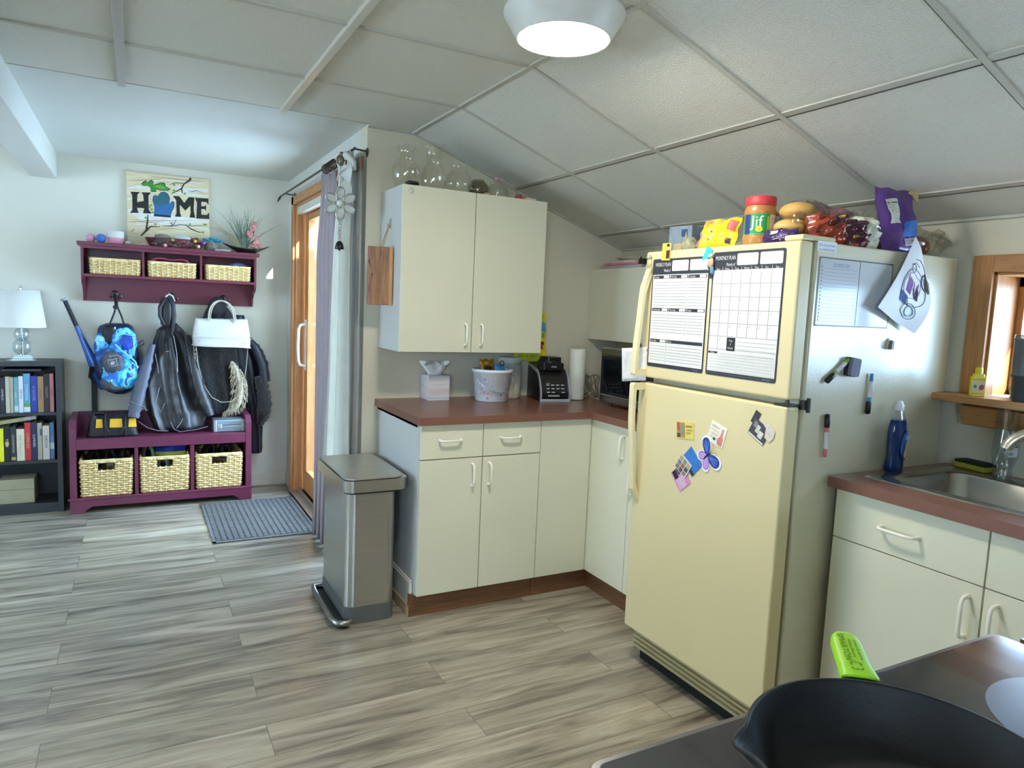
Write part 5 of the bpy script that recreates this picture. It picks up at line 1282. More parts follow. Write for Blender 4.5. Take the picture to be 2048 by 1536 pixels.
b = MB(M('tulle', 'cdd0ca', .7)); b.grid(lambda u, v: (-.19-.02*math.sin(6*u)+.01*v, .13-.20*u+.02*math.sin(9*v), 2.105-.10*v-.05*u*v+.02*math.sin(7*u+5*v)), 24, 14)
b.tube([(-.19, .02, 2.10), (-.2, -.06, 2.085), (-.17, -.09, 2.05), (-.16, -.07, 2.02)], [.012, .016, .012, .008], 10); tag(b.build('tulle_scarf', solid=.001), 'white tulle bunched at the curtain rod end', 'scarf')

# ================================================================== ENTRY BENCH
plum = M('bench_paint', '672a43', .38, var=.05, vs=20); maro = M('shelf_paint', '68283a', .38, var=.05, vs=20)
t = thing('storage_bench', 'plum painted cubby bench under the coat shelf', 'bench', (-.925, 1.79, 0))
bx0, bx1, byf, byb = -1.456, -.386, 1.608, 1.958
def sidep(x0, x1, m, par, nm):
    b = MB(m); pts = [(byf, 0), (byb, 0), (byb, .60), (byf+.05, .588), (byf, .542)]
    b.prism(pts, x0, x1, fr=Matrix(((0, 0, 1, 0), (1, 0, 0, 0), (0, 1, 0, 0), (0, 0, 0, 1)))); return b.build(nm, par, bevel=.002)
sidep(bx0, bx0+.036, plum, t, 'side_panel'); sidep(bx1-.036, bx1, plum, t, 'side_panel')
b = MB(plum); b.box(bx0+.036, bx1-.036, byf+.006, byb, .452, .472); b.build('seat', t, bevel=.002)
b = MB(plum); b.box(bx0+.036, bx1-.036, byf+.002, byf+.022, .405, .466); b.build('seat_rail', t, bevel=.002)
b = MB(plum); b.box(bx0+.036, bx1-.036, byb-.012, byb, .08, .60); b.build('back_panel', t)
b = MB(plum); b.box(bx0+.036, bx1-.036, byf, byb-.012, .078, .096); b.build('bottom_shelf', t)
for x in (-1.100, -.770):
    b = MB(plum); b.box(x, x+.022, byf+.006, byb-.012, .096, .452); b.build('divider', t, bevel=.001)
b = MB(plum); b.box(bx0-.014, bx1+.014, byf-.016, byf, .084, .100); b.build('moulding', t, bevel=.005)
b = MB(plum); W2 = bx1-bx0
b.prism([(0, 0), (.075, 0), (.085, .02), (.12, .042), (W2-.12, .042), (W2-.085, .02), (W2-.075, 0), (W2, 0), (W2, .085), (0, .085)], 0, .014, fr=PF((bx0, byf, 0), (1, 0, 0), (0, 0, 1))); b.build('plinth', t, bevel=.001)

# ---- wicker baskets (real weave), built once per size
wick = M('wicker', 'd9b878', .6, hex2='ecd9a6', vs=45); wickd = M('wicker_dark', 'c79a56', .6)
def basket(name, label, x0, x1, ztop_w, zb, h, depth, taper, yf, nst, nrow, slot=False, group=None):
    cx_ = (x0+x1)/2; t = thing(name, label, 'basket', (cx_, yf+depth/2, zb), group=group)
    hw, hd = (x1-x0)/2, depth/2; f_ = Fr(cx_, yf+hd, zb)
    def rect_pt(s, z):
        k = 1-taper*(1-z/h); w_, d_ = hw*k, hd*k; per = [2*w_, 2*d_, 2*w_, 2*d_]; L = sum(per); q = (s % 1)*L
        if q < per[0]: return (-w_+q, -d_, 0, -1)
        q -= per[0]
        if q < per[1]: return (w_, -d_+q, 1, 0)
        q -= per[1]
        if q < per[2]: return (w_-q, d_, 0, 1)
        q -= per[2]; return (-w_, d_-q, -1, 0)
    b = MB(wickd, f_); k2 = 1-taper; b.box(-hw*k2, hw*k2, -hd*k2, hd*k2, .001, .010); nS = 2*(nst+int(nst*hd/hw))
    b2 = MB(wick, f_)
    for k in range(nS):
        s = (k+.5)/nS; pts = []
        q_ = rect_pt(s, h); top_ = h-.064 if (slot and q_[1] < -hd*.8 and abs(q_[0]) < .046) else h-.006
        for j in range(5):
            z = .004+(top_-.004)*j/4; p = rect_pt(s, z); pts.append((p[0], p[1], z))
        b2.tube(pts, .0055, 6)
    rows = MB(wick, f_); N = nS*4
    for r_ in range(nrow):
        z = .012+(h-.026)*r_/(nrow-1); pts = []
        for k in range(N):
            s = (k+.5)/N; p = rect_pt(s, z); o = .0058*math.cos(PI*(s*nS-.5))*(1 if r_ % 2 else -1)
            pts.append((p[0]+p[2]*o, p[1]+p[3]*o, z))
        rr_ = (h-.02)/nrow*.50
        if slot and z > h-.062 and z < h-.018:
            # leave the hand-hole open at the middle of the front
            i0 = [i for i, p in enumerate(pts) if p[1] < -hd*.8 and abs(p[0]) < .045]
            seg_ = pts[i0[-1]+1:]+pts[:i0[0]]
            rows.tube(seg_, rr_, 5)
        else: rows.tube(pts, rr_, 5, close=True)
    b2.build('stake', t); 
    rows.build('weave', t)
    b = MB(wick, f_)
    for dz in (0, .006):
        b.tube([(lambda p: (p[0]+p[2]*.003*math.sin(k*1.3+dz*400), p[1]+p[3]*.003*math.sin(k*1.3), h-.006+dz*.8))(rect_pt((k+.5)/60, h)) for k in range(60)], .0062, 6, close=True)
    b.build('rim', t); MBb = MB(wickd, f_); MBb.box(-hw*k2, hw*k2, -hd*k2, hd*k2, .001, .010); MBb.build('bottom', t)
    return t
g1 = 'wicker baskets in the bench cubbies'; g2 = 'small wicker baskets in the wall shelf'
bk = basket('wicker_basket', 'large wicker basket in the left cubby of plum bench', -1.400, -1.113, 0, .0965, .238, .30, .05, 1.618, 9, 15, True, g1)
dup(bk, (-.922, 1.618+.15, .0965), 'large wicker basket in the middle cubby of plum bench')
dup(bk, (-.590, 1.618+.15, .0965), 'large wicker basket in the right cubby of plum bench')
bk = basket('wicker_basket', 'shallow wicker basket in the left cubby of wall shelf', -1.332, -1.052, 0, 1.5055, .100, .16, .03, 1.785, 9, 8, False, g2)
dup(bk, (-.862, 1.785+.08, 1.5055), 'shallow wicker basket in the middle cubby of wall shelf')
dup(bk, (-.515, 1.785+.08, 1.5055), 'shallow wicker basket in the right cubby of wall shelf')

# ---- wall shelf
t = thing('wall_shelf', 'maroon wall shelf with three cubbies and coat hooks', 'shelf', (-.86, 1.87, 1.33))
hx0, hx1, yf = -1.382, -.334, 1.775
b = MB(maro); b.box(hx0-.020, hx1+.020, yf-.012, YF-.002, 1.682, 1.705); b.build('top', t, bevel=.003)
b = MB(maro); b.box(hx0+.014, hx1-.014, yf, YF-.014, 1.487, 1.505); b.build('bottom_shelf', t, bevel=.001)
b = MB(maro); b.box(hx0+.014, hx1-.014, YF-.014, YF-.002, 1.333, 1.682); b.build('back_panel', t)
for x0 in (hx0, hx1-.014):
    b = MB(maro); b.prism([(yf, 1.682), (yf, 1.50), (yf+.005, 1.47), (yf+.035, 1.44), (yf+.10, 1.42), (yf+.145, 1.39), (yf+.165, 1.333), (YF-.002, 1.333), (YF-.002, 1.682)], x0, x0+.014, fr=Matrix(((0, 0, 1, 0), (1, 0, 0, 0), (0, 1, 0, 0), (0, 0, 0, 1)))); b.build('side_panel', t, bevel=.001)
for x in (-1.034, -.688):
    b = MB(maro); b.box(x-.007, x+.007, yf+.003, YF-.014, 1.505, 1.682); b.build('divider', t)
b = MB(maro); b.box(hx0+.014, hx1-.014, yf, yf+.012, 1.664, 1.682); b.build('top_rail', t)
hkm = M('pewter', '4b4744', .35, .8)
for x in (-1.20, -.862, -.53):
    b = MB(hkm); yb = YF-.015; b.ball((x, yb-.006, 1.382), .022, sy=.5, sz=1.2, n=12); b.tube([(x, yb-.008, 1.382), (x-.004, yb-.05, 1.366), (x-.004, yb-.062, 1.38)], [.006, .005, .006], 8); b.ball((x-.004, yb-.062, 1.386), .007, n=8)
    for s_ in (-1, 1): b.tube([(x, yb-.008, 1.372), (x+s_*.022, yb-.03, 1.356), (x+s_*.034, yb-.04, 1.366)], [.006, .0045, .0045], 8); b.ball((x+s_*.036, yb-.041, 1.371), .0065, n=8, mat=M('hook_knob', 'b0aca6', .25, .6))
    b.build('coat_hook', t)
# ================================================================== HANGING THINGS
def camo(name, cols, scale=9, pos=(.40, .48, .56), rough=.5):
    if name in MC: return MC[name]
    m = M(name, cols[0], rough); n = m.node_tree.nodes
    rp = [x for x in n if x.type == 'VALTORGB'][0]; rp.color_ramp.interpolation = 'CONSTANT'
    nz = [x for x in n if x.type == 'TEX_NOISE'][0]; nz.inputs['Scale'].default_value = scale; nz.inputs['Detail'].default_value = 1.5; nz.inputs['Distortion'].default_value = 1.2
    e = rp.color_ramp.elements; e[0].position = 0; e[0].color = lin(cols[0]); e[1].position = pos[0]; e[1].color = lin(cols[1])
    for p_, c_ in zip(pos[1:], cols[2:]): k = e.new(p_); k.color = lin(c_)
    return m
def lerp_rows(rows, z):
    for a, b_ in zip(rows, rows[1:]):
        if a[0] >= z >= b_[0]:
            t_ = (a[0]-z)/(a[0]-b_[0]); t_ = t_*t_*(3-2*t_)*.5+t_*.5
            return [a[i]+(b_[i]-a[i])*t_ for i in range(len(a))]
    return list(rows[-1] if z < rows[-1][0] else rows[0])
def drape(m, rows, name, par, folds=((5, .02, 0, 3), (11, .008, 1, 7)), nv=44, nu=56, sharp=1., solid=0., cap=True, amp=1.):
    """hanging cloth body; rows = (z, x left, x right, y front, y back) from the top down"""
    z0, z1 = rows[0][0], rows[-1][0]; b = MB(m)
    def fn(u, v):
        z = z0+(z1-z0)*v; _, xl, xr, yf, yb = lerp_rows(rows, z); a = 2*PI*u; cx_, hw = (xl+xr)/2, (xr-xl)/2; cy_, hd = (yf+yb)/2, (yb-yf)/2
        ca, sa = math.cos(a), math.sin(a); x = cx_+hw*(abs(ca)**.75)*(1 if ca > 0 else -1); y = cy_-hd*(abs(sa)**.8)*(1 if sa > 0 else -1)
        if sa > 0:
            d = 0
            for k, am, ph, kz in folds: d += am*(1-2*abs(math.sin((k*(x-cx_)/max(hw, .03)+ph+kz*(z-z0)*.8)*.5))**sharp)
            y -= d*amp*min(1, sa*1.6)*min(1, v*6+.15)
        return (x+.004*math.sin(11*z+3*a), min(y, yb+.0), z)
    b.grid(fn, nu, nv, wrapu=True)
    k = len(b.v)
    if cap: b.f.append(tuple(range(nu-1, -1, -1))); b.mi.append(0); b.sm.append(True); b.f.append(tuple(range(k-nu, k))); b.mi.append(0); b.sm.append(True)
    return b.build(name, par)

# ---- backpack with bat
t = thing('backpack', 'blue camouflage backpack hanging from the left coat hook', 'backpack', (-1.19, 1.86, .72))
cm = camo('blue_camo', ['1d3f8f', '2c74c9', '58b9de', '9fd7e6'], 11)
cm2 = camo('cyan_camo', ['2a6fd0', '3fb2e6', '7bdcf0', '2a4fae'], 9)
navy = M('navy_nylon', '20294f', .5, var=.15, vs=30); blkn = M('black_nylon', '17181d', .5, bump=.2, bs=300); gryn = M('grey_nylon', '4a4c57', .5, bump=.2, bs=300)
drape(navy, [(1.190, -1.25, -1.13, 1.87, 1.955), (1.165, -1.30, -1.095, 1.83, 1.955), (1.08, -1.312, -1.075, 1.80, 1.955), (.98, -1.325, -1.055, 1.79, 1.955), (.88, -1.325, -1.052, 1.79, 1.955), (.80, -1.295, -1.075, 1.80, 1.95), (.74, -1.25, -1.12, 1.84, 1.95), (.72, -1.21, -1.15, 1.87, 1.94)], 'pack_body', t, ((2, .006, 0, 9),), 26, 40)
def pad(par, name, cx_, cz_, w_, h_, y_, d_, m, roll=0, crk=.12, seed=1, deco=None):
    o = packet(name, None, None, PF((cx_, y_, cz_), (1, 0, 0), (0, 0, 1)) @ Matrix.Rotation(math.radians(roll), 4, 'Z'), w_, h_, d_, m, crk, seed, deco, 16, rnd=.30)
    # make it a part of its thing
    o.parent = par; o.location = WM[par.name].inverted() @ WM[o.name].translation; setw(o, WM[o.name]); return o
pad(t, 'front_pocket', -1.155, 1.060, .165, .215, 1.792, .075, cm2, -6, seed=31)
pad(t, 'side_panel', -1.270, 1.020, .105, .225, 1.805, .060, cm, 8, seed=32)
pad(t, 'top_flap', -1.232, 1.118, .085, .130, 1.795, .050, blkn, 6, seed=33)
pad(t, 'blue_panel', -1.135, 1.075, .085, .120, 1.768, .050, M('royal_nylon', '2345b5', .45, var=.15), -8, seed=34)
pad(t, 'lower_pocket', -1.170, .865, .225, .200, 1.782, .085, cm2, -8, seed=35)
pad(t, 'grey_pocket', -1.215, .945, .130, .150, 1.752, .055, gryn, 8, seed=36, deco=lambda b, p, w_: (p(.30, .72, .34, .37, C('9a9ba4')), p(.30, .72, .62, .65, C('9a9ba4')), p(.30, .33, .34, .65, C('9a9ba4')), p(.69, .72, .34, .65, C('9a9ba4')), p(.42, .60, .42, .56, C('a6a7ae')), p(.35, .9, .78, .80, C('b8a09a'))))
pad(t, 'base_panel', -1.215, .800, .165, .105, 1.790, .080, gryn, -12, seed=37)
b = MB(M('reflective_piping', '7fd0e8', .4)); b.tube([(-1.20, 1.745, 1.115), (-1.155, 1.742, 1.130), (-1.10, 1.752, 1.118), (-1.093, 1.75, 1.04), (-1.096, 1.752, .99)], .0045, 6); b.tube([(-1.20, 1.742, 1.06), (-1.165, 1.735, 1.02), (-1.12, 1.735, .985), (-1.085, 1.745, .945), (-1.078, 1.755, .90)], .0055, 6); b.build('piping', t)
b = MB(blkn)
b.tube([(-1.232, 1.87, 1.185), (-1.205, 1.89, 1.26), (-1.197, 1.905, 1.30), (-1.203, 1.905, 1.372), (-1.192, 1.905, 1.378), (-1.188, 1.90, 1.30), (-1.165, 1.89, 1.24), (-1.150, 1.87, 1.185)], .006, 8); b.ball((-1.197, 1.90, 1.298), .014, sx=1.3, n=10)
b.build('hanging_loop', t); b = MB(blkn); b.box(-1.346, -1.314, 1.926, 1.930, .60, .88); b.build('strap', t); b = MB(blkn); b.tube([(-1.33, 1.86, .90), (-1.34, 1.90, .84), (-1.31, 1.90, .80)], .022, 8, flat=.5); b.build('bat_sleeve', t); b = MB(blkn); b.tube([(-1.075, 1.83, 1.06), (-1.04, 1.83, 1.085), (-1.035, 1.83, 1.06), (-1.06, 1.83, 1.045)], .006, 6, flat=.5); b.build('strap', t)
b = MB(M('zip_pull', 'c4c8cc', .3, .6))
for x, z in ((-1.075, .915), (-1.10, .87), (-1.115, .905), (-1.20, 1.165), (-1.225, .825)): b.ball((x, 1.738, z), .0055, n=8, sz=1.8)
b.build('zip_pull', t)
t = thing('baseball_bat', 'blue baseball bat with dark grip tucked into the backpack', 'bat', (-1.40, 1.90, .75))
p0, p1 = Vector((-1.487, 1.900, 1.345)), Vector((-1.265, 1.900, .750)); L_ = (p1-p0).length
fb = Matrix.Translation(p0) @ (p1-p0).to_track_quat('Z', 'Y').to_matrix().to_4x4()
b = MB(M('bat_knob', 'aeb2b8', .3)); b.lathe([(.0, 0), (.022, .001), (.025, .008), (.020, .016), (.013, .02)], n=20, fr=fb); b.build('knob', t)
b = MB(M('bat_grip', '2e3038', .7, bump=.3, bs=200)); b.lathe([(.013, .018), (.0135, .19)], n=20, fr=fb); b.build('grip', t)
b = MB(M('bat_blue', '2f5fb4', .25, var=.1, coat=.3)); b.lathe([(.0135, .19), (.016, .26), (.022, .34), (.030, .43), (.033, .50), (.033, .60), (.028, L_-.01), (.0, L_)], n=24, fr=fb); b.build('barrel', t)

# ---- black jacket, middle hook
t = thing('black_jacket', 'black and grey hooded jacket hanging from the middle hook', 'jacket', (-.85, 1.85, .475))
jk = M('jacket_black', '1b1c21', .42, var=.15, vs=20, sheen=.15); jg = M('jacket_grey', '5d6274', .55, var=.1, vs=30, bump=.15, bs=200); js = M('jacket_satin', '26272c', .36, var=.2, vs=12)
drape(js, [(1.20, -.905, -.835, 1.875, 1.952), (1.15, -.955, -.79, 1.85, 1.952), (1.06, -.985, -.745, 1.83, 1.955), (.92, -1.01, -.715, 1.80, 1.955), (.78, -1.03, -.69, 1.76, 1.955), (.68, -1.03, -.665, 1.72, 1.950), (.60, -1.02, -.65, 1.69, 1.94), (.505, -.99, -.67, 1.68, 1.93), (.478, -.95, -.70, 1.70, 1.92)],
      'jacket_body', t, ((6.3, .022, .6, 3.5), (10, .008, 1, 9), (2.6, .018, 0, -7)), 60, 110, .9)
b = MB(jk)
def hoodf(u, v):
    a = -.55*PI+1.1*PI*u; w_ = .050*(1-.0*v); z = 1.375-.17*v
    sp = math.sin(PI*min(1, v*1.15+.12))**.55
    return (-.893+w_*sp*math.sin(a)*1.0+.012*v, 1.885-.055*sp*math.cos(a)+.02*v-.03, z)
b.grid(lambda u, v: (lambda a, s_: (-.893+.052*s_*math.cos(a), 1.868+.05*s_*math.sin(a), 1.372-.185*v))(PI*.72+PI*1.56*u*-1+PI*0, math.sin(PI*(.10+.62*v))**.6), 24, 16)
b.tube([(-.912, 1.822, 1.19), (-.940, 1.825, 1.25), (-.938, 1.83, 1.31), (-.912, 1.842, 1.362), (-.880, 1.845, 1.370), (-.858, 1.838, 1.33), (-.852, 1.828, 1.26), (-.858, 1.82, 1.19), (-.866, 1.81, 1.12)], [.010, .012, .013, .014, .014, .013, .013, .012, .008], 10); b.build('hood', t)
b = MB(M('hood_lining', '101115', .8)); b.ball((-.890, 1.872, 1.275), .042, sz=2.1, sy=.7, n=20); b.build('hood_lining', t)
def sleeve(m, pts, rads, name, par, flat=.75):
    b = MB(m); P = [Vector(p) for p in pts]; fine = []; fr_ = []
    for i in range(len(P)-1):
        for k in range(5):
            q = k/5; fine.append(P[i].lerp(P[i+1], q)); r = rads[i]+(rads[i+1]-rads[i])*q; fr_.append(r*(1+.10*math.sin(17*(i+q))+.05*math.sin(41*(i+q)+1)))
    fine.append(P[-1]); fr_.append(rads[-1]); b.tube([tuple(p) for p in fine], fr_, 18, flat=flat); return b.build(name, par)
sleeve(jg, [(-.985, 1.80, 1.060), (-1.020, 1.775, .93), (-1.055, 1.75, .80), (-1.085, 1.725, .68), (-1.105, 1.70, .585)], [.020, .038, .046, .048, .040], 'sleeve', t)
sleeve(js, [(-.775, 1.84, 1.12), (-.745, 1.80, 1.0), (-.725, 1.775, .88), (-.700, 1.755, .76), (-.665, 1.735, .66), (-.635, 1.715, .58)], [.022, .040, .042, .045, .046, .030], 'sleeve', t)
b = MB(M('jacket_seam', '6a6c78', .5)); b.tube([(-1.12, 1.665, .70), (-1.08, 1.655, .675), (-1.035, 1.68, .655)], .003, 6); b.tube([(-1.04, 1.668, .66), (-1.03, 1.668, .635), (-1.018, 1.668, .64)], .003, 6)
for pts in ([(-1.075, 1.70, .56), (-1.02, 1.668, .52), (-.96, 1.66, .50), (-.90, 1.665, .495)], [(-.95, 1.70, .78), (-.975, 1.695, .68), (-.94, 1.68, .62), (-.92, 1.69, .68)], [(-.885, 1.70, .55), (-.865, 1.665, .505), (-.83, 1.66, .487), (-.775, 1.665, .492), (-.72, 1.66, .50), (-.66, 1.67, .515)], [(-.97, 1.765, 1.0), (-.958, 1.757, .92), (-.952, 1.75, .87)], [(-.79, 1.72, .62), (-.82, 1.685, .55), (-.85, 1.672, .51)]):
    b.tube(pts, .0032, 6)
b.build('drawcord', t)
b = MB(M('zip_silver', '8c8e96', .35, .7)); b.tube([(-.858, 1.80, 1.12), (-.84, 1.775, 1.0), (-.838, 1.75, .88)], .0028, 6); b.rect(0, 0, .018, .004, 0, None, PF((-.905, 1.786, 1.012), (1, 0, .1), (0, 0, 1))); b.build('zip', t)
b = MB(M('hanger_loop', 'd8dadf', .5)); b.tube([(-.905, 1.885, 1.352), (-.896, 1.888, 1.385), (-.878, 1.89, 1.398), (-.858, 1.888, 1.385), (-.846, 1.885, 1.35)], .0055, 8); b.build('hanging_loop', t)

# ---- coats on the right hook
fur = M('fur_black', '111114', .75, var=.4, vs=40, bump=.9, bs=90, sheen=.3); par_ = M('parka_navy', '1a1d2a', .45, var=.2, vs=14)
t = thing('black_coat', 'black furry vest hanging behind the white handbag', 'coat', (-.56, 1.87, .57))
drape(fur, [(1.36, -.615, -.535, 1.87, 1.935), (1.28, -.655, -.485, 1.86, 1.95), (1.16, -.70, -.45, 1.86, 1.955), (1.0, -.722, -.43, 1.85, 1.955), (.82, -.72, -.42, 1.84, 1.955), (.70, -.69, -.41, 1.83, 1.950), (.61, -.65, -.43, 1.82, 1.942), (.575, -.64, -.44, 1.82, 1.94)], 'vest_body', t, ((5, .010, .4, 3), (9, .005, 1, 5)), 40, 60)
b = MB(M('knit_black', '191b20', .7, bump=.5, bs=80, stretch=(6, 6, 1))); b.ball((-.578, 1.878, 1.315), .062, sy=.55, sz=1.25, n=26, lump=.03); b.build('hood', t)
b = MB(M('fur_cream', 'cbbfa8', .8, hex2='9a8c76', vs=60, bump=.6, bs=120, sheen=.3)); random.seed(5)
cl = [(-.490, .948), (-.462, .89), (-.442, .82), (-.436, .74), (-.446, .66), (-.478, .605), (-.535, .582)]; rd_ = [.008, .030, .042, .046, .045, .040, .014]
b.tube([(x, 1.815-.3*r*0, z) for (x, z), r in zip(cl, rd_)], rd_, 14, flat=.6)
for k in range(300):
    q = random.random()*5.99; i = int(q); f_ = q-i; x = cl[i][0]*(1-f_)+cl[i+1][0]*f_; z = cl[i][1]*(1-f_)+cl[i+1][1]*f_; r = rd_[i]*(1-f_)+rd_[i+1]*f_
    a = random.random()*PI; px_, py_ = r*math.cos(a), -r*.6*math.sin(a); dx_ = random.uniform(-.012, .012)
    b.tube([(x+px_, 1.815+py_, z), (x+px_*1.15+dx_*.5, 1.812+py_*1.1, z-.016), (x+px_*1.25+dx_, 1.812+py_*1.15, z-.034)], [.0045, .0035, .0006], 5, cap=False)
b.build('fur_trim', t)
t = thing('long_parka', 'long dark parka hanging past the right end of the bench', 'coat', (-.30, 1.90, .26))
drape(par_, [(1.27, -.46, -.40, 1.88, 1.955), (1.15, -.47, -.365, 1.87, 1.955), (1.06, -.46, -.335, 1.862, 1.955), (.95, -.45, -.30, 1.86, 1.957), (.80, -.43, -.285, 1.86, 1.957), (.66, -.40, -.275, 1.86, 1.957), (.605, -.382, -.268, 1.87, 1.957), (.45, -.380, -.262, 1.88, 1.957), (.30, -.380, -.264, 1.885, 1.957), (.262, -.378, -.272, 1.89, 1.95)], 'parka_body', t, ((4, .010, .4, 3), (9, .004, 1, 7)), 60, 50)
sleeve(par_, [(-.375, 1.86, 1.10), (-.32, 1.845, 1.03), (-.280, 1.84, .93), (-.262, 1.84, .80)], [.03, .045, .05, .05], 'sleeve', t)
sleeve(fur, [(-.300, 1.845, .84), (-.275, 1.84, .74), (-.262, 1.842, .64), (-.272, 1.845, .55), (-.295, 1.85, .485)], [.052, .062, .064, .060, .030], 'fur_cuff', t)

# ---- white handbag
t = thing('handbag', 'white leather handbag hanging from the right coat hook', 'handbag', (-.56, 1.77, 1.04))
wl = M('white_leather', 'c3c4c0', .32, var=.05, vs=8, bump=.15, bs=14); wl2 = M('white_leather_trim', 'c4c3bb', .4)
b = MB(wl)
def bagf2(u, v):
    a = 2*PI*u; z0_ = 1.245; z1_ = 1.055; k = v; hw = .176+.012*math.sin(PI*k*.8)-.010*(1-k); hd = .022+.043*k**.6
    ca, sa = math.cos(a), math.sin(a); x = -.560+hw*(abs(ca)**.35)*(1 if ca > 0 else -1); y = 1.775-hd*(abs(sa)**.5)*(1 if sa > 0 else -1)
    y -= .007*math.sin(22*x+3*k)*math.sin(PI*k)*(1 if sa > 0 else 0)
    return (x, y, z0_+(z1_-z0_)*k+.010*math.sin(9*(x+.5))*(1-k)-.045*(x+.56)*1.0)
b.grid(bagf2, 64, 22, wrapu=True); k = len(b.v); b.f.append(tuple(range(63, -1, -1))); b.mi.append(0); b.sm.append(False); b.f.append(tuple(range(k-64, k))); b.mi.append(0); b.sm.append(False); b.build('bag_body', t)
b = MB(wl2)
for z in (1.118,): b.tube([(x, 1.775-.0655-.0028, z-.045*(x+.56)) for x in [-.745+.0185*k for k in range(21)]], .0028, 6)
b.tube([(-.560+.186*(abs(math.cos(a))**.35)*(1 if math.cos(a) > 0 else -1), 1.775-.067*(abs(math.sin(a))**.5)*(1 if math.sin(a) > 0 else -1), 1.056-.045*(.186*math.cos(a))) for a in [2*PI*k/60 for k in range(60)]], .004, 6, close=True); b.build('seam', t)
for yy, sh_ in ((1.738, 0), (1.805, .018)):
    b = MB(M('strap_leather', 'b9b0a2', .45)); pts = []
    for k in range(17):
        a = PI*k/16; pts.append((-.565+sh_-.082*math.cos(a), yy+.025*math.sin(a), 1.235+.140*math.sin(a)**.85-.004*k*.2))
    b.tube(pts, .0048, 8); b.build('handle', t)
b = MB(M('bag_ring', 'b5b0a4', .3, .8))
for x, y in ((-.647, 1.738), (-.483, 1.738), (-.629, 1.805), (-.465, 1.805)): b.tube([(x+.010*math.cos(a), y-.002, 1.236+.010*math.sin(a)-.045*(x+.56)) for a in [2*PI*k/12 for k in range(12)]], .0025, 6, close=True)
for x in (-.70, -.42): b.ball((x, 1.7085, 1.085-.045*(x+.56)), .005, n=8)
for z in (1.20, 1.03, 1.00, .975): b.ball((-.725, 1.762, z), .007, n=8, sz=1.5)
b.build('metal_fitting', t)
b = MB(M('strap_leather', 'b9b0a2', .45)); b.tube([(-.735, 1.775, 1.235), (-.738, 1.77, 1.13), (-.735, 1.765, 1.0), (-.722, 1.762, .87), (-.708, 1.77, .80)], .0058, 8, flat=.4); b.tube([(-.724, 1.762, 1.22), (-.722, 1.755, 1.05), (-.712, 1.752, .93), (-.682, 1.75, .80), (-.628, 1.745, .705), (-.566, 1.745, .668), (-.50, 1.745, .672), (-.445, 1.75, .72), (-.415, 1.76, .80), (-.398, 1.77, .93), (-.388, 1.775, 1.06)], .0062, 8, flat=.4); b.build('shoulder_strap', t)

# ---- things on the bench seat
t = thing('tool_bag', 'black and yellow tool bag on the bench left end', 'bag', (-1.22, 1.72, .4725))
b = MB(blkn)
def tbf(u, v):
    a = 2*PI*u; w_ = .148-.028*v; d_ = .062*(1-v**2.2*.85); ca, sa = math.cos(a), math.sin(a)
    return (-1.222+w_*(abs(ca)**.3)*(1 if ca > 0 else -1)+.003*math.sin(30*v), 1.722-d_*(abs(sa)**.45)*(1 if sa > 0 else -1), .473+.135*v+.010*math.sin(7*(ca))*v)
b.grid(tbf, 48, 14, wrapu=True); b.f.append(tuple(range(47, -1, -1))); b.mi.append(0); b.sm.append(False); k = len(b.v); b.f.append(tuple(range(k-48, k))); b.mi.append(0); b.sm.append(True); b.build('bag_body', t)
b = MB(M('tool_bag_yellow', 'e8b52c', .5, var=.1, bump=.2, bs=200))
def yf_(x, z):
    v = (z-.473)/.135; return 1.722-.062*(1-v**2.2*.85)-.0035
for x0, x1 in ((-1.315, -1.275), (-1.238, -1.165), (-1.132, -1.085)):
    b = MB(MC['tool_bag_yellow']); b.grid(lambda u, v: (x0+(x1-x0)*u+.006*(1-u*2)*v*.6, yf_(0, .532+.052*v), .532+.052*v), 8, 8); b.build('yellow_panel', t)
b = MB(M('webbing', '1c1d22', .6))
for x0 in (-1.262, -1.148): b.tube([(x0, 1.656, .475), (x0, 1.656, .53), (x0, 1.668, .575), (x0, 1.70, .607), (x0, 1.722, .612)], .011, 8, flat=.35)
b.tube([(-1.262, 1.654, .55), (-1.245, 1.635, .51), (-1.21, 1.628, .492), (-1.17, 1.632, .505), (-1.150, 1.652, .54)], .006, 8, flat=.7)
b.tube([(-1.36, 1.72, .600), (-1.30, 1.722, .622), (-1.22, 1.722, .602), (-1.16, 1.722, .618), (-1.09, 1.72, .60)], .007, 8); b.tube([(-1.33, 1.72, .60), (-1.37, 1.70, .625), (-1.405, 1.70, .605)], [.008, .007, .004], 8, flat=.5); b.build('webbing_handle', t)
t = thing('metal_case', 'small silvery hard case on the bench right end', 'case', (-.515, 1.735, .4725))
sc_ = M('case_silver', '93a6b4', .35, .5, var=.05)
b = MB(sc_); b.box(-.618, -.428, 1.668, 1.80, .473, .512); b.build('lower_shell', t, bevel=.006, seg=3)
b = MB(sc_); b.box(-.618, -.428, 1.668, 1.80, .514, .556); b.build('upper_shell', t, bevel=.010, seg=3)
b = MB(M('case_edge', 'c3ccd2', .3, .7)); b.box(-.620, -.426, 1.666, 1.802, .5095, .5155); b.box(-.622, -.602, 1.664, 1.806, .474, .554); b.box(-.444, -.424, 1.664, 1.806, .474, .554); b.box(-.60, -.57, 1.661, 1.667, .50, .53); b.build('metal_edging', t, bevel=.003)
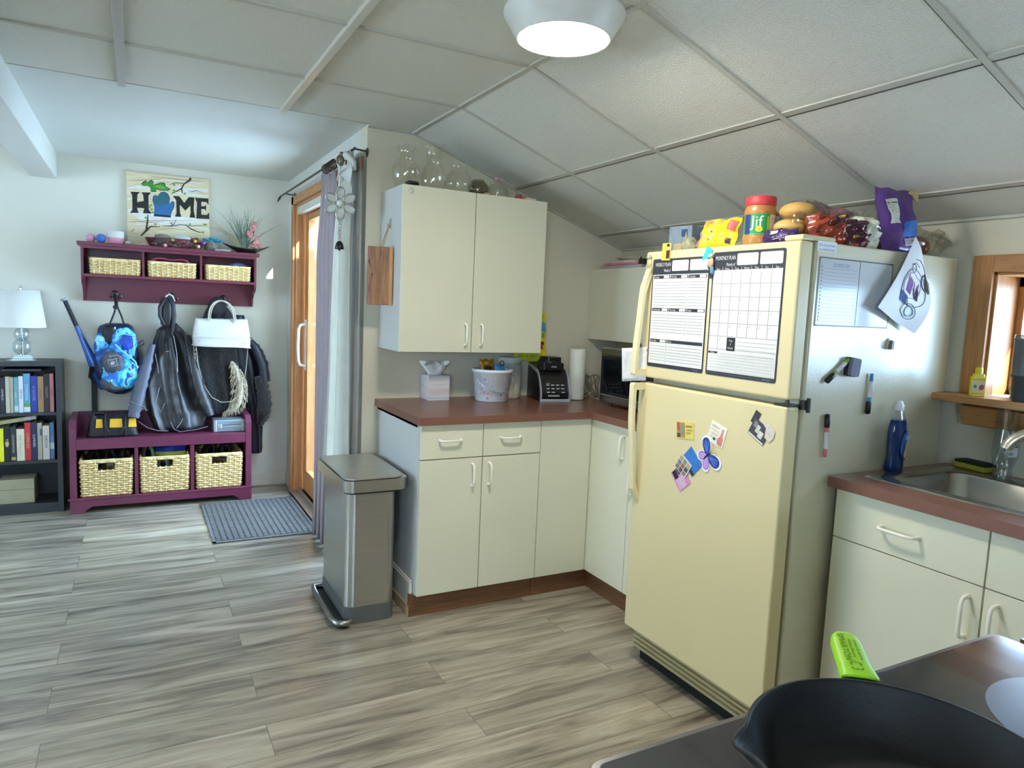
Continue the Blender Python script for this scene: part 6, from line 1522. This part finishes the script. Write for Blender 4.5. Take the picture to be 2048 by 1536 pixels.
# ---- shoes in the baskets
def shoe(x, y, z, rz, L, c1, c2, label, tilt=0, roll=0, lace='d8d8d4'):
    t = thing('shoe', label, 'shoe', (x, y, z), rz); f_ = Fr(x, y, z, rz) @ Fr(0, 0, 0, 0, roll, tilt)
    def fp(u):   # half width along the length
        return .042*(math.sin(PI*min(1, max(0, .06+.88*u)))**.45)*(1.06-.20*math.cos(2*PI*(u-.1))*.6)
    b = MB(M('shoe_sole_'+c2, c2, .6), f_); n = 18
    pts = [(L*(k/n-.5), -fp(k/n)) for k in range(n+1)]+[(L*(k/n-.5), fp(k/n)) for k in range(n, -1, -1)]
    b.prism(pts, -.012, .012); b.build('sole', t, bevel=.003)
    b = MB(M('shoe_upper_'+c1, c1, .6, var=.12, vs=30, bump=.2, bs=160), f_)
    def up(u, v):
        a = PI*v; hgt = .035+.045*(1/(1+math.exp((u-.48)*14)))+.012*math.sin(PI*u); w_ = fp(u)*.97
        return (L*(u-.5), -w_*math.cos(a), .010+hgt*math.sin(a)**.7)
    b.grid(up, 22, 14); b.build('upper', t)
    b = MB(M('lace_'+lace, lace, .7), f_)
    for k in range(4): b.tube([(L*(.08+.05*k), -.02, .066-.009*k), (L*(.09+.05*k), 0, .073-.009*k), (L*(.08+.05*k), .02, .066-.009*k)], .0025, 5)
    b.build('laces', t)
    return t
shoe(-1.330, 1.765, .300, 93, .22, '1b1a1e', '2c2a2c', 'black shoe on the left side of the left bench basket', 0)
shoe(-1.232, 1.765, .298, 87, .22, '232226', '6f5f62', 'dark shoe with pale laces in the middle of the left bench basket', 0, lace='a8a4a0')
shoe(-1.150, 1.765, .295, 91, .17, '4a2f38', '6a4650', 'small plum shoe on the right side of left bench basket', 0)
shoe(-1.022, 1.765, .305, 92, .20, '5f6f66', '87958c', 'grey green shoe on the left in the middle bench basket', 0)
shoe(-.930, 1.765, .225, 88, .20, '7d8f88', '596a63', 'pale green shoe under the blue shoe in middle basket', 0)
shoe(-.882, 1.765, .332, 176, .185, '2136a8', 'b4bf4f', 'royal blue running shoe in the middle bench basket', 0, lace='a9b6c8')
shoe(-.645, 1.765, .300, 92, .21, '161518', '1f1e20', 'black shoe in the left half of right bench basket')
shoe(-.540, 1.765, .300, 88, .21, '1c1a1c', '242224', 'black shoe in the right half of right bench basket')

# ================================================================== BOOKCASE
t = thing('bookcase', 'low black bookcase at the left edge of the room', 'bookcase', (-1.81, 1.82, 0))
bc = M('bookcase_black', '2b2e32', .38, var=.08, vs=10); X0, X1, Y0, Y1 = -2.12, -1.497, 1.695, 1.958
for x in (X0, X1-.028): b = MB(bc); b.box(x, x+.028, Y0, Y1, 0, .951); b.build('side_panel', t, bevel=.001)
b = MB(bc); b.box(X0+.028, X1-.028, Y0, Y1, .923, .951); b.build('top', t, bevel=.001)
for z in (.618, .318, .045): b = MB(bc); b.box(X0+.028, X1-.028, Y0+.004, Y1-.01, z, z+.018); b.build('shelf', t)
b = MB(bc); b.box(X0+.028, X1-.028, Y0+.012, Y0+.026, 0, .045); b.build('plinth', t)
b = MB(M('bookcase_back', '3b3f43', .6)); b.box(X0+.028, X1-.028, Y1-.008, Y1-.002, .045, .923); b.build('back_panel', t)
def book(x0, x1, zb, h, col, label, title=None, tcol='e6e4de', depth=.15, y=None, tsz=None, extra=None, rough=.45, top=False):
    w_ = x1-x0-.0012; yb = y or 1.715; t = thing('book', label, 'book', ((x0+x1)/2, yb+depth/2, zb), group='books in the black bookcase')
    cv = M('cover_'+col, col, rough, var=.08, vs=20); b = MB(cv); c_ = (x0+x1)/2
    b.box(c_-w_/2, c_+w_/2, yb, yb+.004, zb, zb+h); b.box(c_-w_/2, c_-w_/2+.0022, yb+.004, yb+depth, zb, zb+h); b.box(c_+w_/2-.0022, c_+w_/2, yb+.004, yb+depth, zb, zb+h); 
    fs_ = PF((c_, yb-.0006, zb), (1, 0, 0), (0, 0, 1))
    if extra:
        for (q0, r0, q1, r1, m_) in extra: b.rect(-w_/2+w_*q0, h*r0, -w_/2+w_*q1, h*r1, 0, m_, fs_)
    if title:
        ft = fs_ @ Matrix.Rotation(-PI/2, 4, 'Z')
        s_ = tsz or w_*.62
        vs, fs, a0, a1, b0, b1 = text_mesh(title); L = min(h*.80, (a1-a0)*s_*1.15)
        b.text(title, s_, -h*.52, 0, .0004, M('title_'+tcol, tcol, .5), ft, w=L)
    b.build('cover', t)
    b = MB(M('book_pages', 'd8d0ba', .8)); b.box(c_-w_/2+.0023, c_+w_/2-.0023, yb+.0041, yb+depth-.004, zb+.003, zb+h-.003); b.build('pages', t)
    return t
zt = .6365; 
for a in [(-1.840, -1.812, .215, '3a2f33', 'dark brown book at the picture left edge of upper shelf', 'HISTORY', 'b8a890'), (-1.811, -1.786, .215, '1d2030', 'black spined book leftmost but one on upper shelf', 'RAMBLES', 'c7c4c0'), (-1.784, -1.762, .222, 'b9b5a2', 'plain beige book on the upper shelf', None, 'e6e4de'), (-1.761, -1.744, .219, 'aaa690', 'slim beige book beside the plain beige one', None, 'e6e4de'),
          (-1.742, -1.719, .218, '6ca0a8', 'teal book on the upper shelf', 'ocean', 'cfe0e0'), (-1.718, -1.694, .224, 'ccd2dc', 'white spined book on the upper shelf', 'THE SEA', '55607a'), (-1.693, -1.659, .240, '5a96bc', 'blue book with green hills on spine on upper shelf', 'COASTAL', 'd5e6ee'), (-1.657, -1.623, .224, '263a94', 'royal blue hardcover on the upper shelf', 'A NOVEL', '8f96d8'),
          (-1.621, -1.590, .222, '9a7a58', 'tan book on the upper shelf', 'STORIES', '6f5436'), (-1.589, -1.560, .235, '2c2226', 'dark maroon book second from right on upper shelf', 'NIGHTS', 'a58f8f'), (-1.559, -1.537, .240, 'b87a80', 'pink book at the right end of upper shelf', 'HOUSE', '6a2f3a')]:
    ex = None
    if a[3] == '5a96bc': ex = [(0, .14, 1, .24, C('5a9a52')), (0, .02, 1, .14, C('c9d4da'))]
    if a[3] == '6ca0a8': ex = [(0, .04, 1, .20, C('b9cdd4'))]
    book(a[0], a[1], zt, a[2], a[3], a[4], a[5], a[6], extra=ex)
zt = .3365
for a in [(-1.868, -1.832, .20, '8a8a86', 'grey book past the picture left edge of lower shelf', None, 'e6e4de'), (-1.830, -1.800, .205, 'e3e02c', 'bright yellow book on the lower shelf', None, 'e6e4de'), (-1.799, -1.768, .218, '141414', 'black book titled in white with yellow dot', 'YOLK', 'e8e8e4'), (-1.767, -1.737, .212, '23303a', 'dark slate book with cream emblem on lower shelf', 'CINNAMON', 'b9b49c'),
          (-1.736, -1.695, .198, 'dcd6bf', 'thick cream book on the lower shelf', 'the letters', 'b3a98c'), (-1.694, -1.662, .236, 'c0343a', 'red book with gold title on the lower shelf', 'CARELESS', 'e9c08a'), (-1.661, -1.630, .234, '1f2a4e', 'navy book with white title on the lower shelf', 'SUMMER', 'cdd2dd'), (-1.629, -1.604, .232, 'a9a992', 'beige green book on the lower shelf', None, 'e6e4de'),
          (-1.602, -1.566, .214, 'cfccc6', 'white book with dark lettering on the lower shelf', 'ORDER', '3d3b40'), (-1.564, -1.541, .232, '4d6f92', 'slim blue book at the right end of lower shelf', 'WATERS', 'b9cbdc')]:
    ex = None
    if a[3] == '141414': ex = [(.2, .455, .8, .555, C('d9b52c'))]
    if a[3] == '23303a': ex = [(.1, .03, .9, .12, C('b59a5a'))]
    if a[3] == 'a9a992': ex = [(.5, .66, 1, .84, C('55646a'))]
    if a[3] == '4d6f92': ex = [(0, .28, 1, .45, C('b5bfc8'))]
    book(a[0], a[1], zt, a[2], a[3], a[4], a[5], a[6], extra=ex)
t = thing('book', 'green paperback lying slanted across the lower shelf books', 'book', (-1.73, 1.78, .56), group='books in the black bookcase')
f_ = Fr(-1.735, 1.775, .578, 0, 0, -9); b = MB(M('cover_olive', '8a8a62', .5, hex2='a6a47a', vs=20), f_); b.box(-.12, .105, -.06, .085, .0, .003); b.box(-.12, .105, -.06, .085, .020, .023); b.box(-.12, .105, -.063, -.06, .0, .023); b.rect(.04, .003, .10, .020, 0, C('9a8fa0'), PF((0, -.0636, 0), (1, 0, 0), (0, 0, 1))); b.build('cover', t)
b = MB(MC['book_pages'], f_); b.box(-.118, .103, -.0598, .083, .0032, .0198); b.build('pages', t)
b = MB(M('dark_binder', '23272b', .4)); b.box(-1.80, -1.60, 1.72, 1.88, .890, .905); tag(b.build('flat_binder', bevel=.002), 'dark flat binder lying on top of the upper shelf books', 'binder')
b = MB(M('shaded_wall_cream', 'a7a288', .6)); b.box(-1.835, -1.655, 1.74, 1.90, .0635, .215); b.box(-1.837, -1.653, 1.738, 1.902, .150, .1515, M('baseboard_line_paint', '6f6a54', .6)); tag(b.build('wall_stand_in', bevel=.004), 'added cream block standing in for shaded wall behind the bookcase bottom', 'box')  # block added in place of the wall and baseboard lying in shadow

# ---- table lamp
t = thing('table_lamp', 'table lamp with glass balls and white drum shade', 'lamp', (-1.706, 1.83, .951))
lx, ly = -1.706, 1.83
ac = glass('acrylic', 'edf4f6', .03, .8, .10)
b = MB(ac); b.box(lx-.075, lx+.075, ly-.06, ly+.06, .9515, .9690); b.box(lx-.055, lx+.055, ly-.045, ly+.045, .9692, .982); b.build('acrylic_base', t, bevel=.002)
for z, r in ((1.036, .054), (1.112, .044)): b = MB(ac); b.ball((lx, ly, z), r, n=32); b.build('glass_ball', t)
chm = M('chrome', 'c4c6c8', .12, 1.)
b = MB(chm); b.lathe([(.006, .982), (.006, 1.40)], (lx, ly, 0), 12); 
for z in (.985, 1.077, 1.150): b.lathe([(.014, z-.004), (.016, z), (.014, z+.004)], (lx, ly, 0), 16)
b.lathe([(.012, 1.156), (.014, 1.16), (.014, 1.20), (.010, 1.205)], (lx, ly, 0), 16); b.ball((lx, ly, 1.402), .009, n=10); b.build('stem', t)
b = MB(M('lamp_shade_fabric', 'e2e2e2', .8, var=.02, bump=.1, bs=400)); b.lathe([(.130, 1.156), (.100, 1.385), (.098, 1.385), (.128, 1.156), (.130, 1.156)], (lx, ly, 0), 48, cap=(False, False)); b.build('lamp_shade', t)
b = MB(chm); 
for k in range(3): b.tube([(lx, ly, 1.385), (lx+.098*math.cos(k*2.1), ly+.098*math.sin(k*2.1), 1.382)], .002, 6)
b.build('shade_spider', t)

# ================================================================== THINGS ON THE WALL SHELF
sz_ = 1.7055
b = MB(M('pink_foam', 'd99ab4', .6, bump=.3, bs=60)); b.ball((-1.330, 1.86, sz_+.0275), .0275, n=24); tag(b.build('pink_ball'), 'small pink ball at the left end of wall shelf', 'ball')
b = MB(M('blue_foam', '4c78c4', .6, bump=.3, bs=60)); b.ball((-1.272, 1.85, sz_+.0290), .029, n=24); tag(b.build('blue_ball'), 'small blue ball next to the pink one on wall shelf', 'ball')
t = thing('candle_jar', 'pink and white jar candle on the wall shelf', 'candle', (-1.185, 1.86, sz_))
b = MB(M('candle_pink', 'd98fa6', .4)); b.lathe([(.044, 0), (.047, .003), (.047, .040)], (-1.188, 1.86, sz_), 32); b.build('pink_wax', t)
b = MB(M('candle_white', 'd5d8d4', .3)); b.lathe([(.0465, .040), (.0462, .080), (.044, .083), (0, .083)], (-1.188, 1.86, sz_), 32, cap=(False, True)); b.build('white_rim', t)
b = MB(M('grey_pebble', 'b9b5ab', .7)); b.ball((-1.118, 1.84, sz_+.012), .013, sx=1.6, lump=.2); tag(b.build('shell'), 'little grey shell beside the jar candle', 'shell')
b = MB(M('pink_pebble', 'd8909a', .6)); b.ball((-1.030, 1.80, sz_+.007), .008, sx=1.3, lump=.2); tag(b.build('pink_bead'), 'tiny pink bead in front of the painted sign', 'bead')
# HOME sign: traced outlines live in the board's own plane
SW, SH = .505, .487
fs_ = PF((-1.122, 1.932, sz_+.001), (1, .0, .01), (0, .055, 1))
def sp(x, y):
    u = (x-95-(y-100)*.030)/1140; top = 100+(x-95)*.070; v = 1-(y-top)/975; return (u*SW, v*SH)
t = thing('home_sign', 'painted wooden HOME sign with blue mitten leaning on wall', 'sign', (-.87, 1.93, sz_))
sgw = M('sign_wood', 'd6c398', .6, hex2='e6dcc0', vs=5, stretch=(2, 2, 22)); b = MB(sgw, fs_); b.box(0, SW, 0, SH, -.018, 0); b.build('board', t, bevel=.001)
P_ = lambda h: M('paint_'+h, h, .55, var=.08, vs=40)
b = MB(P_('dfe0dc'), fs_); 
for pts, w_ in (([(110, 330), (250, 300), (420, 330)], [.01, .022, .01]), ([(130, 600), (300, 690), (700, 720), (1240, 760)], [.02, .05, .05, .02]), ([(700, 360), (950, 390), (1230, 410)], [.006, .02, .012]), ([(120, 470), (180, 460)], [.01, .01]), ([(230, 800), (600, 780), (1240, 850)], [.004, .02, .01]), ([(700, 250), (900, 330), (1220, 330)], [.004, .03, .02]), ([(280, 250), (600, 200), (1200, 240)], [.004, .012, .006])):
    b.line([sp(*p) for p in pts], w_, .0006)
b.build('snow_paint', t)
b = MB(P_('a07f4c'), fs_)
for pts in ([(110, 230), (300, 215), (600, 190)], [(400, 160), (800, 190), (1180, 210)], [(110, 300), (280, 270)], [(950, 480), (1000, 500), (1030, 480)], [(150, 740), (600, 745), (1000, 745)], [(400, 880), (700, 850), (900, 870)], [(130, 540), (160, 520)]):
    b.line([sp(*p) for p in pts], [.001]+[.004]*(len(pts)-2)+[.001], .0009)
b.build('grain_paint', t)
blk_ = P_('1b1c1e')
b = MB(blk_, fs_)
for poly in ([(155, 370), (280, 372), (248, 410), (245, 505), (335, 490), (325, 410), (300, 375), (430, 375), (395, 420), (400, 600), (440, 655), (325, 652), (340, 585), (245, 580), (250, 610), (270, 648), (150, 648), (185, 605), (180, 420)],):
    b.poly([sp(*p) for p in poly], .0016)
b.build('letter', t); b = MB(blk_, fs_)
b.poly([sp(*p) for p in [(725, 412), (820, 418), (888, 505), (950, 425), (1030, 430), (1022, 600), (1045, 705), (965, 702), (980, 640), (975, 540), (905, 610), (825, 530), (828, 640), (850, 695), (760, 692), (782, 640), (775, 470)][::1]], .0016); b.build('letter', t); b = MB(blk_, fs_)
b.poly([sp(*p) for p in [(1035, 432), (1232, 440), (1232, 530), (1205, 490), (1130, 485), (1130, 545), (1180, 545), (1200, 520), (1200, 615), (1178, 585), (1130, 585), (1132, 660), (1210, 665), (1242, 630), (1250, 722), (1060, 715), (1068, 500)]], .0016); b.build('letter', t)
b = MB(P_('1b3c5e'), fs_); mit = [(470, 690), (480, 570), (450, 480), (460, 420), (490, 405), (520, 420), (560, 370), (610, 358), (660, 385), (690, 440), (680, 530), (720, 482), (752, 500), (748, 570), (715, 625), (700, 690)]
b.poly([sp(*p) for p in mit], .0013); cxm = (590, 560); b.poly([sp(cxm[0]+(p[0]-cxm[0])*.93, cxm[1]+(p[1]-cxm[1])*.95) for p in mit], .0017, P_('2a66a0'))
b.poly([sp(*p) for p in [(500, 530), (470, 480), (478, 430), (505, 425), (535, 430), (570, 385), (610, 372), (650, 395), (672, 440), (668, 520), (590, 545)]], .0020, P_('2a6470')); b.rect(*sp(478, 690), *sp(702, 678), .0022, blk_); b.build('mitten', t)
b = MB(P_('1f4a22'), fs_); lf = [(295, 268), (330, 230), (360, 215), (380, 240), (440, 205), (465, 235), (455, 275), (520, 250), (580, 235), (620, 245), (628, 285), (700, 322), (660, 345), (560, 345), (500, 330), (500, 365), (430, 368), (420, 310), (380, 285), (330, 290)]
b.poly([sp(*p) for p in lf], .0013); cxm = (480, 295); b.poly([sp(cxm[0]+(p[0]-cxm[0])*.92, cxm[1]+(p[1]-cxm[1])*.86) for p in lf], .0017, P_('3e8a35')); b.poly([sp(*p) for p in [(460, 290), (560, 270), (610, 290), (640, 320), (560, 325)]], .0019, P_('6aa63c')); b.build('leaf', t)
b = MB(P_('3a342c'), fs_)
for pts, w_ in (([(975, 165), (960, 200), (880, 250), (850, 310), (860, 380)], [.014, .012, .008, .010, .004]), ([(680, 265), (760, 238), (870, 240)], [.002, .005, .004]), ([(850, 310), (780, 350), (700, 395)], [.008, .006, .002]), ([(935, 335), (990, 350), (1060, 335), (1160, 365)], [.001, .004, .004, .001]),
                ([(300, 950), (370, 880), (430, 825), (560, 830)], [.008, .014, .009, .003]), ([(370, 880), (385, 760), (390, 670)], [.012, .010, .005]), ([(590, 820), (700, 820), (850, 800), (1000, 820), (1180, 810)], [.003, .006, .005, .005, .002]), ([(690, 820), (750, 790), (775, 730)], [.005, .005, .002]), ([(900, 800), (990, 860), (1090, 900), (1170, 910)], [.004, .008, .006, .002]), ([(130, 770), (250, 760), (380, 770), (600, 765)], [.002, .003, .003, .001]), ([(160, 895), (190, 880), (215, 850)], [.001, .004, .001])):
    b = MB(P_('3a342c'), fs_); b.line([sp(*p) for p in pts], w_, .0021); b.build('painted_branch', t)
b = MB(P_('5f9a3a'), fs_)
for x, y in ((360, 710), (745, 265), (745, 340), (895, 382), (490, 795), (710, 780), (970, 795), (1175, 795), (1200, 800), (1160, 905), (430, 545), (440, 600), (455, 640), (410, 570), (735, 370)): b.poly([sp(x+18*math.cos(q), y+14*math.sin(q)) for q in [k*1.05 for k in range(6)]], .0024)
b.build('painted_leaves', t)

# dark red woven tray with bits
t = thing('woven_tray', 'dark red twig basket full of oddments on the wall shelf', 'basket', (-.85, 1.83, sz_))
tw = M('dark_red_twig', '4c1f24', .5, hex2='74343a', vs=40); b = MB(tw); random.seed(21)
for k in range(120):
    a = 2*PI*random.random(); z = .004+.046*random.random(); da = random.uniform(.15, .4); dz = random.uniform(-.03, .03); pts = []
    for j in range(4):
        q = a+da*j/3; zz = min(.054, max(.002, z+dz*j/3)); r = 1+.18*zz/.05+.03*math.sin(j*3+k); pts.append((-.840+.150*r*math.cos(q), 1.850+.072*r*math.sin(q), sz_+zz+.003))
    b.tube(pts, .0032, 5)
b.tube([(-.840+.178*math.cos(q), 1.850+.087*math.sin(q), sz_+.055) for q in [2*PI*k/48 for k in range(48)]], .005, 6, close=True); b.build('twig_side', t)
b = MB(tw); b.lathe([(0, .0005), (.146, .0005), (.15, .006), (0, .006)], (0, 0, 0), 32, fr=Matrix.Translation((-.840, 1.850, sz_)) @ Matrix.Scale(.48, 4, (0, 1, 0))); b.build('tray_bottom', t)
b = MB(M('white_plastic_item', 'c9d2dc', .35)); b.ball((-.800, 1.84, sz_+.062), .045, sx=1.25, sz=.62, sy=.8, n=20, lump=.06); tag(b.build('white_figure'), 'white plastic trinket lying in the twig basket', 'trinket')
b = MB(film('grey_wrap', '8f948e', .7, .2)); b.ball((-.915, 1.855, sz_+.055), .048, sx=1.1, sz=.7, n=18, lump=.18, seed=3); tag(b.build('clear_packet'), 'clear crinkled packet in the left of the twig basket', 'packet')
b = MB(C('b6a878')); b.tube([(-.965, 1.87, sz_+.05), (-.955, 1.86, sz_+.085), (-.935, 1.85, sz_+.075)], [.006, .012, .005], 8, flat=.4); tag(b.build('dried_leaf'), 'pale dried leaf at the left of the twig basket', 'leaf')
b = MB(C('8f4a52')); b.ball((-.735, 1.86, sz_+.058), .028, sx=1.3, sz=.7, lump=.2); b.ball((-.71, 1.85, sz_+.068), .012, C('4a3a44'), lump=.2); tag(b.build('potpourri'), 'dried red potpourri at the right of the twig basket', 'potpourri')
for x, z, c_, nm in ((-.672, .045, '7a5fb4', 'purple'), (-.725, .052, 'c9a250', 'gold'), (-.862, .05, '8f9a3c', 'olive'), (-.705, .018, 'd8b0a8', 'pale pink'), (-.905, .006, 'd59a94', 'rose')):
    b = MB(C(c_)); b.ball((x, 1.765, sz_+max(.011, z)), .011, n=12, lump=.1); tag(b.build('glass_gem'), nm+' gem at the front of the twig basket', 'gem')
# turquoise flower on grey pot
t = thing('flower_pot', 'little grey woven pot with turquoise flowers on wall shelf', 'pot', (-.625, 1.88, sz_))
b = MB(M('grey_weave', '6a6358', .7, hex2='8f8677', vs=60, bump=.5, bs=120)); b.lathe([(.045, 0), (.048, .004), (.050, .050), (.047, .052)], (-.612, 1.88, sz_), 24); b.build('pot_body', t)
b = MB(M('turquoise_petal', '2f9ab5', .5, var=.2, vs=20))
for cx_, cz_ in ((-.640, .072), (-.600, .082), (-.570, .068)):
    for k in range(7):
        a = 2*PI*k/7; b.ball((cx_+.020*math.cos(a), 1.868+.012*math.sin(a), sz_+cz_+.006*math.sin(a*2)), .013, sx=1.2, sz=.45, n=8)
b.build('flowers', t)
b = MB(M('flat_grey_paper', 'a3adb0', .5)); b.box(-.60, -.50, 1.79, 1.86, sz_, sz_+.012); tag(b.build('folded_paper', bevel=.002), 'folded grey paper next to the dark boat dish', 'paper')
# flower arrangement
t = thing('flower_arrangement', 'dark boat dish with grass blades and pink flowers', 'plant', (-.40, 1.87, sz_))
b = MB(M('dark_dish', '2f2320', .35)); 
def dish(u, v):
    a = 2*PI*u; r = .05+.065*v; x = r*math.cos(a)*(1+.35*v); lift = .055*v**1.5*(abs(math.cos(a))**2.2)*.55+.028*v
    return (-.388+x, 1.868+r*.62*math.sin(a), sz_+.002+lift)
b.grid(dish, 40, 8, wrapu=True); b.f.append(tuple(range(39, -1, -1))); b.mi.append(0); b.sm.append(False); b.build('dish', t, solid=.003)
b = MB(M('pebble_fill', '4a4540', .8, bump=.5, bs=80)); b.lathe([(0, .012), (.06, .012), (.068, .018), (0, .026)], (0, 0, 0), 24, fr=Matrix.Translation((-.388, 1.868, sz_)) @ Matrix.Scale(.6, 4, (0, 1, 0))); b.build('pebbles', t)
b = MB(M('grass_blade', '4b6456', .6, hex2='7a8c80', vs=30)); random.seed(8); bx_ = -.405
for k in range(64):
    a = random.gauss(0, .33); L = random.uniform(.10, .30) if k > 6 else random.uniform(.26, .33); bend = random.gauss(0, .10); dy = random.uniform(-.5, .2)
    pts = [(bx_+random.uniform(-.01, .01)+(a*L*q+bend*L*q*q*2), 1.868+dy*.10*q*L*3, sz_+.02+L*q*math.cos(a*.8)) for q in (0, .3, .6, .85, 1)]
    pts = [(p[0], min(p[1], 1.96), p[2]) for p in pts]
    b.tube(pts, [.0022, .0019, .0014, .0009, .0003], 4, cap=False)
for k in range(10): b.tube([(bx_-.0+random.uniform(-.012, .012), 1.86, sz_+.02), (bx_+random.uniform(-.016, .016), 1.858, sz_+.12)], [.006, .002], 5)
b.build('grass', t)
b = MB(M('dry_stalk', 'a8a07c', .7))
for k in range(12):
    a = -.3-.06*k; L = .10+.012*k; b.tube([(-.41, 1.865, sz_+.02), (-.41+a*L*.7, 1.86, sz_+.02+L*.6), (-.41+a*L*1.2-.02, 1.855, sz_+.02+L*.8-.004*k)], [.0018, .0012, .0005], 4, cap=False)
b.build('dry_stalks', t)
b = MB(M('pink_bloom', 'd77f80', .6, hex2='e8b3b0', vs=30)); random.seed(9)
for cx_, cz_, r in ((-.338, .185, .020), (-.350, .160, .016), (-.362, .125, .020), (-.355, .100, .016), (-.325, .075, .020), (-.312, .055, .018), (-.335, .045, .016), (-.318, .10, .014), (-.34, .205, .012)):
    for k in range(5):
        b.ball((cx_+random.uniform(-.8, .8)*r, 1.850+random.uniform(-.5, .5)*r, sz_+.01+cz_+random.uniform(-.8, .8)*r), r*.62, n=8, sz=random.uniform(.6, 1), lump=.15)
b.build('pink_flowers', t)
b = MB(C('4f5c48')); b.tube([(-.36, 1.86, sz_+.02), (-.345, 1.855, sz_+.11), (-.338, 1.852, sz_+.20)], .0025, 5); b.tube([(-.35, 1.86, sz_+.02), (-.322, 1.855, sz_+.09)], .0022, 5); b.build('flower_stem', t)
b = MB(M('pink_tray', 'c24c72', .35)); b.grid(lambda u, v: (-.985+.225*u, 1.80+.12*v, 1.6095+.020*math.sin(PI*u)**.5+.006*math.sin(9*u)*(1-v)), 20, 6); tag(b.build('pink_scarf', solid=.006), 'pink folded cloth on the middle basket of wall shelf', 'cloth')
b = MB(M('denim_cloth', '3c4a60', .8, hex2='7f93a8', vs=25)); b.ball((-.45, 1.87, 1.610), .055, sx=1.35, sz=.5, sy=.9, n=24, lump=.12, seed=4); b.ball((-.47, 1.84, 1.608), .03, sx=1.6, sz=.5, n=16, lump=.12); tag(b.build('blue_cloth'), 'bluish cloth bunched in the right basket of wall shelf', 'cloth')
for x, z in ((-.12, .0),):
    pass
